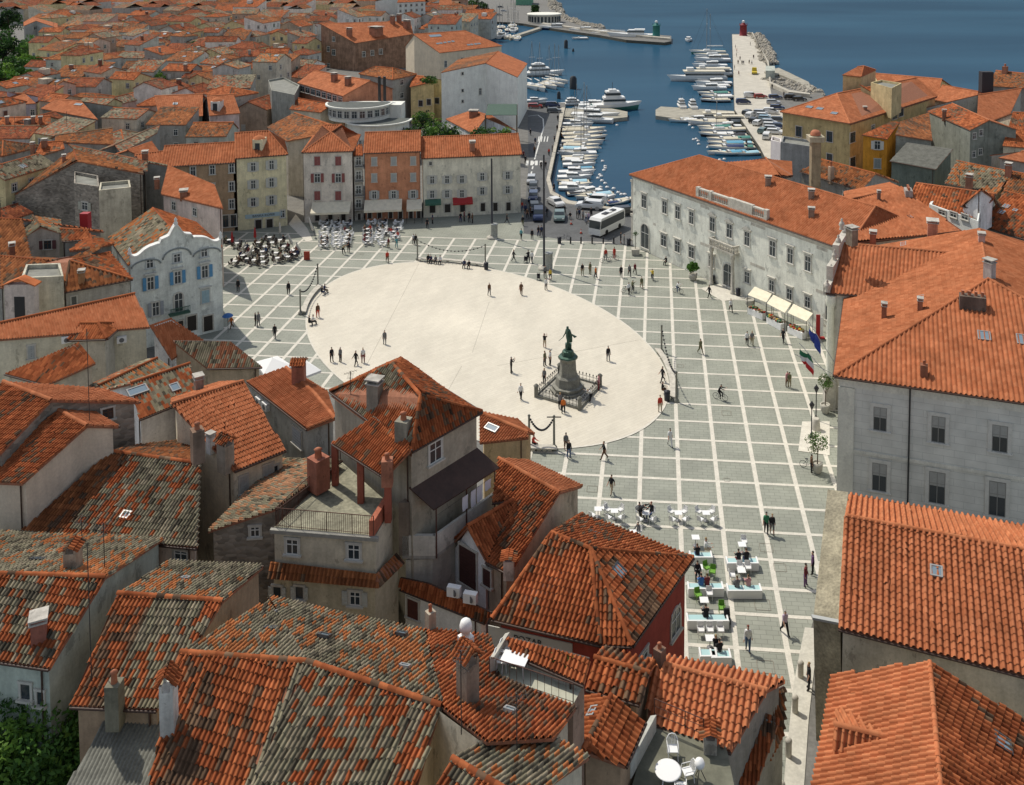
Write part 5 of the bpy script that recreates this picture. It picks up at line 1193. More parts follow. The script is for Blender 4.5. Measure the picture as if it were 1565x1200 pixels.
# ================================================================ big buildings behind the far row
h = house('warehouse','big block with streaked rusty-brown gable wall and many chimneys','building',gable(S(489,36,17),S(627,33,17),.45,F=[(543,66),(632,52)],k='N'),plaster((.24,.15,.10),.5),0)
winrow(h,(502,75),(502,101),2,4,8); win(h,510,60,4,7); win(h,510,80,5,9); winrow(h,(556,83),(582,79),3,5,8); 
for x,y,w_ in ((534,55,7),(575,53,16),(622,43,9),(600,36,6),(610,34,6),(484,42,8)): chimney(h,x,y,w_,13,'slab')
h = house('block','large beige block with blank gable wall and a row of skylights in its roof','building',gable(S(631.5,52.5,17),S(712,47,17),.42,F=[(672,81),(768,70)],k='N'),plaster((.42,.36,.27),.12),0)
for x in (667,672,678,684,690): skylight(h,x+2,67-(x-667)*.15,5,4)
for x in (716,721,727,732): skylight(h,x,69-(x-716)*.12,5,4)
win(h,612,101,7,16,st='dark'); skylight(h,665,55,20,7); win(h,681,98,4,10); winrow(h,(706,92),(745,86),3,4,8)
wa_, wf_, wb2_ = S(742,96.5,16.2), S(791,118,13.6), S(674,111,14.4); wv_ = S(806,97,13.6)-wf_; wv_.z = 0
WBF = [([wa_,wf_,wf_+wv_,wa_+wv_],'N'),([wa_+wv_,wb2_+wv_,wb2_,wa_],'W')]
h = house('block','tall white block with blank walls beside the harbour','building',WBF,plaster((.50,.51,.47),.12),0,over=.1)
for y in (112.5,138.5,155): win(h,707,y,3,4)
win(h,734,140,4,10,st='arch')
h = H['inst'] = house('long_house','long orange-red building with a ribbon of windows under its roof','building',gable(S(480,108,16),S(566,123.5,16),.40,F=[(454,126.5),(524,147)],k='N'),plaster((.38,.17,.10)),0)
winrow(h,(462,136),(520,153),8,6,9,col=(.45,.43,.4))
for x,y in ((511,124),(532,130)): chimney(h,x,y,8,13,'slab')
# round-fronted white building
c0 = S(575,166,11.5); root = empty('round_building', V(c0.x,c0.y,0), 'white modern building with two stacked semicircular storeys and flat roofs', 'building')
wm = plaster((.50,.50,.45),.12); dk = mat('dark_flat_roof', (.10,.11,.10), .9, noise=.3, scale=.6)
def drum(z0, z1, r, c, a0=math.pi*.98, a1=math.pi*2.02, win_=True, nm='storey'):
    mb = MB(); n_ = 26; pts = [V(c.x+r*math.cos(a0+(a1-a0)*i/n_), c.y+r*math.sin(a0+(a1-a0)*i/n_), z0) for i in range(n_+1)]
    mb.prism(pts, z1-z0, wm); o = mb.obj(nm, root)
    mb = MB(); mb.prism([c+(V(p.x,p.y,0)-V(c.x,c.y,0))*1.10+V(0,0,z1-c.z) for p in pts], .28, wm); mb.prism([c+(V(p.x,p.y,0)-V(c.x,c.y,0))*1.03+V(0,0,z1-c.z+.29) for p in pts], .05, dk); mb.obj('flat_roof', root)
    if win_:
        for i in range(1, n_, 2):
            a = a0+(a1-a0)*(i+.5)/n_; q = V(c.x+r*math.cos(a), c.y+r*math.sin(a), (z0+z1)/2+.2); hh = House(); hh.root = root; window_at(hh, q, V(math.cos(a), math.sin(a), 0), 1.2, 1.6, col=(.45,.45,.42))
drum(0, 8.6, 7.0, V(c0.x+.1,c0.y+1.5,0)); drum(8.9, 12.0, 6.9, V(c0.x-4.6,c0.y+3.5,0))
mb = MB(); mb.box((c0.x-1.5,c0.y+6,0), 13, 5, 11.7, wm); mb.obj('back_block', root)
mb = MB()
for x in (580,588): q = S(x,150,12.4); mb.tube([V(q.x,q.y,11), V(q.x,q.y,17.5)], .35, DARK(), 8)
mb.obj('flue', root)
h = house('townhouse','old brown-tiled hipped roof behind the round white building','house',gable(S(573,102,14.5),S(600,104,14.5),.4,F=[(548,113),(600,122)],B=None,k='W',kb='W',hipa=True,hipb=True),plaster(GREYW),0)
winrow(h,(614,126),(614,146),2,5,8)
h = house('townhouse','yellow house with planted roof terrace between round building and white block','house',gable(S(632,115,12),S(655,118,12),.4,F=[(626,133),(664,125)],k='O'),plaster(YELLOW),0)
winrow(h,(643,158),(668,154),3,6,9,st='dark')
h = house('townhouse','brown weathered roof house just behind the yellow townhouse','house',gable(S(450,172.5,13.6),S(527,199,13.6),.4,F=[(408,194),(438,216)],k='W',kb='W'),plaster((.34,.31,.26)),0)
h = house('cottage','small white cottage with orange roof beside the green lawn','house',gable(S(722,168,8),S(742,180,8),.4,F=[(681,182),(724,205)],k='N'),plaster(WHITEW),0)
chimney(h,724,178,12,10,'slab')
h = house('townhouse','orange lean-to roofed house left of the round building','house',gable(S(455,150,12),S(508,160,12),.4,F=[(442,167),(490,172)],k='O'),plaster(BEIGE),0)
h = flat('flat_roof_house','dark modern flat-roofed house with stepped white terrace walls',[(410,122),(433,118),(458,130),(450,145),(415,138)],13.4,plaster((.22,.22,.19)),0)
winrow(h,(424,130),(440,136),2,7,7)
lawn = MB(); gm = mat('lawn', (.06,.13,.025), .95, noise=.3, scale=1.5, noise2=.3); q = [S(667,208,6),S(712,206,6),S(716,221,6),S(667,223,6)]
lawn.prism([V(p.x,p.y,0) for p in q], 6, gm); o = lawn.obj('lawn', None, V(q[0].x,q[0].y,0)); o['kind'] = 'structure'; o['label'] = 'small green lawn behind the long cream townhouse'
# pergola by the white block
pg = empty('pergola', S(765,210,6), 'wooden pergola with green net roof beside the white block', 'pergola'); mb = MB(); wd = mat('pergola_wood', (.12,.09,.06), .8)
pp = [S(742,196,6),S(790,196,6),S(790,178,6),S(746,178,6)]
for p in pp: mb = MB(); mb.box((p.x,p.y,0), .3, .3, 9, wd); mb.obj('post', pg)
mb = MB(); mb.prism([V(p.x,p.y,9) for p in pp], .1, mat('green_netting', (.06,.10,.075), .9, noise=.3)); mb.obj('roof', pg)
# ================================================================ left middle
h = house('townhouse','wide gabled house with a huge rough stone wall at the left','house',[([S(117,246,14),S(219,266,12),S(217,257,12.3),S(113,229,14.3)],'W'),([S(117,246,14),S(113,229,14.3),S(95,243,12.6),S(22,297,8.6)],'W')],stonewall(),0,over=.1)
chimney(h,98,250,6,14,'slab'); 
h = house('townhouse','long brown old roof behind the wide stone gable','house',gable(S(105,222,13),S(225,248,13),.35,F=[(118,232),(225,262)],k='R'),plaster(GREYB),0)
h = flat('old_block','tall blank beige wall block with cracked render in the left cluster',[(151,291),(200,286),(198,275),(153,279)],13.2,plaster((.36,.33,.25),.35),0)
h = flat('old_block','grey old stone block with one shuttered window in the left cluster',[(113,280),(151,285),(150,268),(114,262)],12.6,stonewall(),0)
win(h,130,315,9,12,shut='open',sc=(.4,.4,.33))
h = house('townhouse','pinkish house behind the baroque house with shallow orange roof','house',shed(S(257,253,12.5),S(328,283,12.5),.3,[(246,297),(341,319)],'N'),plaster((.46,.38,.33)),0)
winrow(h,(266,315),(298,324),2,6,13); chimney(h,240,283,8,12,'slab'); chimney(h,281,300,12,10,'slab')
h = house('townhouse','house with plain smooth orange slope at left end of the far row','house',gable(S(205,237,13),S(352,219,13),.35,F=[(232,258),(360,246)],B=None,k='N'),plaster(BROWNW),0)
h = house('townhouse','mossy grey-roofed house directly left of the baroque facade','house',gable(S(0,392,12.2),S(66,398,12.2),.35,F=[(0,440),(92,420)],k='W'),plaster((.30,.28,.22)),0)
h = H['l20'] = house('townhouse','hipped house with speckled yellow-orange tiles left of the baroque house','house',
  [([S(107,399,12.6),S(98,447,10.2),S(203,427,10.2)],'W'),([S(107,399,12.6),S(203,427,10.2),S(168,386,11.8)],'O'),([S(107,399,12.6),S(168,386,11.8),S(105,392,12.2),S(60,400,12),S(98,447,10.2)],'W')],plaster((.28,.26,.22)),0)
win(h,113,459,8,12); win(h,79,465,10,13,col=(.4,.38,.3)); chimney(h,125,430,10,18,'slab',(.3,.16,.08))
h = flat('roof_room','weathered rounded plaster roof room on the left roofs',[(32,425),(97,422),(92,402),(40,404)],13.0,plaster((.38,.36,.28),.35),6)
mb = MB(); q = S(34,478,10); mb.box((q.x,q.y,0), 3.2, .8, 13.2, plaster((.42,.36,.32))); a = V(q.x,q.y,13.2)
for s in (-1,1): mb.obox(a+V(s*1.8,-.6,-.15), V(-s*1.8,0,.75), V(0,1.3,0), V(0,0,.12), tilemat('O'))
mb.box((q.x,q.y-.42,9.6), 1.1, .06, 2.3, DARK()); o = mb.obj('bell_gable', None, V(q.x,q.y,0)); tag(o,'small pinkish bell gable with an arched opening on the left roofs','gable')
h = house('townhouse','left-edge house with yellow-orange tiles and a gabled dormer with dark shutters','house',gable(S(-60,332,14),S(34,336,14),.5,F=[(-60,400),(48,396)],B=None,k='W',kb='O'),plaster(GREYW),0)
chimney(h,19,396,9,26,'slab',(.2,.08,.05))
h = house('roof_dormer','gabled dormer with brown shutters and mossy roof at the left edge','dormer',gable(S(62,347,13.4),S(50,330,13.8),.45,F=[(93,356),(92,338)],B=[(39,360),(38,345)],k='G'),plaster((.34,.30,.25)),8); win(h,73,374,12,13,st='dark',shut='open',sc=(.12,.05,.05))
h = house('townhouse','dark lean-to tiled roof between dormer and red chimney','house',gable(S(92,350,12.6),S(136,352,12.6),.4,F=[(95,369),(134,366)],k='O'),plaster(GREYB),0)
h = house('townhouse','long shadowed house with orange hip beside the mossy roof of the baroque house','house',gable(S(137,358,12.2),S(142,372,12),.4,F=None,B=[(175,373),(137,380)],k='O'),plaster(GREYB),0)
mb = MB(); q = S(132,376,8); mb.box((q.x,q.y,0), 1.1, 1.0, 12.6, mat('red_sheet', (.30,.02,.025), .6)); o = mb.obj('chimney_stack', None, V(q.x,q.y,0)); tag(o,'bright red boxed chimney on the left roofs','chimney')
h = house('townhouse','orange roof with white-walled sunken terrace and glass canopy upper left','house',gable(S(85,152,13),S(125,155,13),.4,F=[(62,166),(150,183)],B=None,k='N'),plaster(GREYB),0); skylight(h,120,160,14,5)
h = house('townhouse','orange house with three skylights above the dark green shopfront','house',gable(S(236,147,13.5),S(310,144,13.5),.4,F=[(244,184),(310,177)],k='N'),plaster((.09,.11,.10)),0)
skylight(h,268,159,7,6); skylight(h,249,169,8,6); skylight(h,274,174,8,6)
h = house('townhouse','orange house with round-topped white dormer beside the three-skylight roof','house',gable(S(316,147,13.5),S(357,144,13.5),.45,F=[(320,177),(367,173)],k='N'),plaster((.42,.34,.32)),0)
r = hit(h,333,163)
if r:
    p = r[0]; mb = MB(); mb.box((p.x,p.y-.4,p.z-1.2), 2.0, 2.6, 2.6, plaster((.5,.49,.45))); mb.lathe((p.x,p.y-.4,p.z+1.4), [(1.3,0),(1.0,.4),(.4,.7),(.02,.8)], tilemat('N'), 10); mb.obox((p.x-.5,p.y-1.72,p.z-.7), (1.0,0,0), (0,.03,0), (0,0,1.7), glass()); mb.obj('dormer', h.roof)
h = house('townhouse','grey gabled house beside the dark trees at the top left','house',gable(S(55,32,13),S(50,26,13),.35,F=[(88,43),(88,36)],B=[(36,40),(36,34)],k='N'),plaster((.30,.30,.28)),0); win(h,54,43,5,5)
h = house('townhouse','left-edge hipped orange house with lilac-grey wall','house',gable(S(22,143,12),S(38,143,12),.4,F=[(-10,162),(55,158)],B=[(8,140),(60,148)],k='N'),plaster((.34,.31,.34)),0); win(h,28,177,9,8,shut='closed',sc=(.5,.47,.5)); win(h,50,172,7,9)
h = house('townhouse','left-edge low orange roof with two roof windows and chimneys','house',gable(S(-20,181,12),S(77,178,12),.4,F=[(-20,195),(78,190)],k='O'),plaster((.34,.34,.24)),0)
for x in (11,51,62): chimney(h,x,188,6,10,'slab')
h = house('townhouse','house with reddish roof and air unit near the left edge','house',gable(S(62,218,12.5),S(96,216,12.5),.4,F=[(50,242),(99,227)],k='O'),plaster(GREYW),0)
chimney(h,50,232,6,15,'slab'); chimney(h,68,224,8,12,'slab')
h = house('townhouse','low tiled house with straight ribbed orange slope in the left cluster','house',gable(S(84,207,11.5),S(172,196,11.5),.4,F=[(84,217),(174,221)],k='W'),plaster(GREYW),0)
h = house('townhouse','old long brown roof sloping beside the green flat roof','house',gable(S(175,222,12),S(245,190,12),.3,F=[(185,234),(240,203)],k='R'),plaster(GREYB),0)
h = house('townhouse','bright plain orange slope left of the far row houses','house',gable(S(195,230,12.5),S(232,217,12.5),.35,F=[(220,240),(243,232)],k='N'),plaster(BEIGE),0)
# ================================================================ the dense old town to the upper left
def inpoly(p, poly):
    x, y = p; c = False; n = len(poly)
    for i in range(n):
        (x0, y0), (x1, y1) = poly[i], poly[(i+1) % n]
        if (y0 > y) != (y1 > y) and x < (x1-x0)*(y-y0)/(y1-y0)+x0: c = not c
    return c
def hull2(pts):
    pts = sorted(set(pts)); 
    def half(ps):
        o = []
        for p in ps:
            while len(o) > 1 and (o[-1][0]-o[-2][0])*(p[1]-o[-2][1])-(o[-1][1]-o[-2][1])*(p[0]-o[-2][0]) <= 0: o.pop()
            o.append(p)
        return o
    a = half(pts); b = half(pts[::-1]); return a[:-1]+b[:-1]
OCC = [hull2([(round(x,2), round(y,2)) for x, y in f]) for f in FOOT]
TR = random.Random(21)
REG = [(-60,420),(-60,-12),(560,-14),(700,6),(760,22),(735,40),(690,45),(600,28),(470,36),(470,120),(405,120),(400,196),(345,200),(222,225),(190,262),(120,262),(60,330),(30,420)]
WC = [((.42,.38,.30),'beige'),((.52,.50,.45),'white'),((.27,.26,.23),'grey'),((.46,.40,.22),'yellow'),((.44,.32,.26),'pink'),((.33,.33,.30),'pale grey'),((.34,.26,.19),'brown'),((.36,.38,.33),'greenish')]
def place(x, y):
    v = 'upper edge' if y < 45 else 'upper part' if y < 110 else 'middle' if y < 190 else 'lower part'
    return v
far_mb = MB(); far_n = 0; ang0 = -.22; cand = []
for ring in range(2):
    cell = (10.8, 9.8) if ring == 0 else (14.5, 13.5)
    for i in range(-60, 60):
        for j in range(0, 90):
            u = i*cell[0]+(j % 2)*cell[0]*.5; v_ = 120+j*cell[1]
            x = u*math.cos(ang0)-v_*math.sin(ang0)*1.0; y = u*math.sin(ang0)+v_*math.cos(ang0)
            x += TR.uniform(-1.6, 1.6); y += TR.uniform(-1.3, 1.3)
            if (ring == 0) != (y < 400): continue
            if y > 830 or y < 125: continue
            px, py = PR(V(x, y, 9))
            if not inpoly((px, py), REG) or (px < 66 and 14 < py < 122): continue
            if any(inpoly((x, y), o) or min((math.hypot(x-a, y-b) for a, b in o)) < 4.5 for o in OCC): continue
            # a lane leading away through the town
            if abs(px-(181-(py-100)*.02)) < 4.5+py*.012 and 60 < py < 190: continue
            cand.append((y, x, px, py))
cand.sort(); cnt = {}; made = 0
for y, x, px, py in cand:
    big = 1.28 if y > 400 else 1.0
    L_, W_ = TR.uniform(7.5, 11.5)*big, TR.uniform(6.5, 9.0)*big
    an = ang0+TR.choice((0, math.pi/2, 0, math.pi/2, .25, -.3))+TR.uniform(-.1, .1)
    ze = TR.uniform(5.6, 11.6)+(TR.uniform(1.5,3.5) if TR.random() < .16 else 0); s = TR.uniform(.34, .46); d = V(math.cos(an), math.sin(an), 0); n = V(-d.y, d.x, 0); c = V(x, y, 0)
    kind = TR.choice('DDDOWWDWRRMGDO'); (wc, wn_) = TR.choice(WC); typ = TR.choice(('gabled','gabled','gabled','hipped','lean-to'))
    e = [c-d*L_/2-n*W_/2, c+d*L_/2-n*W_/2, c+d*L_/2+n*W_/2, c-d*L_/2+n*W_/2]; e = [V(p.x, p.y, ze) for p in e]
    if typ == 'lean-to': 
        e[2].z += W_*s*.8; e[3].z += W_*s*.8; f = [(e, kind)]
    else:
        hp = W_/2*.9 if typ == 'hipped' else 0; off = TR.uniform(-.12, .12)*W_
        r0 = c-d*(L_/2-hp)+n*off+V(0,0,ze+W_/2*s); r1 = c+d*(L_/2-hp)+n*off+V(0,0,ze+W_/2*s)
        f = [([r0,e[0],e[1],r1],kind), ([r1,e[2],e[3],r0],kind)]
        if hp: f += [([r0,e[3],e[0]],kind), ([r1,e[1],e[2]],kind)]
    if made >= 262:
        for g, k in f:
            gg = g if pnormal(g).z > 0 else g[::-1]; tile_face(far_mb, gg, tilemat(k), 2)
        for i in range(4):
            a, b = e[i], e[(i+1)%4]; far_mb.poly([V(a.x,a.y,0),V(b.x,b.y,0),b,a], plaster(wc))
        far_mb.poly([V(e[0].x,e[0].y,0),V(e[1].x,e[1].y,0),e[1],e[0]], plaster(wc)) if False else None
        far_n += 1; continue
    made += 1
    kn = {'N':'bright orange','D':'dull red-orange','O':'orange','W':'weathered orange','R':'brown','M':'mottled','G':'old grey-beige'}[kind]
    h = house('old_town_house', '%s-walled %s house with %s roof in the %s of the old town' % (wn_, typ, kn, place(px, py)), 'house', f, plaster(wc), 0, lod=1 if y < 185 else 2, gutter=False, group='houses packed in the old town', ridge=True, over=.2)
    for _ in range(TR.choice((1,2,2,3) if y < 450 else (0,1,2))):
        g = TR.choice(f)[0]; q = (g[0]*TR.uniform(.2,.5)+g[1]*.2+g[2]*.2+g[-1]*TR.uniform(.2,.5)); tt = PR(q)
        chimney(h, tt[0], tt[1], TR.uniform(.6,1.15)*FPX/y, TR.uniform(1.1,1.9)*FPX/y, 'slab', TR.choice(((.20,.08,.05),(.26,.11,.07),(.25,.23,.2),(.5,.48,.43))), force=False)
    if TR.random() < .22 and y < 420:
        g = TR.choice(f[:2])[0] if len(f) > 1 else f[0][0]; q = sum(g, V(0,0,0))/len(g); tt = PR(q); skylight(h, tt[0], tt[1], 1.2*FPX/y, 1.0*FPX/y)
    if TR.random() < .5 and y < 420:
        g = f[0][0]; q = sum(g, V(0,0,0))/len(g); tt = PR(q); antenna(h, tt[0]+3, tt[1], 3.2*FPX/y)
    if TR.random() < .16:
        g = TR.choice(f)[0]; q = sum(g, V(0,0,0))/len(g); mb = MB(); wb_ = TR.uniform(1.6,3.2); pw_ = plaster(TR.choice(((.5,.48,.43),(.28,.27,.24),(.4,.34,.26)))); mb.box((q.x,q.y,q.z-1.2), wb_, TR.uniform(1.6,2.6), TR.uniform(1.9,2.8), pw_, rz=an); mb.obj('dormer', h.roof)
    # windows on the walls that face this way
    if y < 520:
        col = TR.choice(((.5,.48,.42),(.4,.38,.33)))
        for (A, B, za, zc) in h.walls:
            dd = B-A; nl = V(dd.y, -dd.x, 0).normalized(); mid = (A+B)/2; 
            if nl.dot(V(mid.x, mid.y, 0)-V(0,0,0)) > -.15*mid.length: continue
            nw = max(1, int(dd.length/3.2)); e_ = dd.normalized()
            for st_z in (ze-1.7, ze-4.6):
                for k in range(nw):
                    if TR.random() < .35: continue
                    q = A+dd*((k+.5)/nw); window_at(h, V(q.x, q.y, st_z), nl, .9, 1.3, col=col, shut=TR.choice((None,None,'closed')), sc=TR.choice(((.35,.36,.33),(.12,.06,.04),(.5,.5,.46),(.08,.14,.10))))
if far_n:
    o = far_mb.obj('far_town'); tag(o, 'dense mass of small roofs at the far top edge of the old town', 'town', kind='stuff')
print('town houses', made, far_n)
# ================================================================ people: one skinned body per pose
CLO = {'black':(.02,.02,.022),'navy':(.03,.04,.09),'grey':(.16,.16,.16),'white':(.65,.65,.63),'red':(.45,.05,.03),'orange':(.60,.16,.03),'yellow':(.60,.42,.05),'beige':(.42,.34,.24),'brown':(.13,.07,.04),'olive':(.13,.13,.07),'teal':(.12,.32,.33),'blue':(.05,.14,.35),'jeans':(.06,.10,.19),'green':(.04,.18,.09),'pink':(.50,.25,.26),'maroon':(.16,.03,.035),'purple':(.14,.07,.16),'lilac':(.42,.33,.42),'khaki':(.28,.24,.15)}
def cloth(n): return mat('cloth_'+n, CLO[n], .9, noise=.12, scale=6)
SKIN = mat('skin', (.46,.27,.19), .6); HAIRS = {'dark':mat('hair_dark', (.02,.014,.01), .6), 'brown':mat('hair_brown', (.08,.045,.02), .6), 'grey':mat('hair_grey', (.35,.33,.3), .6), 'fair':mat('hair_fair', (.30,.20,.09), .6), 'red':mat('hair_red', (.16,.03,.015), .6)}
def skel(pose):
    """joints in metres, facing -Y; returns (points, edges, radii, region)"""
    R = math.radians; pts = {}; pel = V(0,0,.95); lean = 0; hipA = [(0,0),(0,0)]; armA = [((8,6),(12,6)),((8,6),(12,6))]   # (swing fwd, out),(elbow extra)
    kn = [0,0]
    if pose == 'walk': hipA = [(24,0),(-20,0)]; kn = [6,22]; armA = [((-22,8),(14,0)),((24,8),(22,0))]; pel.z = .93
    elif pose == 'stroll': hipA = [(12,0),(-12,0)]; kn = [2,12]; armA = [((-12,9),(10,0)),((14,9),(18,0))]; pel.z = .945
    elif pose == 'sit': hipA = [(84,6),(84,-6)]; kn = [84,84]; armA = [((30,10),(50,-10)),((34,12),(46,-10))]; pel.z = .52; lean = 4
    elif pose == 'photo': armA = [((58,14),(95,-22)),((58,14),(95,-22))]; hipA = [(4,4),(-4,-4)]
    elif pose == 'bike': hipA = [(66,2),(34,-2)]; kn = [70,44]; armA = [((52,8),(24,-4)),((52,8),(24,-4))]; pel.z = 1.0; lean = 22
    elif pose == 'bend': hipA = [(30,4),(10,-4)]; kn = [14,6]; armA = [((62,10),(16,0)),((55,12),(16,0))]; lean = 48; pel.z = .92
    elif pose == 'push': hipA = [(18,0),(-16,0)]; kn = [4,16]; armA = [((34,8),(52,-6)),((34,8),(52,-6))]; lean = 6; pel.z = .94
    elif pose == 'stand': hipA = [(2,4),(-3,-4)]; armA = [((4,9),(16,-4)),((0,9),(14,-4))]
    P_ = []; E_ = []; Rr = []; Rg = []
    def add(p, r, par=None, reg=1):
        P_.append(p); Rr.append(r)
        if par is not None: E_.append((par, len(P_)-1)); Rg.append(reg)
        return len(P_)-1
    def tor(h, y=0): return pel+V(0, -math.sin(R(lean))*h+y, math.cos(R(lean))*h)
    p0 = add(pel, (.145,.10)); w = add(tor(.17), (.125,.09), p0, 1); ch = add(tor(.36), (.165,.115), w, 1); nb = add(tor(.50), (.075,.07), ch, 1)
    nk = add(tor(.56,-.01), (.052,.052), nb, 0); hd = add(tor(.64,-.02), (.072,.082), nk, 0); ht = add(tor(.745,-.015), (.062,.078), hd, 0)
    add(tor(.645,-.115), (.014,.014), hd, 0)
    for s, i in ((1,0),(-1,1)):
        (f, o), (ef, eo) = armA[i]; sh = add(tor(.455)+V(s*.17,0,0), (.062,.062), ch, 1)
        d = V(s*math.sin(R(o)), -math.sin(R(f+lean)), -math.cos(R(f+lean))).normalized(); el = P_[sh]+d*.29
        e = add(el, (.043,.043), sh, 1)
        d2 = V(s*math.sin(R(o+eo))*1, -math.sin(R(f+lean+ef)), -math.cos(R(f+lean+ef))).normalized(); wr = el+d2*.25; wi = add(wr, (.028,.030), e, 4)
        pm_ = add(wr+d2*.07, (.036,.02), wi, 0); side = d2.cross(V(0,0,1) if abs(d2.z) < .9 else V(0,1,0)).normalized()
        for q, ln in ((-.026,.068),(-.009,.082),(.009,.078),(.026,.06)):
            a_ = add(wr+d2*.095+side*q, (.010,.010), pm_, 0); b_ = add(wr+d2*(.095+ln*.55)+side*q*1.15+V(0,-.006,0), (.0085,.0085), a_, 0); add(wr+d2*(.095+ln)+side*q*1.1+V(0,-.02,0), (.007,.007), b_, 0)
        t_ = add(wr+d2*.05-side*.035+V(0,-.01,0), (.011,.011), pm_, 0); add(wr+d2*.09-side*.055+V(0,-.02,0), (.008,.008), t_, 0)
        hf, ho = hipA[i]; hp = add(pel+V(s*.095,0,-.05), (.10,.10), p0, 2)
        d = V(s*abs(math.sin(R(ho)))+s*.02, -math.sin(R(hf)), -math.cos(R(hf))).normalized(); kp = P_[hp]+d*.43; k_ = add(kp, (.062,.062), hp, 2)
        a = hf-kn[i]; d2 = V(s*.01, -math.sin(R(a)), -math.cos(R(a))).normalized(); mid_ = add(kp+d2*.17, (.056,.056), k_, 5); ap = kp+d2*.40; an_ = add(ap, (.036,.038), mid_, 5)
        fd = V(s*.12, -1, 0).normalized(); 
        if a < -12: fd = V(s*.1, -.8, -.6).normalized()
        hl = add(ap+V(0,.03,-.045), (.032,.034), an_, 3); add(ap+fd*.16+V(0,0,-.055), (.036,.026), an_, 3)
    return P_, E_, Rr, Rg
PROTO = {}
def proto(pose):
    if pose in PROTO: return PROTO[pose]
    P_, E_, Rr, Rg = skel(pose); me = bpy.data.meshes.new('body_cage'); me.from_pydata([tuple(p) for p in P_], E_, []); o = bpy.data.objects.new('cage', me); COL.objects.link(o)
    sk = o.modifiers.new('s', 'SKIN'); sk.use_smooth_shade = True
    sv = me.skin_vertices[0].data
    for i, r in enumerate(Rr): sv[i].radius = (r[0]*1.32, r[1]*1.32) if r[0] > .0115 else r; sv[i].use_root = (i == 0)
    sb = o.modifiers.new('b', 'SUBSURF'); sb.levels = 1; sb.render_levels = 1
    dg = bpy.context.evaluated_depsgraph_get(); b = bpy.data.meshes.new_from_object(o.evaluated_get(dg)); bpy.data.objects.remove(o); b.name = 'person'
    zmin = min(v.co.z for v in b.vertices)
    if pose not in ('sit', 'bike'):
        for v in b.vertices: v.co.z -= zmin
        dzz = -zmin
    else: dzz = 0
    n = len(b.polygons); c = np.empty(n*3); b.polygons.foreach_get('center', c); c = c.reshape(-1, 3); c[:, 2] -= dzz
    best = np.full(n, 1e9); reg = np.zeros(n, int)
    for (i, j), g in zip(E_, Rg):
        a, bb = np.array(P_[i]), np.array(P_[j]); ab = bb-a; t = np.clip(((c-a)@ab)/max(ab@ab, 1e-9), 0, 1); dd = np.linalg.norm(c-(a+t[:, None]*ab), axis=1)-.25*(Rr[i][0]+Rr[j][0])
        m_ = dd < best; best[m_] = dd[m_]; reg[m_] = g
    pz = P_[0].z-.02
    if pose not in ('sit', 'bike'): reg[(reg == 1) & (c[:, 2] < pz-.02)] = 2
    b.materials.clear()
    for _ in range(6): b.materials.append(SKIN)
    b.polygons.foreach_set('material_index', reg); b.update()
    for p in b.polygons: p.use_smooth = True
    # hair shell over the back and top of the head
    hd = V(*P_[6])+V(0,.012,dzz); hb = MB(); prof = []; N_ = 10
    vs = []; q = []
    for i in range(7):
        ph = math.pi*.62*i/6
        for j in range(N_):
            th = 2*math.pi*j/N_; fr = math.cos(th-math.pi/2*3); rr = math.sin(ph)
            x = rr*math.cos(th)*.083; y = rr*math.sin(th)*.10; z = math.cos(ph)*.085
            if y < -.03 and ph > math.pi*.38: z = max(z, .02); y = max(y, -.082)
            vs.append((hd.x+x, hd.y+y, hd.z+z+.008))
    q = [(i*N_+j, (i+1)*N_+j, (i+1)*N_+(j+1)%N_, i*N_+(j+1)%N_) for i in range(6) for j in range(N_)]
    hb.quads(vs, q, HAIRS['dark'], smooth=True); hm = hb.mesh('hair')
    PROTO[pose] = (b, hm, dzz); return PROTO[pose]
LANDM = [(868,600,'the statue'),(833,410,'the tall mast'),(752,365,'the slim far mast'),(908,355,'the bus'),(1113,440,'the palace doorway'),(1195,480,'the market stalls'),(1250,655,'the town hall lamps'),(1135,880,'the white cafe sofas'),(1076,960,'the red house cafe'),(1036,794,'the front cafe tables'),(846,685,'the lamp post at the oval edge'),(1010,600,'the right arc bench'),(480,470,'the left arc bench'),(690,405,'the far arc bench'),(510,366,'the cafe below the red shutters'),(585,362,'the cafe below the orange house'),(400,388,'the dark wicker cafe'),(275,500,'the baroque house'),(1212,1090,'the stone bollards'),(1135,75,'the red lighthouse'),(1153,112,'the yellow truck'),(835,235,'the harbour road'),(705,335,'the red awning'),(855,372,'the iron bollards'),(1200,590,'the flags'),(430,560,'the white parasols'),(985,520,'the right rim of the oval'),(600,540,'the middle of the oval'),(930,700,'the front rim of the oval'),(1175,820,'the open paving beyond the sofas'),(1060,540,'the paving before the palace'),(965,430,'the paving beyond the oval')]
def near(px, py):
    b = min(LANDM, key=lambda l: (l[0]-px)**2+((l[1]-py)*1.6)**2); dx, dy = px-b[0], py-b[1]
    s = 'in front of' if dy > abs(dx)*.5 else 'behind' if dy < -abs(dx)*.5 else ('right of' if dx > 0 else 'left of')
    return s+' '+b[2]
PEOPLE = []
PV = {'stand':'standing','walk':'walking','stroll':'strolling','sit':'seated','photo':'holding a camera up','bike':'riding','bend':'bending over','push':'pushing'}
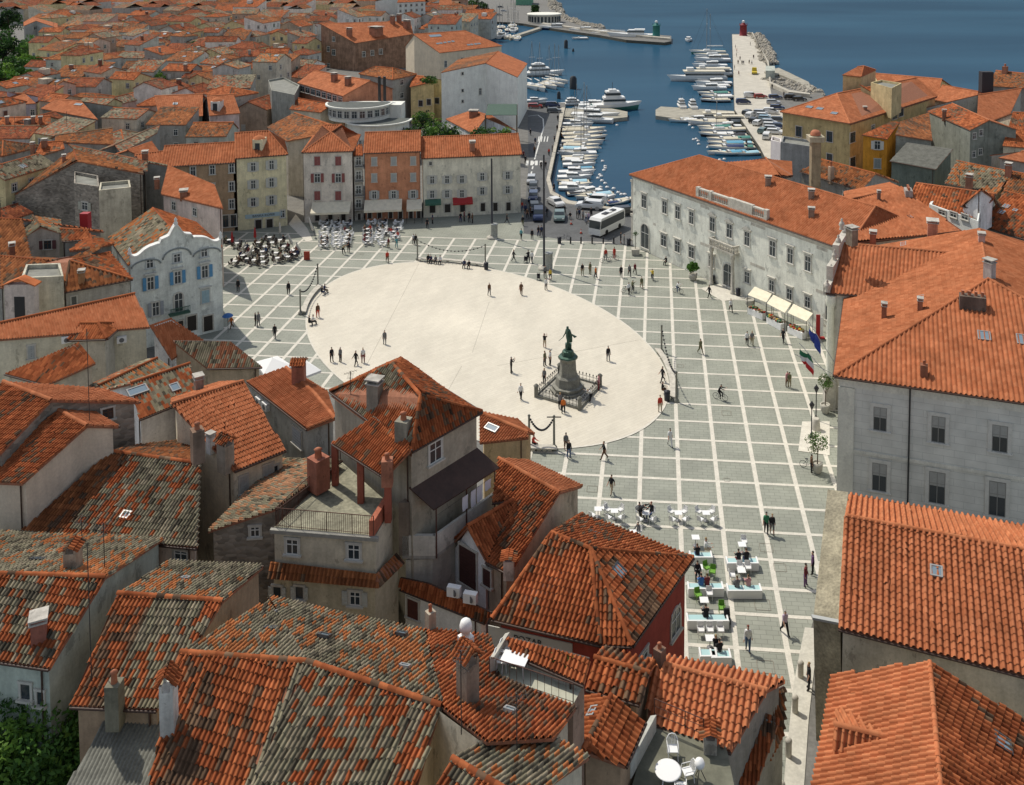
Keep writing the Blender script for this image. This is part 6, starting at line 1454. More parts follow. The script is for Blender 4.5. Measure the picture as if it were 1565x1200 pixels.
def person(px, py, top, bot, pose='walk', face=0, hair='dark', skin_arms=False, shorts=False, size=1.0, seat=None, z=.08, where=None, extra='', group='people on the square', pos=None):
    p = pos or P(px, py, z); b, hm, dzz = proto(pose)
    size *= random.uniform(.97, 1.07)
    o = bpy.data.objects.new('person', b); COL.objects.link(o); o.location = (p.x, p.y, p.z-((.47-.45)*size if pose == 'sit' else 0)); o.rotation_euler = (0, 0, math.radians(face)); o.scale = (size,)*3
    for i, m_ in enumerate((SKIN, cloth(top), cloth(bot), mat('shoe_leather', (.03,.025,.02), .6), SKIN if skin_arms else cloth(top), SKIN if shorts else cloth(bot))):
        o.material_slots[i].link = 'OBJECT'; o.material_slots[i].material = m_
    h = bpy.data.objects.new('hair', hm); COL.objects.link(h); h.parent = o; h.material_slots[0].link = 'OBJECT'; h.material_slots[0].material = HAIRS[hair]
    hn = {'dark':'dark-haired','brown':'brown-haired','grey':'grey-haired','fair':'fair-haired','red':'red-haired'}[hair]
    lab = '%s person in %s top and %s %s, %s%s %s' % (hn, top, bot, 'shorts' if shorts else 'trousers', PV[pose], extra, where or near(px, py))
    tag(o, lab, 'person', group); PEOPLE.append(o); return o
T_ = [(796.6,366.3,'teal','black','stroll',150),(813.2,365.6,'black','black','stand',0),(822.8,361,'black','navy','stand',40),(827.5,360.5,'navy','black','stand',200),
(785,399,'black','black','walk',120),(813,402,'white','grey','stroll',160),(833,424.4,'grey','black','stand',30),(841,428,'yellow','black','stand',200),
(890,420.6,'black','khaki','stand',20),(902,419.3,'olive','olive','stand',320),(910.4,425.7,'orange','black','stroll',60),(949.3,423.8,'black','black','walk',0),(962,421.9,'grey','black','walk',10),(970.4,418.7,'maroon','black','walk',20),
(948.7,372,'black','black','stand',90),(953.8,374,'grey','grey','stand',270),(881.6,334.3,'black','black','stand',100),(885.4,333.7,'navy','black','stand',200),(891,336,'grey','black','stand',300),(895.7,340,'white','jeans','stand',20),(899.5,340,'lilac','jeans','stand',140),(903.7,332.4,'black','black','stand',220),
(863,327.3,'black','black','walk',30),(855.4,312,'black','jeans','stand',90),(799,345,'black','olive','walk',180),(806,333.7,'brown','black','stand',0),(836,331,'black','grey','walk',0),(846.5,292.8,'black','black','walk',20),(798,322,'red','jeans','stand',40),(803,327,'navy','black','stand',0),(811,331,'brown','black','stand',90),
(796.6,450.8,'brown','brown','walk',0),(834.4,443,'white','grey','stand',40),(832.4,531.3,'black','beige','photo',170),(832.4,559.4,'olive','black','stand',60),(840.8,558,'white','black','stand',300),(831.9,586.3,'grey','black','stand',330),(929.5,551.8,'black','grey','stand',20),(781.3,569.7,'black','black','photo',100),(796,611,'white','black','stroll',340),
(856,626,'grey','black','stand',150),(861,632,'orange','black','stand',190),(904,613,'white','black','bend',310),(915,596,'pink','maroon','stand',90),
(980.6,440.6,'olive','khaki','walk',10),(1084,454.6,'black','black','walk',300),(1116.9,476.4,'white','black','walk',10),(1070.6,540.3,'olive','olive','walk',30),(1141.7,527.5,'white','black','walk',350),(1149.3,527.5,'grey','khaki','walk',350),(1197,523.6,'black','black','walk',330),
(1012.6,583.7,'black','black','walk',300),(1008.8,629.4,'red','beige','stand',10),(1024,681.8,'white','white','walk',10),(923,702,'black','brown','walk',280),(865,688,'grey','brown','stand',170),(869.5,699.7,'black','jeans','stand',20),(934.6,754.6,'black','beige','walk',330),
(1171,816,'green','black','stroll',350),(1180,817,'black','grey','stroll',0),(1231,896,'maroon','purple','stand',60),(1242,877,'purple','black','stand',260),(1199.5,969,'lilac','black','walk',20),(1143,996,'white','jeans','stroll',350),(1203,591,'pink','brown','stand',30),(1206.5,592,'olive','khaki','stand',200),
(441,449.5,'black','black','stand',10),(395,498,'grey','grey','stand',60),(390.5,497.5,'black','black','stand',300),(420,517,'black','black','stroll',10),(485.8,485,'brown','red','stand',30),(592,401,'red','brown','walk',20),(588,526,'grey','grey','stand',0),(507,553,'black','black','stand',40),(520.4,553,'grey','black','stand',330),(544,558,'black','black','walk',330),(555,554.3,'white','maroon','stand',10),(747.8,452,'brown','grey','stroll',30),
(635.4,374,'black','black','stand',20),(632,373,'white','grey','stand',50),(606,379,'teal','teal','stroll',30),(593.7,379,'maroon','khaki','stand',60),(533,385.6,'black','black','stand',0),(524,388,'khaki','black','bend',60),(774.7,341,'black','black','walk',90),(704,339.6,'black','navy','stand',0),(709.5,338,'maroon','black','stand',90),(717,339.6,'black','black','stand',30),(722,341,'brown','black','stand',300),(653,348.6,'black','black','stand',0),(661,342,'navy','black','stand',90),
(364,445.7,'black','black','stand',0),(354,502,'orange','brown','walk',330),
(1124,74,'navy','black','stand',90),(1125.5,86.7,'black','black','stand',90),(1128,98,'brown','black','walk',0),(1134,98.7,'black','black','walk',0),(1136.4,98.7,'navy','grey','walk',0),(1145,98,'black','khaki','walk',180),(1151.7,90,'black','black','stand',0),(1129,115,'maroon','black','walk',10),(1122.7,106.5,'black','black','stand',270),(1146.8,69.7,'grey','black','stand',90),(1149,98.5,'white','black','walk',180),(1126,80,'red','black','stand',90),(1131,92,'grey','black','walk',0),
(852.5,185,'black','black','walk',0),(851.7,200,'black','black','stand',0),(847.5,216.7,'grey','black','walk',0),(810.7,207,'black','black','walk',0),(818,220,'navy','black','walk',180),(817,235,'brown','black','walk',180),(827,258,'black','black','walk',0),(834,258,'black','grey','walk',0),(839,238,'red','black','walk',180),(800,242,'maroon','black','stand',0),(803,250,'black','black','stand',40),(844,232,'black','black','stand',90),
(1236,1053,'black','black','stand',270),(1233,184,'black','black','walk',0),(1180,136,'black','black','stand',0),(1198,148,'grey','black','stand',0)]
hr = random.Random(3)
for t in T_:
    hair = 'red' if t[0] == 1143 else 'grey' if t[2] in ('lilac','pink') else hr.choice(('dark','dark','dark','brown','brown','fair','grey'))
    person(t[0], t[1], t[2], t[3], t[4], t[5], hair, skin_arms=hr.random() < .35, shorts=hr.random() < .12, group='people on the pier' if t[1] < 150 and t[0] > 1100 else 'people on the square', where='on the pier by the red lighthouse' if t[1] < 120 and t[0] > 1100 else None)
# ================================================================ boats
def hull_mesh(L_, B, D, m_hull, m_deck, m_stripe, bowr=.9):
    mb = MB(); N_ = 9; rings = []
    for i in range(N_):
        t = i/(N_-1); x = -L_/2+L_*t; w = B/2*(min(1, .80+t*.6) if t < .45 else max(0.02, 1-((t-.45)/.55)**2.1)); sh = D*(1+.35*t*t); kz = -.35*D*(1-t*.5)
        xo = (.08*L_ if t > .98 else 0)
        rings.append([V(x-xo*.0, 0, kz), V(x, w*.62, kz*.2), V(x+xo*.3, w*.93, sh*.55), V(x+xo, w, sh)])
    vs = []
    for r in rings: vs += [tuple(r[3]), tuple(r[2]), tuple(r[1]), tuple(r[0]), (r[1].x, -r[1].y, r[1].z), (r[2].x, -r[2].y, r[2].z), (r[3].x, -r[3].y, r[3].z)]
    q = [(i*7+j, i*7+j+1, (i+1)*7+j+1, (i+1)*7+j) for i in range(N_-1) for j in range(6)]
    mb.quads(vs, [a for k, a in enumerate(q) if k % 6 not in (0, 5)], m_hull, smooth=True); mb.quads(vs, [a for k, a in enumerate(q) if k % 6 in (0, 5)], m_stripe, smooth=True)
    mb.quads(vs[:7], [tuple(range(7))[::-1]], m_hull)
    dk = MB(); dv = [(r[3].x, s*r[3].y*.96, r[3].z-.03) for r in rings for s in (1, -1)]
    dk.quads(dv, [(2*i, 2*i+1, 2*i+3, 2*i+2) for i in range(N_-1)], m_deck)
    return mb.mesh('hull'), dk.mesh('deck')
BW = mat('boat_white', (.70,.70,.67), .35, noise=.06, scale=2); BC = mat('boat_cream', (.55,.50,.38), .5); BN = mat('boat_navy', (.02,.035,.10), .35); BB = mat('boat_blue', (.10,.30,.42), .4); BG = mat('boat_green', (.06,.20,.16), .45); BD = mat('boat_wood', (.20,.10,.045), .5, noise=.2, scale=3); BO = mat('boat_orange', (.50,.14,.03), .5); BK = mat('boat_dark', (.03,.03,.035), .5); BL = mat('boat_lightblue', (.30,.50,.58), .45)
HULLC = {'white':BW,'cream':BC,'navy':BN,'blue':BB,'green':BG,'wooden':BD,'orange':BO,'dark':BK,'light blue':BL}
BM = {}
def boat_parts(kind, col, cov):
    k = (kind, col, cov)
    if k in BM: return BM[k]
    hm = HULLC[col]; cm = HULLC.get(cov, BW); out = []
    L_, B, D = {'motor':(1,.34,.11),'open':(1,.36,.10),'sail':(1,.30,.10),'ferry':(1,.24,.085),'cabin':(1,.36,.12)}[kind]; s = 10
    L_, B, D = L_*s, B*s, D*s
    h, d = hull_mesh(L_, B, D, hm, BC if kind in ('open','sail') else BW, hm if col == 'white' else BW); out += [('hull', h), ('deck', d)]
    if kind == 'motor':
        c = MB(); c.box((-.4,0,D), 3.6, B*.62, .95, BW, top=.86); c.box((-1.2,0,D+.95), 2.2, B*.58, .12, BW); out.append(('cabin', c.mesh('cabin')))
        w = MB(); w.box((-.35,0,D+.42), 3.66, B*.625, .36, glass(), top=.97); out.append(('windscreen', w.mesh('windscreen')))
        r = MB(); r.tube([V(1.8,-B*.36,D+.15), V(1.9,-B*.36,D+.65), V(4.2,-.5,D+.8), V(5,0,D+.85), V(4.2,.5,D+.8), V(1.9,B*.36,D+.65), V(1.8,B*.36,D+.15)], .035, BW, 4); out.append(('rail', r.mesh('rail')))
    elif kind == 'open':
        c = MB(); vs = []
        for i in range(7):
            t = i/6; x = -4.2+4.6*t; ww = B*.40
            for a in (0, .25, .5, .75, 1): vs.append((x, ww*math.cos(math.pi*a), D+.05+.45*math.sin(math.pi*a)*(1-.4*t)))
        c.quads(vs, [(i*5+j, (i+1)*5+j, (i+1)*5+j+1, i*5+j+1) for i in range(6) for j in range(4)], cm, smooth=True); out.append(('cover', c.mesh('cover')))
        w = MB(); w.box((1.0,0,D), 1.0, B*.55, .55, BW, top=.8); w.box((1.55,0,D+.1), .12, B*.5, .6, glass()); out.append(('windscreen', w.mesh('windscreen')))
        e = MB(); e.box((-5.1,0,D*.5), .5, .4, .9, BK); out.append(('outboard', e.mesh('outboard')))
    elif kind == 'sail':
        c = MB(); c.box((-.2,0,D), 3.8, B*.5, .5, BW, top=.8); out.append(('cabin', c.mesh('cabin')))
        m_ = MB(); m_.tube([V(.6,0,D), V(.6,0,D+12.5)], .07, mat('mast_alu', (.35,.35,.34), .4, .4), 5); m_.tube([V(.6,0,D+8), V(.6,-.9,D+8)], .04, BW, 4); m_.tube([V(.6,0,D+8), V(.6,.9,D+8)], .04, BW, 4)
        for e in (V(5.1,0,D+.3), V(-4.8,0,D+.2), V(.4,B*.48,D), V(.4,-B*.48,D)): m_.tube([V(.6,0,D+12.3), e], .018, BK, 3, caps=False)
        out.append(('mast', m_.mesh('mast')))
        b = MB(); b.tube([V(.5,0,D+1.5), V(-4.2,0,D+1.55)], [.16,.12], cm, 6); out.append(('furled_sail', b.mesh('furled_sail')))
    elif kind == 'ferry':
        c = MB(); c.box((-.9,0,D), 6.8, B*.8, .9, BW); out.append(('cabin', c.mesh('cabin'))); w = MB(); w.box((-.9,0,D+.3), 6.84, B*.81, .36, glass()); out.append(('windows', w.mesh('windows')))
        r = MB(); r.box((-.9,0,D+.95), 7.4, B*.92, .12, BC); r.box((1.6,0,D+1.07), 1.2, B*.5, .55, BW); out.append(('roof', r.mesh('roof')))
    elif kind == 'cabin':
        c = MB(); c.box((-.3,0,D), 4.8, B*.72, 1.3, BW, top=.94); c.box((-.6,0,D+1.3), 3.2, B*.6, 1.1, BW, top=.9); c.box((-.6,0,D+2.4), 1.6, B*.4, .3, BW); c.tube([V(-.6,0,D+2.7), V(-.6,0,D+4)], .05, BK, 5); out.append(('cabin', c.mesh('cabin')))
        w = MB(); w.box((-.3,0,D+.55), 4.84, B*.725, .4, glass(), top=.985); w.box((-.55,0,D+1.65), 3.24, B*.605, .45, glass(), top=.97); out.append(('windows', w.mesh('windows')))
    BM[k] = out; return out
KN = {'motor':'motor boat','open':'small covered boat','sail':'sailing boat','ferry':'long passenger boat','cabin':'tall cabin cruiser'}
BOATS = []
def boat(px, py, L_, head, kind='motor', col='white', cov='white', where='', name=None, label=None, z=-1.4, group='boats moored in the harbour', hs=1):
    p = P(px, py, z); s = L_/10; nm = {'motor':'motor_boat','open':'open_boat','sail':'sailing_boat','ferry':'passenger_boat','cabin':'cabin_cruiser'}[kind]
    root = empty(name or nm, V(p.x, p.y, z), None, None, group, math.radians(head)); root.scale = (s, s, s*hs)
    for n_, me in boat_parts(kind, col, cov):
        o = bpy.data.objects.new(n_, me); COL.objects.link(o); o.parent = root
    cv = '' if cov == 'white' or kind not in ('open','sail') else ' and %s cover' % cov
    tag(root, label or '%s-hulled %s%s %s' % (col, KN[kind], cv, where), 'boat'); BOATS.append(root); return root
WQ = 'moored along the left quay'
LQ = [(901,172,9,-8,'motor','white'),(908,181,13,-10,'motor','navy'),(884,187,8,-4,'sail','white'),(907,187,11,-14,'motor','white'),(882,193,8,-2,'motor','white'),(881,199,8,0,'sail','white'),(890,203,11,8,'open','cream','cream'),(889,209,10.5,10,'sail','wooden','cream'),(893,215,10.5,9,'sail','dark','cream'),(889,221,10,0,'sail','white','cream'),(887,226,8.5,-4,'open','white','cream'),(885,232,9,-2,'open','blue','light blue'),(884,238,8.5,4,'motor','white'),(885,244,8,2,'sail','wooden','cream'),(884,248,7.5,0,'open','cream','white'),(884,255,7,3,'motor','white'),(889,260,5.5,5,'open','navy','blue'),(880,267,7.5,2,'motor','white'),(877,274,7,4,'motor','white'),(877,281,6.5,2,'open','light blue','light blue'),(878,285,6.5,0,'open','light blue','white'),(877,291,6.2,-2,'motor','white'),(888,298,6,15,'open','navy','dark'),(899,296,6,30,'motor','white'),(903,303,6,20,'open','white','light blue'),(913,301,6.5,15,'open','light blue','light blue'),(917,306,6,20,'motor','white'),(931,312,5,25,'open','orange','orange'),(943,312,5,25,'open','blue','navy'),(955,308,5,30,'open','cream','cream')]
for b in LQ: boat(b[0], b[1], b[2], b[3]+180 if hr.random() < .3 else b[3], b[4], b[5], b[6] if len(b) > 6 else 'white', WQ)
WP = 'moored bow-out along the lighthouse pier'
RQ = [(1083,83,15,180,'sail','green','white'),(1088,88,14,182,'sail','white','blue'),(1090,95,14,178,'motor','white'),(1086,104,13,180,'motor','white'),(1100,110,9,180,'motor','white'),(1068,124,20,180,'ferry','white'),(1084,117,17,180,'ferry','cream'),(1092,131,12,180,'motor','white'),(1085,138,11,180,'motor','white'),(1096,134,9,180,'open','white','white'),(1092,146,10,184,'open','dark','green'),(1098,151,10,178,'open','navy','white'),(1094,156,9,180,'open','dark','cream')]
for b in RQ: boat(b[0], b[1], b[2], b[3], b[4], b[5], b[6] if len(b) > 6 else 'white', WP)
WR = 'in the small craft rows right of the basin'
RR = [(1046,187,8,180,'open','light blue','white'),(1066,186,8,178,'motor','white'),(1092,184,12,180,'ferry','white'),(1084,191,11,180,'open','white','cream'),(1108,188,11,180,'ferry','cream'),(1094,198,9,184,'open','cream','green'),(1110,196,8,180,'motor','white'),(1098,202,9,184,'sail','white','white'),(1120,201,8,180,'open','cream','cream'),(1098,209,9,176,'open','dark','white'),(1118,210,8,180,'open','white','dark'),(1107,216,8,180,'open','white','cream'),(1126,215,8,184,'open','dark','green'),(1112,223,9,178,'open','navy','blue'),(1130,222,7,182,'open','cream','light blue'),(1112,229,9,182,'open','blue','navy'),(1132,228,7,180,'open','dark','green'),(1140,237,7,188,'open','light blue','light blue'),(1118,237,8,190,'open','blue','blue'),(1105,236,7,186,'open','white','light blue')]
for b in RR: boat(b[0], b[1], b[2], b[3], b[4], b[5], b[6] if len(b) > 6 else 'white', WR)
for x, y, l, a, k in ((824,137,12,-70,'sail'),(812,135,12,-68,'sail'),(838,134,11,-60,'sail'),(846,131,11,-50,'sail'),(852,126,10,-45,'sail'),(826,116,16,12,'cabin'),(818,156,7,10,'motor')): boat(x,y,l,a,k,'white','white','by the white block at the left of the basin', hs=.8 if k=='cabin' else 1)
WB = 'along the breakwater of the green lighthouse'
for x, y, l, a, k, c in ((849,46,17,175,'motor','navy'),(893,50,15,172,'motor','white'),(921,54,12,200,'motor','white'),(969,60,24,176,'motor','white'),(887,60,8,180,'open','white')): boat(x,y,l,a,k,c,'white',WB)
boat(1052,63,10,-100,'motor','white',label='lone white motor boat under way between the two lighthouses')
boat(940,168,14,8,'cabin','green',label='big white patrol boat with tall wheelhouse at the left jetty head',hs=1.15)
boat(876,161,9,10,'cabin','white',label='white boat under a rounded cover at the root of the left jetty',hs=.7)
boat(912,165,11,5,'motor','white',label='white launch lying just left of the patrol boat')
boat(1041,164,7,95,'cabin','white',label='left one of two white cabin boats on the right jetty',z=-.5); boat(1058,165,7,95,'cabin','white',label='right one of two white cabin boats on the right jetty',z=-.5)
# marina at the top
WM_ = 'in the far marina with the mast forest'
for i in range(40):
    t = i/39; row = i % 3
    x = 684+t*112+hr.uniform(-3,3); y = (51-t*10 if row == 0 else 56+t*-9 if row == 1 else 47+t*10)+hr.uniform(-1,1)
    if row == 2: y = 47+t*14
    if x > 790 and y < 44: continue
    boat(x, y, hr.uniform(10,13), 90+hr.uniform(-12,12), 'sail' if hr.random() < .62 else 'motor', hr.choice(('white','white','white','navy','cream')), hr.choice(('white','blue','navy')), WM_, group='boats in the far marina')
# ---------------------------------------------------------------- jetties, lighthouses, piles, buoys, rocks
jm = mat('jetty_concrete', (.33,.31,.25), .9, noise=.3, scale=.5)
def slab(name, pts, z0, z1, mt):
    mb = MB(); mb.prism([V(p.x,p.y,z0) for p in (P(x,y,0) for x,y in pts)], z1-z0, mt); return struct(mb.obj(name))
slab('left_jetty', [(862,164),(930,163),(959,169),(959,177),(930,180),(861,176)], -4, -.35, jm)
slab('right_jetty', [(1002,166),(1010,161),(1122,168),(1124,178),(1040,180),(1002,175)], -4, -.35, jm)
slab('marina_jetty', [(777,56),(827,40),(829,42),(780,58)], -4, -.1, jm)
slab('breakwater_wall', [(828,38.5),(875,45),(950,55),(1024,62),(1024,60.6),(950,53.4),(875,43.4),(830,37)], 0, 1.0, quay)
slab('pier_wall', [(1148.5,53),(1150.5,53),(1173,100),(1176,132),(1205,146),(1238,150),(1238,148),(1206,143),(1178,130),(1175,99)], 0, 1.2, quay)
def lighthouse(px, py, col, cn, H_):
    p = P(px, py, 0); root = empty('lighthouse', p, '%s harbour lighthouse with a small white lantern on its pier end' % cn, 'lighthouse'); m_ = mat('lighthouse_'+cn, col, .6, noise=.12)
    mb = MB(); mb.lathe(tuple(p), [(2.2,0),(2.0,.3),(1.9,.4),(1.75,H_*.68),(2.1,H_*.69),(2.1,H_*.73),(1.2,H_*.74),(1.0,H_*.85),(.2,H_*.9)], m_, 12); mb.obj('tower', root)
    mb = MB(); mb.lathe((p.x,p.y,H_*.84), [(.7,0),(.7,.9),(.9,.95),(.5,1.3),(.05,1.5)], WHITE(), 10); mb.obj('lantern', root)
    mb = MB()
    for i in range(12): a = math.pi*i/6; q = V(p.x+2.0*math.cos(a), p.y+2.0*math.sin(a), H_*.73); mb.tube([q, q+V(0,0,.9)], .05, m_, 4)
    mb.obj('railing', root)
lighthouse(1003, 57.5, (.03,.17,.15), 'green', 8.5); lighthouse(1136, 54.5, (.20,.02,.025), 'dark red', 7.6)
for px, py, h_, r in ((865,74,3.2,.9),(876,136,3.6,1.2),(854,151,1.5,.6),(876,79,.6,.5)):
    p = P(px, py, -1.4); mb = MB(); mb.lathe((p.x,p.y,-2), [(r,0),(r,h_+.8),(r*.7,h_+1.0),(r*.7,h_+1.3),(.1,h_+1.5)], mat('pile_dark', (.03,.035,.04), .7), 10); tag(mb.obj('mooring_pile', None, V(p.x,p.y,-2)), 'dark round mooring pile standing in the basin', 'pile', 'mooring piles in the basin')
bu = MB(); bu.lathe((0,0,-.25), [(.05,0),(.3,.1),(.38,.3),(.3,.5),(.05,.6)], BW, 8); bu.tube([V(0,0,.3),V(0,0,.55)], .05, BK, 5); bme = bu.mesh('buoy')
BU = [(919,217),(917,227),(921,247),(925,255),(925,258),(923,261),(917,268),(919,270),(914,273),(920,277),(925,281),(928,287),(938,289),(932,294),(945,295),(950,298),(955,298),(943,192),(1054,192),(1059,196),(1064,213),(1067,216),(1068,221),(1060,214),(1082,226),(1100,245),(1107,244),(925,201),(857,223),(852,235),(918,287)]
for x, y in BU:
    p = P(x, y, -1.4); o = bpy.data.objects.new('buoy', bme); COL.objects.link(o); o.location = p; o.scale = (1.15,)*3; tag(o, 'pale round mooring buoy floating %s' % ('left of the palace roof' if y > 260 else 'beside the small boats'), 'buoy', 'mooring buoys')
def rocks(name, line, n, r0, label, seed, spread):
    rr = random.Random(seed); mb = MB(); m_ = mat('sea_rocks', (.36,.33,.27), .9, noise=.4, scale=.5, noise2=.2)
    for i in range(n):
        t = rr.random()*(len(line)-1); k = int(t); a, b = P(*line[k],-.6), P(*line[min(k+1,len(line)-1)],-.6); c = a+(b-a)*(t-k)+V(rr.uniform(-1,1)*spread, rr.uniform(-1,1)*spread, rr.uniform(-.8,.8)); r = r0*rr.uniform(.5,1.2)
        pts = []
        for z in (-1,-.3,.5,1):
            for j in range(5): a_ = 2*math.pi*j/5+z; w_ = math.sqrt(max(.05,1-z*z*.8))*rr.uniform(.7,1.15); pts.append((c.x+r*w_*math.cos(a_), c.y+r*w_*math.sin(a_), c.z+r*z*.7))
        mb.quads(pts, [(l*5+j, l*5+(j+1)%5, (l+1)*5+(j+1)%5, (l+1)*5+j) for l in range(3) for j in range(5)], m_); mb.quads(pts[-5:], [(0,1,2,3,4)], m_)
    o = mb.obj(name); tag(o, label, 'rocks', kind='stuff')
rocks('rock_armour', [(1154,54),(1163,66),(1171,82),(1174,97)], 320, 1.5, 'rough pale boulders piled on the sea side of the lighthouse pier', 1, 3.2)
rocks('rock_armour', [(850,22),(868,30),(893,39),(915,43)], 260, 1.8, 'pale boulders behind the breakwater of the green lighthouse', 2, 3.0)
rocks('rock_armour', [(1180,124),(1205,132),(1230,138),(1245,146)], 200, 1.2, 'low boulders and debris on the shore beside the parking area', 4, 3.5)
rocks('rock_armour', [(838,-8),(846,6),(853,20)], 160, 2.0, 'boulders edging the shore at the very top of the harbour', 5, 4)
slab('shore_platform', [(1168,112),(1190,106),(1236,128),(1240,140),(1215,126),(1190,116),(1180,118)], -3, .6, jm)
p = [P(x,y,0) for x,y in ((1170,122),(1184,122),(1184,114),(1170,114))]; mb = MB(); mb.prism(p, 3.2, plaster((.30,.32,.28))); tag(mb.obj('pier_hut', None, p[0]), 'low grey concrete hut beside the pier below the rocks', 'hut')
# ================================================================ cars and bus
CARP = {}
CC = {'white':(.62,.62,.60),'black':(.012,.012,.014),'dark blue':(.02,.035,.09),'grey':(.14,.15,.15),'silver':(.40,.41,.42),'dark grey':(.05,.055,.06),'red':(.30,.03,.02),'light blue':(.25,.38,.46),'green-grey':(.12,.17,.16)}
def car_parts(col, kind):
    if (col, kind) in CARP: return CARP[(col, kind)]
    m_ = mat('car_paint_'+col.replace(' ', '_'), CC[col], .3, .1, spec=.6); tyre = mat('tyre_rubber', (.015,.015,.015), .8); out = []
    L_, W_ = 4.3, 1.75
    prof = [(-2.15,.35),(-2.12,.75),(-1.95,.92),(-1.6,.95),(-1.15,1.38),(.55,1.42),(1.05,.98),(1.95,.84),(2.12,.65),(2.15,.35)] if kind == 'sedan' else [(-2.2,.35),(-2.2,.95),(-2.0,1.6),(-1.6,1.75),(.7,1.72),(1.3,1.1),(2.0,.95),(2.2,.7),(2.2,.35)] if kind == 'van' else [(-2.1,.35),(-2.1,.95),(-1.85,1.38),(.5,1.45),(1.05,1.0),(1.9,.85),(2.1,.65),(2.1,.35)]
    b = MB(); vs = []; n = len(prof)
    for x, z in prof:
        t = W_/2*(1 if z < 1.0 else .84)
        vs += [(x, -t, z), (x, t, z)]
    b.quads(vs, [(2*i, 2*i+1, 2*i+3, 2*i+2) for i in range(n-1)]+[(2*n-2, 2*n-1, 1, 0)], m_)
    lo = [i for i in range(n)]; b.quads(vs, [tuple(2*i for i in lo)[::-1]], m_); b.quads(vs, [tuple(2*i+1 for i in lo)], m_); out.append(('body', b.mesh('body')))
    g = MB(); gx = [(x, z) for x, z in prof if z > .93]
    top = max(z for x, z in prof)
    for s in (-1, 1):
        y = s*(W_/2*.93); a = [V(min(x for x, z in gx)+.28, y, 1.0), V(max(x for x, z in gx)-.12, y, 1.02), V(max(x for x, z in gx if z > 1.3)-.05, s*W_/2*.86, top-.1), V(min(x for x, z in gx if z > 1.3)+.1, s*W_/2*.86, top-.1)]
        g.poly(a if s < 0 else a[::-1], glass())
    fx = [(x, z) for x, z in prof if x > .4 and z > .97]; 
    (xa, za), (xb, zb2) = (fx[0], fx[1]) if len(fx) > 1 else ((.5,1.4),(1.05,1.0))
    g.poly([V(xa+.08,-.68,za-.03), V(xb+.02,-.76,zb2+.05), V(xb+.02,.76,zb2+.05), V(xa+.08,.68,za-.03)], glass())
    g.poly([V(-1.17-.1 if kind=='sedan' else prof[1][0]-.01,.62,1.3), V((-1.55 if kind=='sedan' else prof[1][0]-.015),.7,1.02), V((-1.55 if kind=='sedan' else prof[1][0]-.015),-.7,1.02), V(-1.17-.1 if kind=='sedan' else prof[1][0]-.01,-.62,1.3)], glass()); out.append(('windows', g.mesh('windows')))
    for x in (-1.35, 1.35):
        for s in (-1, 1):
            w = MB(); vs = []
            for yy in (s*.72, s*.9):
                for j in range(12): a = math.pi*j/6; vs.append((x+.32*math.cos(a), yy, .32+.32*math.sin(a)))
            w.quads(vs, [(j, (j+1)%12, 12+(j+1)%12, 12+j) for j in range(12)], tyre); w.quads(vs[12:], [tuple(range(12))], mat('rim_alu', (.4,.4,.4), .3, .7)); out.append(('wheel', w.mesh('wheel')))
    for s in (-1, 1):
        l = MB(); l.obox((2.08, s*.6-.15, .62), (.08,0,0), (0,.3,0), (0,0,.14), mat('lamp_glass', (.7,.7,.65), .1)); out.append(('headlight', l.mesh('headlight')))
    CARP[(col, kind)] = out; return out
def car(px, py, head, col='white', kind='hatch', where='in the quay car park', grp='cars parked by the harbour', z=.03, s=1, label=None):
    p = P(px, py, z); r = empty('parked_car', p, label or '%s %s %s' % (col, {'sedan':'saloon car','hatch':'hatchback car','van':'van'}[kind], where), 'car', grp, math.radians(head)); r.scale = (s,)*3
    for n_, me in car_parts(col, kind): o = bpy.data.objects.new(n_, me); COL.objects.link(o); o.parent = r
RO = 'on the harbour road by the square'; G1 = 'cars on the harbour road'
for a in ((849,314,-62,'white','sedan',1.05),(855,335,-90,'green-grey','sedan',1.1),(823,334,-88,'dark blue','van',1.1),(815,305,-90,'dark blue','hatch',1.05),(817,322,-85,'black','hatch',1),(901,319,168,'white','hatch',1.2),(911,311,170,'white','van',1),(957,328,10,'black','hatch',1.1),(815,290,-90,'dark grey','hatch',1),(812,279,-90,'silver','hatch',1)): car(a[0],a[1],a[2],a[3],a[4],RO,G1,s=a[5])
for a in ((847,172,0,'dark grey','hatch'),(833,163,5,'black','hatch'),(845,164,0,'dark blue','van'),(818,165,0,'red','hatch')): car(a[0],a[1],a[2],a[3],a[4],'at the bend of the harbour road',G1)
PK = [(1136,159,0,'dark blue','van'),(1147,149,0,'white','van'),(1162,150,5,'red','hatch'),(1185,151,0,'dark blue','hatch'),(1209,152,0,'black','van'),(1222,154,0,'black','hatch'),(1182,159,-10,'silver','hatch'),(1188,167,-8,'dark blue','hatch'),(1178,174,-12,'white','van'),(1143,175,50,'dark grey','hatch'),(1147,180,60,'white','van'),(1163,175,-18,'silver','hatch'),(1167,180,-18,'white','hatch'),(1171,184,-18,'light blue','hatch'),(1152,187,60,'black','hatch'),(1176,190,-18,'silver','hatch'),(1178,195,-18,'white','hatch'),(1180,200,-18,'silver','hatch'),(1184,205,-18,'white','hatch'),(1158,191,60,'white','hatch'),(1190,196,-18,'dark blue','hatch'),(1172,212,70,'white','van'),(1190,186,-18,'dark grey','hatch'),(1166,203,60,'green-grey','hatch')]
for a in PK: car(*a)
for x, y, c in ((722,28,'red'),(737,27,'silver'),(750,25,'white'),(762,24,'dark grey'),(770,18,'silver'),(765,12,'black')): car(x,y,10,c,'hatch','on the far waterfront behind the marina','cars on the far waterfront')
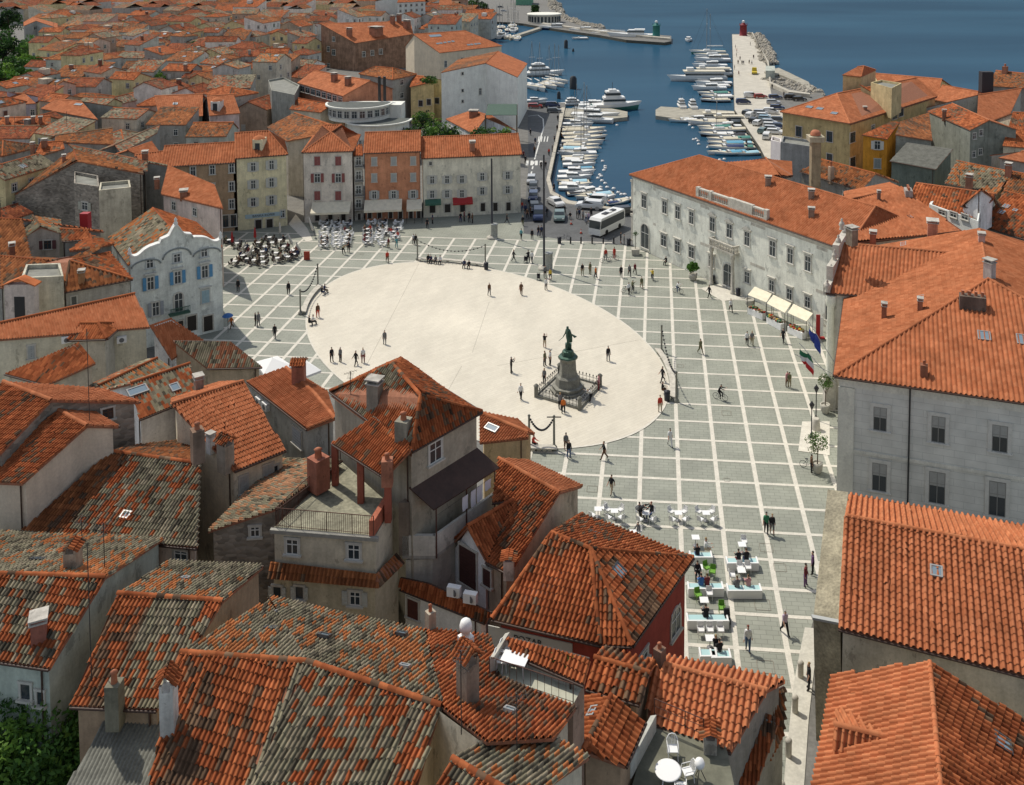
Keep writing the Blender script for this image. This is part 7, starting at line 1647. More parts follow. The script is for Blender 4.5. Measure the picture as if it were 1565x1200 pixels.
# yellow pick-up on the pier
p = P(1153,113,.03); r = empty('truck', p, 'small yellow loader truck parked on the lighthouse pier', 'truck', None, math.radians(80)); yl = mat('truck_yellow', (.50,.38,.04), .5)
mb = MB(); mb.box((-.9,0,.5), 3.2, 1.9, .5, yl); mb.obj('flatbed', None, V(0,0,0)).parent = r
mb = MB(); mb.box((1.4,0,.4), 1.6, 1.9, 1.8, yl, top=.85); mb.obj('cab', None, V(0,0,0)).parent = r
for x in (-1.6, 1.4):
    for y in (-.95,.7): mb = MB(); mb.tube([V(x,y,.4), V(x,y+.25,.4)], .4, BK, 10); mb.obj('wheel', None, V(0,0,0)).parent = r
# bus
fl2, fr2 = P(897,361,.03), P(920,364,.03); rr_ = P(955,346.5,.03); dv_ = (rr_-fr2); dv_.z = 0; dv_.normalize(); fc = (fl2+fr2)/2; BLn = 8.0
c = fc+dv_*BLn/2; r = empty('bus', V(c.x,c.y,.03), 'white coach with dark wraparound windows turning at the edge of the square', 'bus', None, math.atan2(-dv_.y, -dv_.x))
bw = mat('bus_white', (.66,.66,.63), .3, spec=.6); 
def part(nm, mb): o = mb.obj(nm, None, V(0,0,0)); o.parent = r; return o
mb = MB(); Wb = 2.35
prof = [(-BLn/2,.35),(-BLn/2,2.9),(-BLn/2+.15,3.1),(BLn/2-.5,3.15),(BLn/2-.15,2.7),(BLn/2,1.4),(BLn/2,.35)]
vs = [(x, s*Wb/2*(1 if z < 2.95 else .95), z) for x, z in prof for s in (-1, 1)]; n = len(prof)
mb.quads(vs, [(2*i, 2*i+1, 2*i+3, 2*i+2) for i in range(n-1)]+[(2*n-2, 2*n-1, 1, 0)], bw); mb.quads(vs, [tuple(2*i for i in range(n))[::-1]], bw); mb.quads(vs, [tuple(2*i+1 for i in range(n))], bw); part('body', mb)
mb = MB()
for s in (-1, 1):
    a = [V(-BLn/2+.3, s*(Wb/2+.015), 1.5), V(BLn/2-.1, s*(Wb/2+.015), 1.45), V(BLn/2-.4, s*(Wb/2+.015), 2.75), V(-BLn/2+.3, s*(Wb/2+.015), 2.75)]; mb.poly(a if s < 0 else a[::-1], glass())
mb.poly([V(BLn/2+.02,-Wb/2+.08,1.45), V(BLn/2+.02,Wb/2-.08,1.45), V(BLn/2-.12,Wb/2-.1,2.75), V(BLn/2-.12,-Wb/2+.1,2.75)], glass()); part('windows', mb)
mb = MB()
for x in (-1.8, .6): mb.box((x,0,3.13), 1.2, .8, .14, BK)
mb.box((-.5,0,3.13), .9, .9, .18, bw); part('roof_hatch', mb)
for x in (-BLn/2+1.8, BLn/2-2.0):
    for s in (-1, 1): mb = MB(); mb.tube([V(x,s*(Wb/2-.3),.48), V(x,s*(Wb/2+.02),.48)], .48, mat('tyre_rubber', (.015,.015,.015), .8), 14); part('wheel', mb)
mb = MB()
for s in (-1, 1): mb.tube([V(BLn/2-.1,s*1.1,2.7), V(BLn/2+.4,s*1.35,2.5), V(BLn/2+.4,s*1.35,2.0)], .06, BK, 5)
part('mirror', mb)
for s in (-1, 1): mb = MB(); mb.obox((BLn/2, s*.85-.2, .7), (.05,0,0), (0,.4,0), (0,0,.2), mat('lamp_glass', (.7,.7,.65), .1)); part('headlight', mb)
# ================================================================ furniture prototypes (local meshes)
def chair_mesh(m_, kind='cafe'):
    mb = MB()
    for x in (-.2,.2):
        for y in (-.2,.2): mb.tube([V(x,y,0), V(x,y,.44)], .018, m_, 4)
    seat = MB(); seat.box((0,0,.43), .46, .46, .04 if kind == 'cafe' else .1, m_)
    bk = MB(); 
    for x in (-.2,.2): bk.tube([V(x,.2,.44), V(x*.95,.27,.88)], .03, m_, 4)
    for z in ((.55,.65,.75,.85) if kind == 'cafe' else (.5,.56,.62,.68,.74,.8,.86)): bk.obox((-.2,.2+.16*(z-.44),z-.03), (.4,0,0), (0,.015,0), (0,0,.06 if kind != 'cafe' else .035), m_)
    if kind != 'cafe':
        for x in (-.24,.24): bk.tube([V(x,.22,.62), V(x,-.2,.62), V(x,-.2,.42)], .02, m_, 4)
    return [('leg_frame', mb.mesh('leg_frame')), ('seat', seat.mesh('seat')), ('backrest', bk.mesh('backrest'))]
def table_mesh(m_, rd=True, r=.33):
    a = MB(); a.lathe((0,0,0), [(.24,0),(.24,.03),(.03,.05),(.03,.7)], mat('table_leg_grey', (.3,.3,.3), .4, .5), 8)
    t = MB(); t.lathe((0,0,.70), [(r,0),(r,.03),(.01,.031)], m_, 18) if rd else t.box((0,0,.70), r*1.9, r*1.9, .035, m_)
    return [('pedestal', a.mesh('pedestal')), ('tabletop', t.mesh('tabletop'))]
def make(parts, name, p, rz, label, cat, group, s=1):
    r = empty(name, p, label, cat, group, rz); r.scale = (s,)*3
    for n_, me in parts: o = bpy.data.objects.new(n_, me); COL.objects.link(o); o.parent = r
    return r
wp = mat('white_plastic', (.72,.72,.70), .4); dkw = mat('dark_wicker', (.075,.06,.05), .8); grn = mat('lime_plastic', (.15,.33,.05), .4); cy = mat('turquoise_cushion', (.36,.54,.54), .8)
CH_W, CH_D = chair_mesh(wp, 'wick'), chair_mesh(dkw, 'wick'); TB_R, TB_S = table_mesh(wp), table_mesh(wp, False, .33); TB_D = table_mesh(mat('dark_top', (.08,.06,.05), .5))
PZ = .05
def setat(px, py, n, chairs, table, cn, tn, where, grp, a0=0, rad=.72, people=0):
    p = P(px, py, PZ); make(table, 'cafe_table', p, a0, '%s table %s' % (tn, where), 'table', grp[0])
    for i in range(n):
        a = a0+2*math.pi*i/n+.785; q = p+V(math.cos(a)*rad, math.sin(a)*rad, 0); make(chairs, 'cafe_chair', q, a-math.pi/2, '%s chair %s' % (cn, where), 'chair', grp[1])
        if i < people:
            c_ = hr.choice(('black','navy','grey','white','brown','maroon','beige','olive','black','jeans','red')); person(px, py, c_, hr.choice(('black','jeans','navy','grey','khaki')), 'sit', math.degrees(a-math.pi/2), hr.choice(list(HAIRS)), pos=V(q.x, q.y, PZ), where=where, group='people seated at the cafes')
WG = ('tables of the cafe below the red shutters','chairs of the cafe below the red shutters'); w1 = 'at the cafe below the red-shuttered townhouse'
for x, y in ((495,361),(495,367),(495,373),(495,379),(514,361),(514,367),(514,373),(514,379),(531,358),(533,364),(530,369),(529,375),(495,345),(513,345),(531,346),(498,353),(516,353)):
    setat(x, y, 4, CH_W, TB_R, 'white', 'round white', w1, WG, hr.uniform(0,.4), people=hr.choice((0,0,1,2)) if y > 350 else 1)
WG2 = ('tables of the cafe below the orange house','chairs of the cafe below the orange house'); w2 = 'at the cafe below the orange townhouse'
for x, y in ((562,356),(562,362),(562,368),(562,374),(581,357),(580,363),(578,369),(586,354),(590,360),(602,360),(604,366),(608,354),(568,345),(585,345),(609,345),(585,376)):
    setat(x, y, 4, CH_W, TB_R, 'white', 'round white', w2, WG2, hr.uniform(0,.4), people=hr.choice((0,1,2,2)))
WG3 = ('white tables of the dark wicker cafe','dark wicker chairs on the left'); w3 = 'at the wicker cafe beside the baroque house'
for x, y in ((372,385),(378,402),(388,404),(401,391),(401,399),(402,407),(422,393),(424,401),(447,389),(449,395),(440,399),(395,377),(416,377),(428,373),(412,369),(359,406),(371,397),(350,373),(362,378),(385,390),(434,383),(405,383)):
    setat(x, y, 4, CH_D, TB_S, 'dark wicker', 'square white', w3, WG3, hr.uniform(0,.3), people=hr.choice((0,1,1,2)))
WG4 = ('cafe tables before the red house','white cafe chairs before the red house')
for k, (x, y) in enumerate(((939,793),(987,796),(1036.5,796),(1079,796))):
    setat(x, y, 4, CH_W, TB_S, 'white', 'square white', ('leftmost in the front cafe row','second from left in the front cafe row','third from left in the front cafe row','rightmost in the front cafe row')[k], WG4, 0, .78, people=2 if k == 1 else 0)
setat(914, 790, 2, CH_W, TB_S, 'white', 'square white', 'half hidden behind the orange roof corner', WG4, 0)
setat(967, 826, 3, CH_W, TB_S, 'white', 'square white', 'behind the red house roof edge', WG4, 0, people=1)
person(978, 793, 'black', 'black', 'bend', 60, 'dark', where='serving at the second front cafe table')
def sofa(px, py, w, where, face=0, cush=True):
    p = P(px, py, PZ); r = empty('outdoor_sofa', p, 'white box sofa with turquoise cushion '+where, 'sofa', 'white outdoor sofas', face)
    def pt(nm, mb): o = mb.obj(nm, None, V(0,0,0)); o.parent = r
    mb = MB(); mb.box((0,0,0), w, .8, .36, wp); pt('base', mb); mb = MB(); mb.box((0,-.42,0), w+.04, .12, .66, wp); mb.box((-w/2,0,0), .12, .88, .6, wp); mb.box((w/2,0,0), .121, .88, .6, wp); pt('backrest', mb)
    if cush:
        for k in range(max(1, int(w/1.0))): mb = MB(); n_ = max(1, int(w/1.0)); mb.box((-w/2+w*(k+.5)/n_,.05,.38), w/n_-.1, .62, .12, cy); pt('cushion', mb)
    return p
for x, y, w_, wh in ((1071,858,1.7,'nearest the roof corner'),(1078,906,2.6,'behind the lime chairs'),(1081,955,2.9,'facing the coffee table'),(1134,867,2.4,'upper of the right-hand pair'),(1137,909,2.5,'lower of the right-hand pair'),(1082,1009,1.1,'left of the nearest pair'),(1101,1011,1.3,'right of the nearest pair')):
    p = sofa(x, y, w_, wh)
for x, y, tb, wh in ((1063,834,TB_S,'by the sofa nearest the roof corner'),(1068,880,TB_S,'by the lime chairs'),(1076,931,TB_S,'before the long sofa'),(1085,990,TB_S,'between the three chairs and the nearest sofas'),(1134,845,TB_S,'before the upper right-hand sofa'),(1133,885,TB_S,'before the lower right-hand sofa')): make(tb, 'cafe_table', P(x,y,PZ), 0, 'white table '+wh, 'table', WG4[0])
for x, y, f, wh in ((1071,972,0,'left of three facing the nearest sofas'),(1085,972,0,'middle of three facing the nearest sofas'),(1101,972,0,'right of three facing the nearest sofas'),(1137,836,0,'behind the upper right table'),(1131,876,0,'left of the pair between the sofas'),(1143,876,0,'right of the pair between the sofas'),(1119,888,1.5,'at the left side of the lower right table'),(1084,916,0,'beside the lime chair')): make(CH_W, 'cafe_chair', P(x,y,PZ), f, 'white chair '+wh, 'chair', WG4[1])
LG = chair_mesh(grn, 'wick')
for x, y, wh in ((1089,882,'behind the second sofa'),(1067,918,'behind the white table'),(1103,938,'beside the black pushchair'),(1080,876,'next to the square table')): make(LG, 'lime_chair', P(x,y,PZ), hr.uniform(-.5,.5), 'lime green chair '+wh, 'chair', 'lime green chairs')
for x, y, t, b_, f, wh in ((1066,858,'black','jeans',180,'on the sofa nearest the roof corner'),(1078,848,'white','beige',90,'at the white table by the roof corner'),(1072,905,'blue','jeans',180,'on the second sofa'),(1081,905,'maroon','black',180,'at the right of the second sofa'),(1066,884,'black','black',0,'at the square table'),(1079,954,'black','black',180,'on the long sofa'),(1129,866,'black','maroon',180,'left on the upper right sofa'),(1141,866,'black','navy',180,'right on the upper right sofa'),(1127,908,'grey','black',180,'left on the lower right sofa'),(1144,906,'pink','beige',180,'right on the lower right sofa'),(1100,1008,'black','white',180,'on the nearest sofa'),(1094,1000,'black','white',160,'beside the nearest white table')):
    q = P(x, y, PZ); person(x, y, t, b_, 'sit', f, hr.choice(('dark','brown','fair')), pos=V(q.x, q.y+.1, PZ+.02), where=wh, group='people seated at the cafes')
# pushchairs and bicycles
def stroller(px, py, label):
    p = P(px, py, PZ); r = empty('pushchair', p, label, 'pushchair'); 
    def pt(nm, mb): o = mb.obj(nm, None, V(0,0,0)); o.parent = r
    mb = MB(); mb.tube([V(-.2,-.3,.15),V(-.22,.3,.95)], .02, BK, 4); mb.tube([V(.2,-.3,.15),V(.22,.3,.95)], .02, BK, 4); mb.tube([V(-.22,.3,.95),V(.22,.3,.95)], .02, BK, 4); mb.tube([V(-.2,.3,.15),V(-.2,-.1,.55)], .02, BK, 4); mb.tube([V(.2,.3,.15),V(.2,-.1,.55)], .02, BK, 4); pt('frame', mb)
    mb = MB(); mb.box((0,-.05,.35), .4, .6, .2, cloth('black')); mb.obox((-.2,.2,.45), (.4,0,0), (0,.1,.4), (0,-.3,.1), cloth('black')); pt('seat', mb)
    for x in (-.22,.22):
        for y in (-.3,.3): mb = MB(); mb.tube([V(x-.02,y,.14), V(x+.02,y,.14)], .14, BK, 10); pt('wheel', mb)
stroller(1111, 950, 'black pushchair standing at the end of the long white sofa'); stroller(803, 401, 'dark pushchair pushed along near the tall mast'); stroller(823, 428, 'pushchair parked at the rim of the oval by the tall mast')
person(807.5,401,'black','black','push',200,'brown')
def bicycle(px, py, rz, label, rider=None):
    p = P(px, py, PZ); r = empty('bicycle', p, label, 'bicycle', None, rz)
    def pt(nm, mb): o = mb.obj(nm, None, V(0,0,0)); o.parent = r
    for x in (-.52,.52):
        mb = MB(); mb.tube([V(x+.33*math.cos(a), 0, .34+.33*math.sin(a)) for a in [2*math.pi*k/14 for k in range(15)]], .025, BK, 5, caps=False)
        for k in range(8): a = math.pi*k/4; mb.tube([V(x,0,.34), V(x+.32*math.cos(a),0,.34+.32*math.sin(a))], .004, mat('spoke_steel', (.3,.3,.3), .3, .8), 3, caps=False)
        pt('wheel', mb)
    fm_ = mat('bike_frame', (.15,.16,.18), .4, .4); mb = MB()
    for a, b in (((-.52,.34),(-.05,.32)),((-.05,.32),(-.18,.78)),((-.18,.78),(-.52,.34)),((-.16,.72),(.38,.8)),((-.05,.32),(.38,.76)),((.52,.34),(.36,.95))): mb.tube([V(a[0],0,a[1]), V(b[0],0,b[1])], .02, fm_, 5)
    pt('frame', mb); mb = MB(); mb.tube([V(.3,-.26,1.0), V(.37,0,.97), V(.3,.26,1.0)], .016, BK, 5); pt('handlebar', mb); mb = MB(); mb.box((-.2,0,.86), .26, .15, .06, BK); pt('saddle', mb)
    if rider:
        d = V(math.cos(rz), math.sin(rz), 0); q = p-d*.18; person(px, py, rider[0], rider[1], 'bike', math.degrees(rz)+90, 'dark', pos=V(q.x,q.y,PZ-.0), size=.93, extra=' a bicycle')
bicycle(925,401,.3,'bicycle held by the left of two red-clad people',None); person(925.7,397.5,'red','grey','stand',20); bicycle(938,398,.2,'bicycle of the right of two red-clad people'); person(939,395.5,'red','red','stand',320)
bicycle(958,447,.4,'bicycle wheeled by a white-clad person beyond the oval'); person(961,450,'white','black','walk',340); bicycle(967,446,1.2,'bicycle ridden next to the white-clad person',('olive','black'))
bicycle(997,428,1.7,'small bicycle ridden by a child in yellow',('yellow','black')); bicycle(1036,448,-.6,'bicycle ridden in front of the palace windows',('white','jeans')); bicycle(1101,611,-.5,'bicycle ridden across the right half of the square',('black','black'))
bicycle(1236,716,-.4,'dark bicycle leaning beside the lower potted tree'); bicycle(864,367,.2,'small bicycle by the iron bollards')
person(1240,722,'brown','black','stand',90,where='beside the lower potted tree')
for x, y, t, b_, f in ((472,497,'black','black',100),(478,496,'white','black',120),(492,451,'black','navy',140),(496,448,'navy','black',140),(654.5,401,'black','black',10),(658.5,401.5,'navy','black',5),(666,402.5,'grey','black',0),(673,403,'white','black',350),(710,409,'navy','black',350),(717,410,'black','black',350),(1018,404,'black','black',320),(815,683,'red','black',60),(1012,601,'black','brown',90),(1061,415,'maroon','black',0),(871.4,334,'black','grey',0)):
    q = P(x, y, .08); person(x, y, t, b_, 'sit', f, 'dark', pos=V(q.x, q.y, .06), where={1018:'on the step of the palace',871.4:'on a low stone by the bus',1061:'beside the big pot at the palace'}.get(x))
# ================================================================ benches and festoon posts round the oval
def ang_of(px, py):
    q = P(px, py, 0)-EC; return math.atan2(q.dot(e2)/18.27, q.dot(e1)/30.28)
stn = STONE()
for (a, b), lab in ((((642,403),(741,411)),'far'),(((493,441),(469,482)),'left'),(((999,538),(1019,610)),'right'),(((808,684),(847,687)),'front')):
    ta, tb = ang_of(*a), ang_of(*b)
    if tb-ta > math.pi: tb -= 2*math.pi
    if ta-tb > math.pi: ta -= 2*math.pi
    root = empty('stone_bench', ell((ta+tb)/2, 1.015), 'long curved stone bench along the %s rim of the oval' % lab, 'bench', None)
    N_ = 14; mb = MB(); lg = MB()
    for i in range(N_):
        t0, t1 = ta+(tb-ta)*i/N_, ta+(tb-ta)*(i+1)/N_
        q = [ell(t0,1.0,.38), ell(t1,1.0,.38), ell(t1,1.03,.38), ell(t0,1.03,.38)]; mb.prism(q, .12, stn)
        if i % 3 == 0: c_ = ell(t0+.01,1.015,.05); lg.box(tuple(c_), .35, .35, .33, stn)
    mb.obj('seat', root); lg.obj('support', root)
    tops = []
    for t in (ta, tb):
        q = ell(t, 1.035 if lab != 'front' else 1.0); pr = empty('festoon_post', V(q.x,q.y,.05), '%s stone-footed post at the %s end of the %s bench' % ('slim', 'one' if t == ta else 'other', lab), 'post', 'posts carrying the garlands'); pm_ = mat('post_grey', (.20,.20,.17), .6, noise=.2)
        mb = MB(); mb.lathe((q.x,q.y,.05), [(.32,0),(.3,.25),(.16,.35),(.12,.5),(.10,3.2),(.16,3.25),(.06,3.4)], pm_, 8); mb.obj('pole', pr)
        if lab == 'front' and t == tb: mb = MB(); mb.tube([V(q.x-.7,q.y,3.25), V(q.x+.7,q.y,3.25)], .06, DARK(), 5); mb.obj('lamp_arm', pr)
        tops.append(V(q.x,q.y,3.2))
    mb = MB(); pts = [tops[0]+(tops[1]-tops[0])*k/18-V(0,0,1.3*(1-(k/9-1)**2)) for k in range(19)]; mb.tube(pts, .03, BK, 4)
    for k in range(1,18,1): mb.lathe((pts[k].x,pts[k].y,pts[k].z-.12), [(.02,0),(.12,.06),(.12,.16),(.02,.22)], BK, 6)
    tag(mb.obj('garland', None, tops[0]), 'sagging dark garland hung between the two posts of the %s bench' % lab, 'garland')
# ================================================================ masts, poster columns, bollards, cones
for (x, y, H_, lab) in ((831.5,411,17.2,'tall black flag mast beside the poster column at the oval rim'),(752,364,13.2,'slim dark flag mast standing before the long cream townhouse')):
    p = P(x, y, .05); r = empty('flag_mast', p, lab, 'mast'); mb = MB(); mb.lathe(tuple(p), [(.35,0),(.3,.5),(.17,.6),(.13,H_),(.16,H_+.1),(.02,H_+.3)], BK, 8); mb.obj('pole', r); mb = MB(); mb.lathe(tuple(p), [(.9,0),(.9,.25),(.6,.3),(.5,.45)], stn, 10); mb.obj('foot', r)
for x, y, H_, lab in ((839,412,2.7,'pale poster column beside the tall black mast'),(755.5,364,2.5,'pale poster column beside the slim far mast')):
    p = P(x, y, .05); r = empty('poster_column', p, lab, 'column'); mb = MB(); mb.lathe(tuple(p), [(.55,0),(.55,H_*.9),(.62,H_*.92),(.62,H_*.97),(.3,H_)], mat('poster_grey', (.33,.34,.32), .7, noise=.3, scale=2, noise2=.3), 14); mb.obj('drum', r)
for i, x in enumerate((872,888,905,922,938)):
    p = P(x, 372.3, .05); mb = MB(); mb.lathe(tuple(p), [(.13,0),(.13,.9),(.17,.93),(.1,1.08),(.02,1.12)], BK, 8); tag(mb.obj('iron_bollard', None, p), '%s black iron bollard in the row closing off the harbour road' % ('leftmost','second','third','fourth','rightmost')[i], 'bollard', 'iron bollards')
for x, y, lab in ((855,372,'dark litter bin at the left end of the iron bollards'),(961,374.5,'dark litter bin by the palace corner'),(743,412,'dark litter bin at the end of the far arc bench'),(1019.5,612,'dark litter bin at the end of the right arc bench'),(1089,432,'dark litter bin left of the palace doorway'),(1128,452,'dark litter bin right of the palace doorway')):
    p = P(x, y, .05); r = empty('litter_bin', p, lab, 'bin'); mb = MB(); mb.lathe(tuple(p), [(.3,0),(.34,.9),(.28,.92)], BK, 10); mb.obj('body', r); mb = MB(); mb.lathe((p.x,p.y,p.z+.95), [(.36,0),(.36,.08),(.05,.18)], BK, 10); mb.obj('lid', r)
for x, y, lab in ((873,343,'far one of the two red and white traffic cones'),(888,357,'near one of the two red and white traffic cones')):
    p = P(x, y, .05); r = empty('traffic_cone', p, lab, 'cone'); mb = MB(); mb.lathe(tuple(p), [(.2,0),(.13,.35),(.12,.36)], mat('cone_red', (.5,.08,.04), .5), 10); mb.lathe((p.x,p.y,p.z+.36), [(.12,0),(.08,.2)], WHITE(), 10); mb.lathe((p.x,p.y,p.z+.56), [(.08,0),(.03,.2)], mat('cone_red', (.5,.08,.04), .5), 10); mb.obj('cone', r); mb = MB(); mb.box(tuple(p), .5, .5, .05, BK); mb.obj('foot', r)
for i, (x, y) in enumerate(((1223.5,1034),(1215,1088),(1205,1155),(1194,1222))):
    p = P(x, y, .06); mb = MB(); mb.lathe(tuple(p), [(.2,0),(.2,.9),(.22,.95),(.2,1.02),(.12,1.12),(.02,1.15)], stn, 12); tag(mb.obj('stone_bollard', None, p), '%s pale stone bollard along the white walkway' % ('farthest','second farthest','third farthest','nearest, cut by the picture edge,')[i], 'bollard', 'stone bollards')
# ================================================================ monument
mp_ = P(868,598,.08); r = empty('monument', mp_, 'bronze statue of a violinist on a tall grey stone pedestal in the oval', 'monument')
ps = mat('pedestal_stone', (.22,.215,.18), .85, noise=.4, scale=1.4, noise2=.2); bz_ = mat('green_bronze', (.05,.10,.075), .5, .5, noise=.4, scale=3)
def lathe4(mb, c, prof, mt, n=8): mb.lathe(c, prof, mt, n, smooth=False)
mb = MB(); lathe4(mb, tuple(mp_), [(2.0,0),(2.0,.35),(1.7,.36),(1.8,.75),(1.4,.8),(1.3,1.7),(1.05,1.9),(.92,2.4),(.86,3.5),(1.05,3.7),(1.1,3.9)], ps); mb.obj('pedestal', r)
mb = MB(); lathe4(mb, (mp_.x,mp_.y,mp_.z+3.9), [(1.1,0),(1.05,.12),(.72,.2),(.62,.7),(.5,.75)], bz_); mb.obj('bronze_plinth', r)
b, hm, _ = proto('stroll'); o = bpy.data.objects.new('statue', b.copy()); COL.objects.link(o); o.data.materials.clear(); [o.data.materials.append(bz_) for _ in range(6)]; o.parent = r; o.location = (0,0,4.68); o.scale = (1.55,)*3; o.rotation_euler = (0,0,math.radians(-60))
mb = MB(); c_ = V(0,0,4.68); mb.tube([V(.1,.1,6.9),V(.25,.18,6.2),V(.32,.2,5.5)], [.16,.24,.18], bz_, 8); mb.tube([V(-.45,-.3,6.3),V(-1.0,-.7,6.0)], .03, bz_, 5); mb.tube([V(.45,-.2,6.5),V(.75,-.35,6.3),V(.95,-.4,6.35)], [.06,.14,.05], bz_, 6); mb.box((.05,.35,4.68), .7, .5, .55, bz_); o = mb.obj('coat_and_violin', None, V(0,0,0)); o.parent = r
cor = [P(819.5,606,.08), P(886,626,.08), P(917,590,.08), P(855,573,.08)]
fr_ = empty('monument_fence', cor[0], 'low ornamental iron fence on a stone kerb round the monument', 'fence'); kb_ = MB(); pk = MB()
for i in range(4):
    a, b_ = cor[i], cor[(i+1)%4]; d = (b_-a); L_ = d.length; d.normalize(); kb_.obox(a-d.cross(V(0,0,1))*.12, d*L_, d.cross(V(0,0,1))*.24, V(0,0,.25+.002*i), ps)
    pk.tube([a+V(0,0,.75), b_+V(0,0,.75)], .025, BK, 4); pk.tube([a+V(0,0,.4), b_+V(0,0,.4)], .025, BK, 4)
    n = int(L_/.42)
    for k in range(n+1): q = a+d*(L_*k/n)+V(0,0,.25); pk.tube([q, q+V(0,0,.62)], .022, BK, 4); pk.lathe((q.x,q.y,q.z+.6), [(.02,0),(.09,.08),(.02,.26)], BK, 5)
    po = MB(); po.box((a.x,a.y,a.z), .42, .42, 1.15, ps); po.lathe((a.x,a.y,a.z+1.15), [(.3,0),(.28,.1),(.05,.3)], ps, 8); po.obj('post', fr_)
kb_.obj('kerb', fr_); pk.obj('railing', fr_)
kf = MB(); kf.prism([c+V(0,0,.02) for c in cor], .08, mat('monument_floor', (.40,.38,.32), .8, noise=.2)); kf.obj('paved_floor', fr_)
# ================================================================ market stalls, pots, parasols
for k, cs in enumerate((((1153.5,438),(1179.6,449),(1171,462),(1142.8,450.6)),((1182,450.6),(1209.5,463.6),(1199.5,478),(1172,463.6)),((1212.6,464.4),(1242.5,479),(1232.5,491),(1204,478)))):
    q = [P(x, y, 3.0 if i < 2 else 2.5) for i, (x, y) in enumerate(cs)]; r = empty('market_stall', V(q[3].x,q[3].y,.05), ('left','middle','right')[k]+' market stall under a cream awning against the palace', 'stall', 'market stalls')
    mb = MB(); mb.quads([tuple(p) for p in q]+[(p.x,p.y,p.z-.06) for p in q], [(0,3,2,1),(4,5,6,7),(0,1,5,4),(1,2,6,5),(2,3,7,6),(3,0,4,7)], cream_canvas); mb.obj('awning', r)
    
    for p in q: mb = MB(); mb.tube([V(p.x,p.y,.05), p], .035, DARK(), 5); mb.obj('post', r)
    a, b_ = q[3], q[2]; d = V(b_.x-a.x, b_.y-a.y, 0); n_ = V(-d.y, d.x, 0).normalized(); mb = MB(); mb.obox(V(a.x,a.y,.05)-n_*.3+d*.08, d*.8, n_*.9, V(0,0,.85), WHITE()); mb.obj('counter', r)
    gd = MB()
    for i in range(46): t, s = hr.random(), hr.random(); p = V(a.x,a.y,.9)-n_*(.25-.75*s)+d*(.1+t*.76); gd.box((p.x,p.y,.9), .25, .2, hr.uniform(.08,.3), cloth(hr.choice(('olive','brown','red','green','yellow','khaki','beige'))))
    gd.obj('goods', r)
def leafcrown(name, c, R_, n, ls, mt, parent=None, sq=.85, seed=1, clumps=22, origin=None):
    rg = np.random.default_rng(seed); cc = rg.normal(0, 1, (clumps, 3)); cc /= np.linalg.norm(cc, axis=1)[:, None]; cc *= rg.uniform(.35, .85, (clumps, 1)); cr_ = rg.uniform(.22, .42, clumps)
    k = rg.integers(0, clumps, n); d = rg.normal(0, 1, (n, 3)); d /= np.linalg.norm(d, axis=1)[:, None]; pos = cc[k]+d*(cr_[k]*rg.uniform(.55, 1.0, n)**.5)[:, None]
    pos *= np.array([R_, R_, R_*sq]); pos += np.array(tuple(c)); u = rg.normal(0, 1, (n, 3)); u /= np.linalg.norm(u, axis=1)[:, None]; w_ = np.cross(u, rg.normal(0, 1, (n, 3))); w_ /= np.linalg.norm(w_, axis=1)[:, None]; s = (ls*rg.uniform(.6, 1.3, n))[:, None]
    vs = np.stack([pos-u*s, pos+w_*s*.5, pos+u*s, pos-w_*s*.5], 1).reshape(-1, 3); mb = MB(); mi = rg.integers(0, len(mt), clumps)[k]; q = np.arange(n*4).reshape(-1, 4)
    for j, m_ in enumerate(mt):
        sel = mi == j
        if sel.any(): idx = q[sel]; mb.quads(vs[idx.reshape(-1)], np.arange(idx.size).reshape(-1, 4), m_)
    return mb.obj(name, parent)
def leafmat(n, c):
    if n in MATS: return MATS[n]
    m, N, L, b = nmat(n); b.inputs['Base Color'].default_value = (*c, 1); b.inputs['Roughness'].default_value = .6; b.inputs['Specular IOR Level'].default_value = .2
    t = N.new('ShaderNodeBsdfTranslucent'); t.inputs[0].default_value = (c[0]*1.4, c[1]*1.5, c[2], 1); mx = N.new('ShaderNodeMixShader'); mx.inputs[0].default_value = .25; L.new(b.outputs[0], mx.inputs[1]); L.new(t.outputs[0], mx.inputs[2]); L.new(mx.outputs[0], N['Material Output'].inputs[0]); MATS[n] = m; return m
LV = [leafmat('leaf_dark', (.04,.095,.022)), leafmat('leaf_mid', (.07,.15,.03)), leafmat('leaf_light', (.13,.23,.04))]; LD = [leafmat('leaf_deep', (.014,.032,.016)), leafmat('leaf_dark', (.03,.068,.018))]
bark = mat('bark', (.09,.065,.045), .9, noise=.3, scale=5)
def tree(c, h_, R_, label, n=2500, ls=.2, mts=LV, seed=1, sq=.85, name='tree', clumps=24):
    r = empty(name, c, label, 'tree'); mb = MB(); top = c+V(0,0,h_*.62); mb.tube([c, c+V(.05*h_,0,h_*.3), top], [R_*.09, R_*.07, R_*.04], bark, 7)
    for k in range(6): a = k*1.05; mb.tube([c+V(.04*h_,0,h_*(.3+.05*k)), c+V(math.cos(a)*R_*.6, math.sin(a)*R_*.6, h_*(.5+.06*k))], [R_*.04, R_*.015], bark, 5)
    mb.obj('trunk', r); leafcrown('crown', c+V(0,0,h_-R_*sq), R_, n, ls, mts, r, sq, seed, clumps); return r
g0 = P(48,1150,9.0); tree(V(g0.x,g0.y,0), 12.6, 3.3, 'big bright green leafy tree filling the bottom left corner', 15000, .15, LV, 3, .9, clumps=70)
g0 = P(-18,1175,8); tree(V(g0.x,g0.y,0), 11.0, 2.5, 'second leafy tree at the bottom left edge', 7000, .15, LV, 13, .9, clumps=40)
g0 = P(95,1180,8); tree(V(g0.x,g0.y,0), 10.6, 2.2, 'lower leafy tree beside the grey sheet roof', 6500, .15, LV, 15, .9, clumps=40)
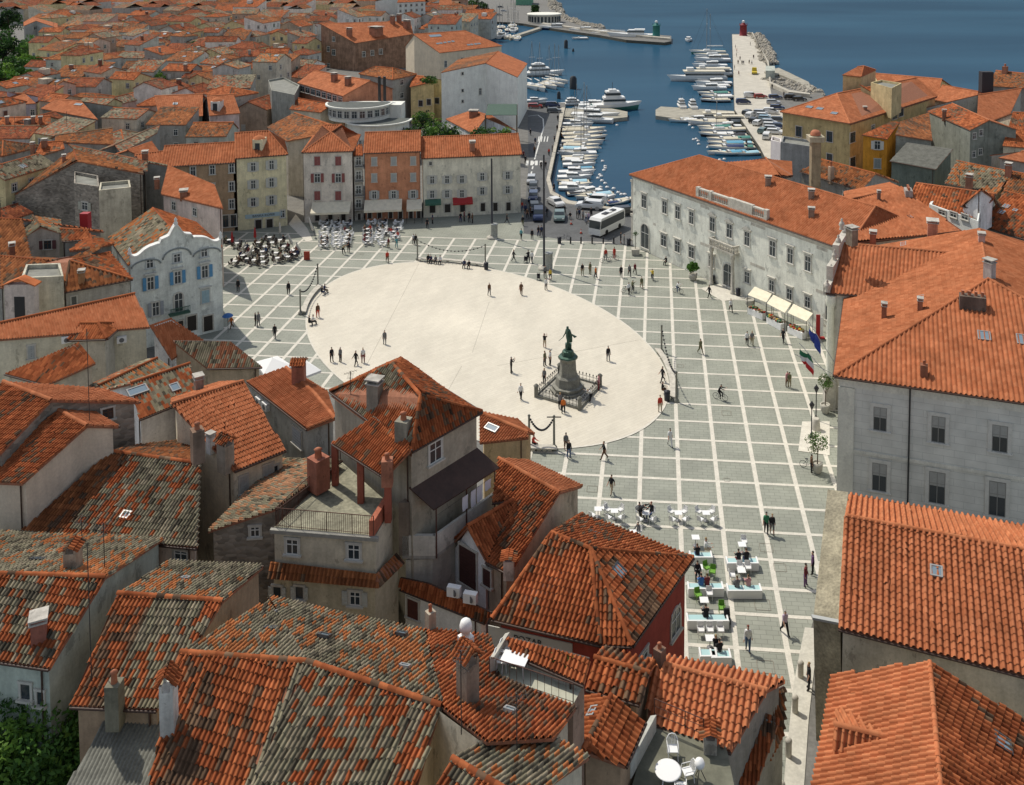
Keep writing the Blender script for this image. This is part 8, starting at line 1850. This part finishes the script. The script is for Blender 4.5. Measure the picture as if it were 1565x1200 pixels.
for i, (x, y, h_, R_, mts) in enumerate(((12,45,18,7,LD),(2,75,16,8,LD),(28,70,13,8,LV),(50,75,12,7,LV),(20,95,11,6,LV),(50,90,10,6,LV),(8,110,10,6,LV),(34,108,9,5,LV))):
    p = P(x, y, 8); tree(V(p.x,p.y,0), h_, R_, ('tall dark cypress-like tree','dark dense tree','broad mid-green tree','rounded green tree','leafy bright tree','low bushy tree','small green tree','lowest shrub-like tree')[i]+' in the grove at the upper left corner', 2600, .55, mts, 30+i)
for i, (x, y, h_, R_) in enumerate(((716,14,9,6),(728,10,10,6),(738,14,8,5),(818,14,6,4),(658,4,9,5))): p = P(x, y, 3); tree(V(p.x,p.y,0), h_, R_, 'dark round tree on the far waterfront %s' % ('left of the group','middle of the group','right of the group','beside the green house','above the grey blocks')[i], 900, .7, LD, 50+i)
for i, (x, y, h_, R_) in enumerate(((640,192,9,2.6),(650,188,9.6,2.6),(662,196,8.6,3),(676,200,8,3),(690,201,7.6,2.6),(655,206,8,2.4),(735,203,8,2.4),(752,208,8,2.8),(772,208,8,2.6),(628,205,7.8,2.2))): p = P(x, y, 6); tree(V(p.x,p.y,0), h_, R_, 'garden shrub %s around the lawn behind the cream townhouse' % ('first','second','third','fourth','fifth','sixth','seventh','eighth','ninth','tenth')[i], 700, .28, LV+LD, 70+i, name='garden_tree')
for i, (x, y) in enumerate(((395,100),(300,70),(247,120),(352,128),(190,40),(120,70),(430,62),(215,78),(333,28),(96,118))): p = P(x, y, 8); tree(V(p.x,p.y,0), 10.5, 2.6, 'small green tree among the roofs of the old town', 420, .4, LV+LD, 120+i, name='courtyard_tree')
p = P(658,122,12.5); leafcrown('x', V(p.x,p.y,12.6), 2.6, 900, .25, LV+LD, None, .5, 5); o = bpy.data.objects['x']; o.name = 'terrace_plants'; tag(o, 'planting on the roof terrace of the yellow house', 'plants', kind='stuff')
def pot(p, r_, h_, kind='round'):
    mb = MB()
    if kind == 'round': mb.lathe(tuple(p), [(r_*.6,0),(r_*.95,h_*.35),(r_,h_*.75),(r_*1.05,h_),(r_*.85,h_),(r_*.8,h_*.85)], mat('concrete_pot', (.42,.40,.34), .9, noise=.2, scale=2), 14)
    else: mb.box(tuple(p), r_*1.8, r_*1.8, h_, mat('concrete_pot', (.42,.40,.34), .9, noise=.2, scale=2), top=1.15)
    return mb
for x, y, R_, lab, h_ in ((1261,631,.95,'potted tree with thin crown beside the upper town hall lamp',4.2),(1249,722,1.15,'potted olive-like tree with dark bicycle at its foot',4.0)):
    p = P(x, y, .06); r = empty('potted_tree', p, lab, 'plant'); pot(p, .5, .95).obj('pot', r); mb = MB(); mb.tube([p+V(0,0,.8), p+V(.03,0,2.4)], .05, bark, 6)
    for k in range(5): a = k*1.3; mb.tube([p+V(0,0,1.9+.1*k), p+V(math.cos(a)*R_*.5, math.sin(a)*R_*.5, 2.9)], .02, bark, 4)
    mb.obj('trunk', r); leafcrown('crown', p+V(0,0,h_-R_*.9), R_, 650, .10, [leafmat('leaf_olive', (.09,.12,.045)), LV[1]], r, .95, int(x))
for x, y, lab, kd in ((1146,468,'big round concrete pot at the left end of the market stalls','round'),(1059,428,'big round concrete pot with a palm plant at the palace','palm'),(971,389,'square concrete pot with a bare trunk at the palace corner','sq')):
    p = P(x, y, .06); r = empty('plant_pot', p, lab, 'pot'); pot(p, .62, .95, 'round' if kd != 'sq' else 'sq').obj('pot', r)
    if kd == 'palm': leafcrown('foliage', p+V(0,0,2.0), .9, 300, .28, [LV[1]], r, .9, 4)
    if kd == 'sq': mb = MB(); mb.tube([p+V(0,0,.8), p+V(0,0,3.4)], .05, bark, 6); mb.obj('trunk', r); leafcrown('foliage', p+V(0,0,3.3), .45, 160, .1, [LV[0]], r, 1, 6)
for x, y, lab in ((1247,642,'upper of two black lanterns beside the town hall'),(1240,669,'lower of two black lanterns beside the town hall')):
    p = P(x, y, .06); r = empty('street_lamp', p, lab, 'lamp'); mb = MB(); mb.lathe(tuple(p), [(.2,0),(.14,.4),(.06,.5),(.05,2.9),(.1,3.0)], BK, 8); mb.obj('pole', r); mb = MB(); mb.lathe((p.x,p.y,p.z+3.0), [(.1,0),(.24,.35),(.28,.4),(.1,.65),(.03,.8)], BK, 8); mb.obj('lantern', r)
p = P(1247,656,.06); mb = MB(); mb.lathe(tuple(p), [(.45,0),(.4,.6),(.35,1.1),(.3,1.15)], stn, 12); tag(mb.obj('stone_block', None, p), 'pale round stone block at the head of the white entrance slab', 'stone block')
# open white parasols
for k, cs in enumerate((((390,553),(424,544),(449,560),(403,572)),((443,559),(467,550),(491,566),(465,576)))):
    q = [P(x, y, 2.6) for x, y in cs]; c_ = sum(q, V(0,0,0))/4; r = empty('parasol', V(c_.x,c_.y,.05), 'open square white parasol, %s of the pair below the baroque house' % ('left','right')[k], 'parasol', 'open white parasols'); m_ = mat('white_canvas', (.72,.72,.70), .8)
    mb = MB(); ap = c_+V(0,0,.75)
    for i in range(4): mb.poly([q[i], q[(i+1)%4], ap], m_); mb.poly([q[(i+1)%4], q[i], q[i]-V(0,0,.25), q[(i+1)%4]-V(0,0,.25)], m_)
    mb.obj('canopy', r); mb = MB(); mb.tube([V(c_.x,c_.y,.05), ap], .04, BK, 6); mb.obj('pole', r)
# closed parasols
for x, y, h_, tilt, col, lab in ((355,378,2.6,0,'red','left one of the two closed red parasols'),(390,371,2.6,0,'red','right one of the two closed red parasols'),(366,389,2.6,.45,'cream','leftmost tilted closed cream parasol of the wicker cafe'),(374,399,2.8,.5,'cream','second tilted closed cream parasol of the wicker cafe'),(428,363,2.6,0,'cream','upright closed cream parasol at the bank entrance'),(450,382,2.9,-.35,'cream','tilted closed cream parasol right of the wicker cafe'),(462,391,2.4,-.4,'cream','rightmost closed cream parasol of the wicker cafe'),(482,362,3.6,-.3,'cream','large closed cream parasol by the pale alley')):
    p = P(x, y, .05); r = empty('closed_parasol', p, lab, 'parasol', 'closed parasols'); m_ = red_canvas if col == 'red' else mat('pale_canvas', (.52,.50,.45), .9, noise=.15); d = V(math.sin(tilt), 0, math.cos(tilt)); mb = MB(); mb.tube([p, p+d*h_*.35], .03, BK, 5); mb.obj('pole', r)
    mb = MB(); mb.tube([p+d*h_*.3, p+d*h_*.38, p+d*h_*.7+V(tilt*.25,0,0), p+d*h_*.93, p+d*h_], [.05,.24,.17,.09,.02], m_, 7); mb.obj('folded_canopy', r)
p = P(348,482,2.3); r = empty('parasol', V(p.x,p.y,.05), 'small blue parasol at the corner of the baroque house', 'parasol'); mb = MB(); mb.lathe((p.x,p.y,2.2), [(.7,0),(.4,.25),(.02,.4)], cloth('blue'), 8, False); mb.obj('canopy', r); mb = MB(); mb.tube([V(p.x,p.y,.05), V(p.x,p.y,2.6)], .03, BK, 5); mb.obj('pole', r)
p = P(469,397,.05); r = empty('menu_board', p, 'upright red board standing at the right end of the wicker cafe', 'board'); mb = MB(); mb.box(tuple(p), .9, .15, 1.3, mat('red_board', (.35,.05,.03), .6)); mb.obj('panel', r); mb = MB(); mb.box((p.x,p.y+.3,p.z), .7, .5, .1, BK); mb.obj('foot', r)
# ================================================================ flags on the town hall
def PD(px, py, Y): d = ray(px, py); return C0+d*(Y/d.y)
FLG = ((PD(1277,586,82),PD(1221,524,84),((.02,.12,.06),(.6,.6,.6),(.5,.03,.03)),(1221,524,1243,555),'green, white and red flag hanging from the lower town hall pole'),
       (PD(1279,560,84),PD(1236,492,86),((.03,.05,.25),(.03,.05,.25),(.03,.06,.28)),None,'blue flag hanging from the upper town hall pole'),
       (PD(1279,575,84),PD(1214,541,84),None,None,'bare thin flagpole slanting from the town hall front'))
for a, b_, cs, _, lab in FLG:
    r = empty('flagpole', a, lab, 'flag'); mb = MB(); mb.tube([a, b_], .03, mat('mast_alu', (.35,.35,.34), .4, .4), 5); mb.obj('pole', r)
    if cs:
        N_ = 9
        for k in range(3):
            mb = MB(); vs = []
            for j in range(N_+1):
                t = j/N_
                for s in (k/3, (k+1)/3):
                    q = b_+(a-b_)*(.04+.30*t)-V(0,0,.15+s*1.8+.25*math.sin(t*5+s*3))+V(.3*s-.15*math.sin(t*9+s*4), .12*math.sin(t*9+s*6)+s*.15, 0); vs.append(tuple(q))
            mb.quads(vs, [(2*j, 2*j+1, 2*j+3, 2*j+2) for j in range(N_)], mat('flag_'+hsh(cs[k]), cs[k], .8), smooth=True); mb.obj('stripe' if len(set(cs)) > 1 else 'cloth', r)
p = P(1253,517,.06); r = empty('banner', p, 'tall red and white advertising banner at the right end of the stalls', 'banner'); mb = MB(); mb.box((p.x-.25,p.y,p.z), .5, .1, 3.0, red_canvas); mb.obj('red_panel', r); mb = MB(); mb.box((p.x+.2,p.y,p.z+.3), .35, .09, 2.4, WHITE()); mb.obj('white_panel', r); mb = MB(); mb.box((p.x,p.y,p.z), 1.2, .6, .1, red_canvas); mb.obj('foot', r)
# ================================================================ things on the roof terraces
def plastic_chair(p, rz, label, s=1):
    mb = MB(); [mb.tube([V(x,y,0), V(x*.85,y*.85,.44)], .022, wp, 5) for x in (-.25,.25) for y in (-.25,.25)]; lg = mb.mesh('leg_frame')
    mb = MB(); mb.box((0,0,.42), .46, .46, .04, wp, top=1.05); st_ = mb.mesh('seat'); mb = MB()
    for k in range(6): x = -.18+k*.072; mb.tube([V(x,.22,.44), V(x*1.1,.33,.85-abs(x)*.3)], .018, wp, 5)
    mb.tube([V(-.25,.22,.46), V(-.27,.3,.7), V(-.16,.35,.88), V(0,.36,.93), V(.16,.35,.88), V(.27,.3,.7), V(.25,.22,.46)], .025, wp, 6)
    for x in (-.27,.27): mb.tube([V(x,.24,.64), V(x,-.2,.64), V(x,-.25,.42)], .022, wp, 5)
    return make([('leg_frame', lg), ('seat', st_), ('backrest', mb.mesh('backrest'))], 'plastic_chair', p, rz, label, 'chair', 'white plastic terrace chairs', s)
z = T_tab+.03
p = P(1021,1177,z+.72); r = empty('round_table', V(p.x,p.y,z), 'big round white plastic table on the lower roof terrace', 'table'); mb = MB(); mb.lathe((p.x,p.y,z+.68), [(.60,0),(.64,.02),(.64,.05),(.58,.06),(.01,.061)], wp, 28); mb.obj('tabletop', r); mb = MB(); [mb.tube([V(p.x+x*.35,p.y+y*.35,z), V(p.x+x*.2,p.y+y*.2,z+.7)], .03, wp, 6) for x in (-1,1) for y in (-1,1)]; mb.obj('leg_frame', r)
q = P(1028,1157,z); plastic_chair(q, 0, 'white slatted chair behind the big round table'); q = P(1051,1192,z); plastic_chair(q, -1.3, 'white slatted chair right of the big round table'); q = P(1040,1215,z); plastic_chair(q, 3.0, 'white slatted chair at the picture edge by the round table')
q = P(1069,1192,z); r = empty('kettle_grill', q, 'small white kettle grill right of the round table', 'grill'); mb = MB(); mb.lathe((q.x,q.y,z+.6), [(.05,0),(.22,.1),(.26,.25),(.2,.4),(.03,.48)], WHITE(), 14); mb.obj('bowl', r); mb = MB(); [mb.tube([V(q.x+.3*math.cos(a),q.y+.3*math.sin(a),z), V(q.x,q.y,z+.65)], .02, BK, 4) for a in (0,2.1,4.2)]; mb.obj('leg_frame', r)
z = zt+.03; q = P(787,1027,z); r = empty('sun_table', q, 'white plastic garden table on the sun terrace', 'table', None, -.3); mb = MB(); mb.box((0,0,.66), 1.25, .75, .05, wp); mb.obj('tabletop', None, V(0,0,0)).parent = r; mb = MB(); [mb.tube([V(x,y,0), V(x*.9,y*.9,.66)], .03, wp, 5) for x in (-.55,.55) for y in (-.3,.3)]; mb.obj('leg_frame', None, V(0,0,0)).parent = r
q = P(768,1022,z); plastic_chair(q, 1.4, 'white plastic chair folded against the parapet of the sun terrace'); q = P(776,1008,z); plastic_chair(q, 1.2, 'second white plastic chair at the back of the sun terrace')
for i, (x, y) in enumerate(((822,1016),(868,1032),(845,1024))):
    p = P(x, y, z); r = empty('planter', p, 'planter with green bush on the sun terrace, %s' % ('left','right','middle')[i], 'planter'); mb = MB(); mb.box(tuple(p), .9, .35, .3, plaster((.3,.15,.1))); mb.obj('trough', r); leafcrown('foliage', p+V(0,0,.55), .42, 260, .07, LV, r, .9, 90+i)
# laundry
pw, nn_, dd = LAUN
mb = MB(); a = V(pw[0].x,pw[0].y,12.35)-nn_*.12; b_ = V(pw[1].x,pw[1].y,12.35)-nn_*.12; mb.tube([a,b_], .012, BK, 4); tag(mb.obj('clothes_line', None, a), 'thin clothes line under the brown sheet roof', 'line')
for i, t in enumerate((.42,.56,.66,.80)):
    q = a+(b_-a)*t; w_ = (.55,.5,.55,.6)[i]; mb = MB(); vs = [tuple(q+dd*w_*u-V(0,0,v*(1.0,1.15,1.1,.7)[i])+nn_*(.04*math.sin(u*6+v*3))) for v in (0,.5,1) for u in (0,.33,.66,1)]
    mb.quads(vs, [(r_*4+k, r_*4+k+1, r_*4+k+5, r_*4+k+4) for r_ in range(2) for k in range(3)], mat('washed_linen', (.60,.58,.60), .9), smooth=True); tag(mb.obj('towel', None, q), '%s pale towel hanging on the clothes line' % ('first','second','third','fourth')[i], 'towel', 'laundry on the line')
# air-conditioning units and sign on walls
def ac(h, x, y, lab):
    r_ = hit(h, x, y, True)
    if not r_: return
    p, n, t, e = r_; mb = MB(); mb.obox(p-e*.42-V(0,0,.3), e*.84, n*.34, V(0,0,.6), WHITE()); c_ = p+n*.35
    mb.tube([c_, c_+n*.02], .22, mat('fan_grille', (.15,.15,.15), .6), 12); mb.obj('air_conditioner', h.root)
# ================================================================ extra low white house with air units, right of the terrace house
h = house('townhouse','low white-walled house with a narrow tiled lean-to and two air units','house',[([S(612,883,8.6),S(612,899,7.9),S(742,951,7.9),S(750,936,8.6),S(655,892,8.6)],'O')],plaster((.50,.50,.47),.15),3)
win(h,632,930,15,30,st='dark',shut='closed',sc=(.10,.035,.025))
for x, y in ((694,908),(719,918)):
    q = S(x, y, 8.7); mb = MB(); mb.box((q.x,q.y,q.z-.1), .85, .38, .62, WHITE(), rz=-.25); mb.tube([V(q.x+.02,q.y-.19,q.z+.2), V(q.x+.0,q.y-.21,q.z+.2)], .22, mat('fan_grille', (.15,.15,.15), .6), 12); mb.obj('air_conditioner', h.root)
for x, y in ((399,612),(409,620)): ac(H['mid10'], x, y, '')
for x, y in ((102,518),(186,518)): ac(H['mid12'], x, y, '')
r = hit(H['red'], 810, 985, True)
if r:
    p, n, t, e = r; rgt = V(-n.y, n.x, 0); mb = MB(); mb.obox(p-rgt*2.6-V(0,0,.6), rgt*5.2, n*.06, V(0,0,1.25), mat('sign_board', (.45,.44,.40), .7)); mb.obj('sign_board', H['red'].root)
    text_on(H['red'].root, 'POZAR', p+n*.1+V(0,0,.25)-rgt*.1, n, rgt, .55, DARK()); text_on(H['red'].root, 'REPORT   TAXI', p+n*.1-V(0,0,.25), n, rgt, .35, DARK())
# street floor darkening comes from the houses themselves; buildings at the far waterfront
h = house('waterfront_block','tall grey apartment block at the far waterfront','building',gable(S(610,-6,20),S(640,-8,20),.3,F=[(607,4),(651,2)],k='O'),plaster((.40,.42,.40),.15),0); 
for y in (9,17,25,33): winrow(h,(612,y),(645,y-2),5,3,4)
h = house('waterfront_house','narrow cream house with orange roof at the far waterfront','building',gable(S(672,0,14),S(690,-1,14),.4,F=[(670,9),(691,7)],k='N'),plaster((.48,.47,.40)),0); winrow(h,(674,18),(686,17),3,2.5,5); winrow(h,(674,28),(686,27),3,2.5,5)
h = house('waterfront_house','brown brick house beside the far waterfront trees','building',gable(S(694,-9,14),S(714,-10,14),.4,F=[(692,0),(716,-1)],k='W'),plaster((.28,.17,.12)),0); winrow(h,(697,8),(710,8),3,2.5,4)
h = house('waterfront_house','green-walled house at the far end of the waterfront','building',gable(S(790,-20,13),S(812,-20,13),.3,F=[(788,-10),(813,-10)],k='W'),plaster((.10,.22,.15),.15),0); winrow(h,(793,10),(809,10),4,2,4)
c0 = P(832,34,0); root = empty('round_pavilion', c0, 'low round white pavilion at the root of the breakwater', 'pavilion'); mb = MB(); mb.lathe(tuple(c0), [(9.5,0),(9.5,4.5),(10.3,4.6),(10.3,5.2),(9,5.3)], plaster((.50,.49,.43),.15), 24); mb.obj('wall', root)
mb = MB()
for k in range(14): a = math.pi+math.pi*(k+.5)/14; q = V(c0.x+9.55*math.cos(a), c0.y+9.55*math.sin(a), .6); mb.box(tuple(q), 1.2, .3, 3.2, glass(), rz=a+math.pi/2)
mb.obj('windows', root)
# ================================================================ labels: no two alike
def _fin():
    tops = [o for o in SC.objects if o.parent is None and o.get('label') and o.get('kind') not in ('structure',)]
    by = {}
    for o in tops: by.setdefault(o['label'].lower(), []).append(o)
    ORD = ['first','second','third','fourth','fifth','sixth','seventh','eighth','ninth','tenth','eleventh','twelfth']+['%dth' % k for k in range(13, 400)]
    for k in (21,31,41,51,61,71,81,91,101): ORD[k-1] = '%dst' % k
    for k in (22,32,42,52,62,72,82,92,102): ORD[k-1] = '%dnd' % k
    for k in (23,33,43,53,63,73,83,93,103): ORD[k-1] = '%drd' % k
    for l, os_ in by.items():
        if len(os_) < 2: continue
        os_.sort(key=lambda o: PR(wloc(o))[0]); n = len(os_)
        for i, o in enumerate(os_):
            o['label'] = o['label'] + (', leftmost of %d' % n if i == 0 else ', rightmost of %d' % n if i == n-1 else ', %s from left' % ORD[i])
    for o in tops:
        w_ = o['label'].split()
        if len(w_) > 16:
            d = [x for x in w_ if x not in ('the','a','an')]
            o['label'] = ' '.join(d[:16] if len(d) > 16 else d)
_fin()
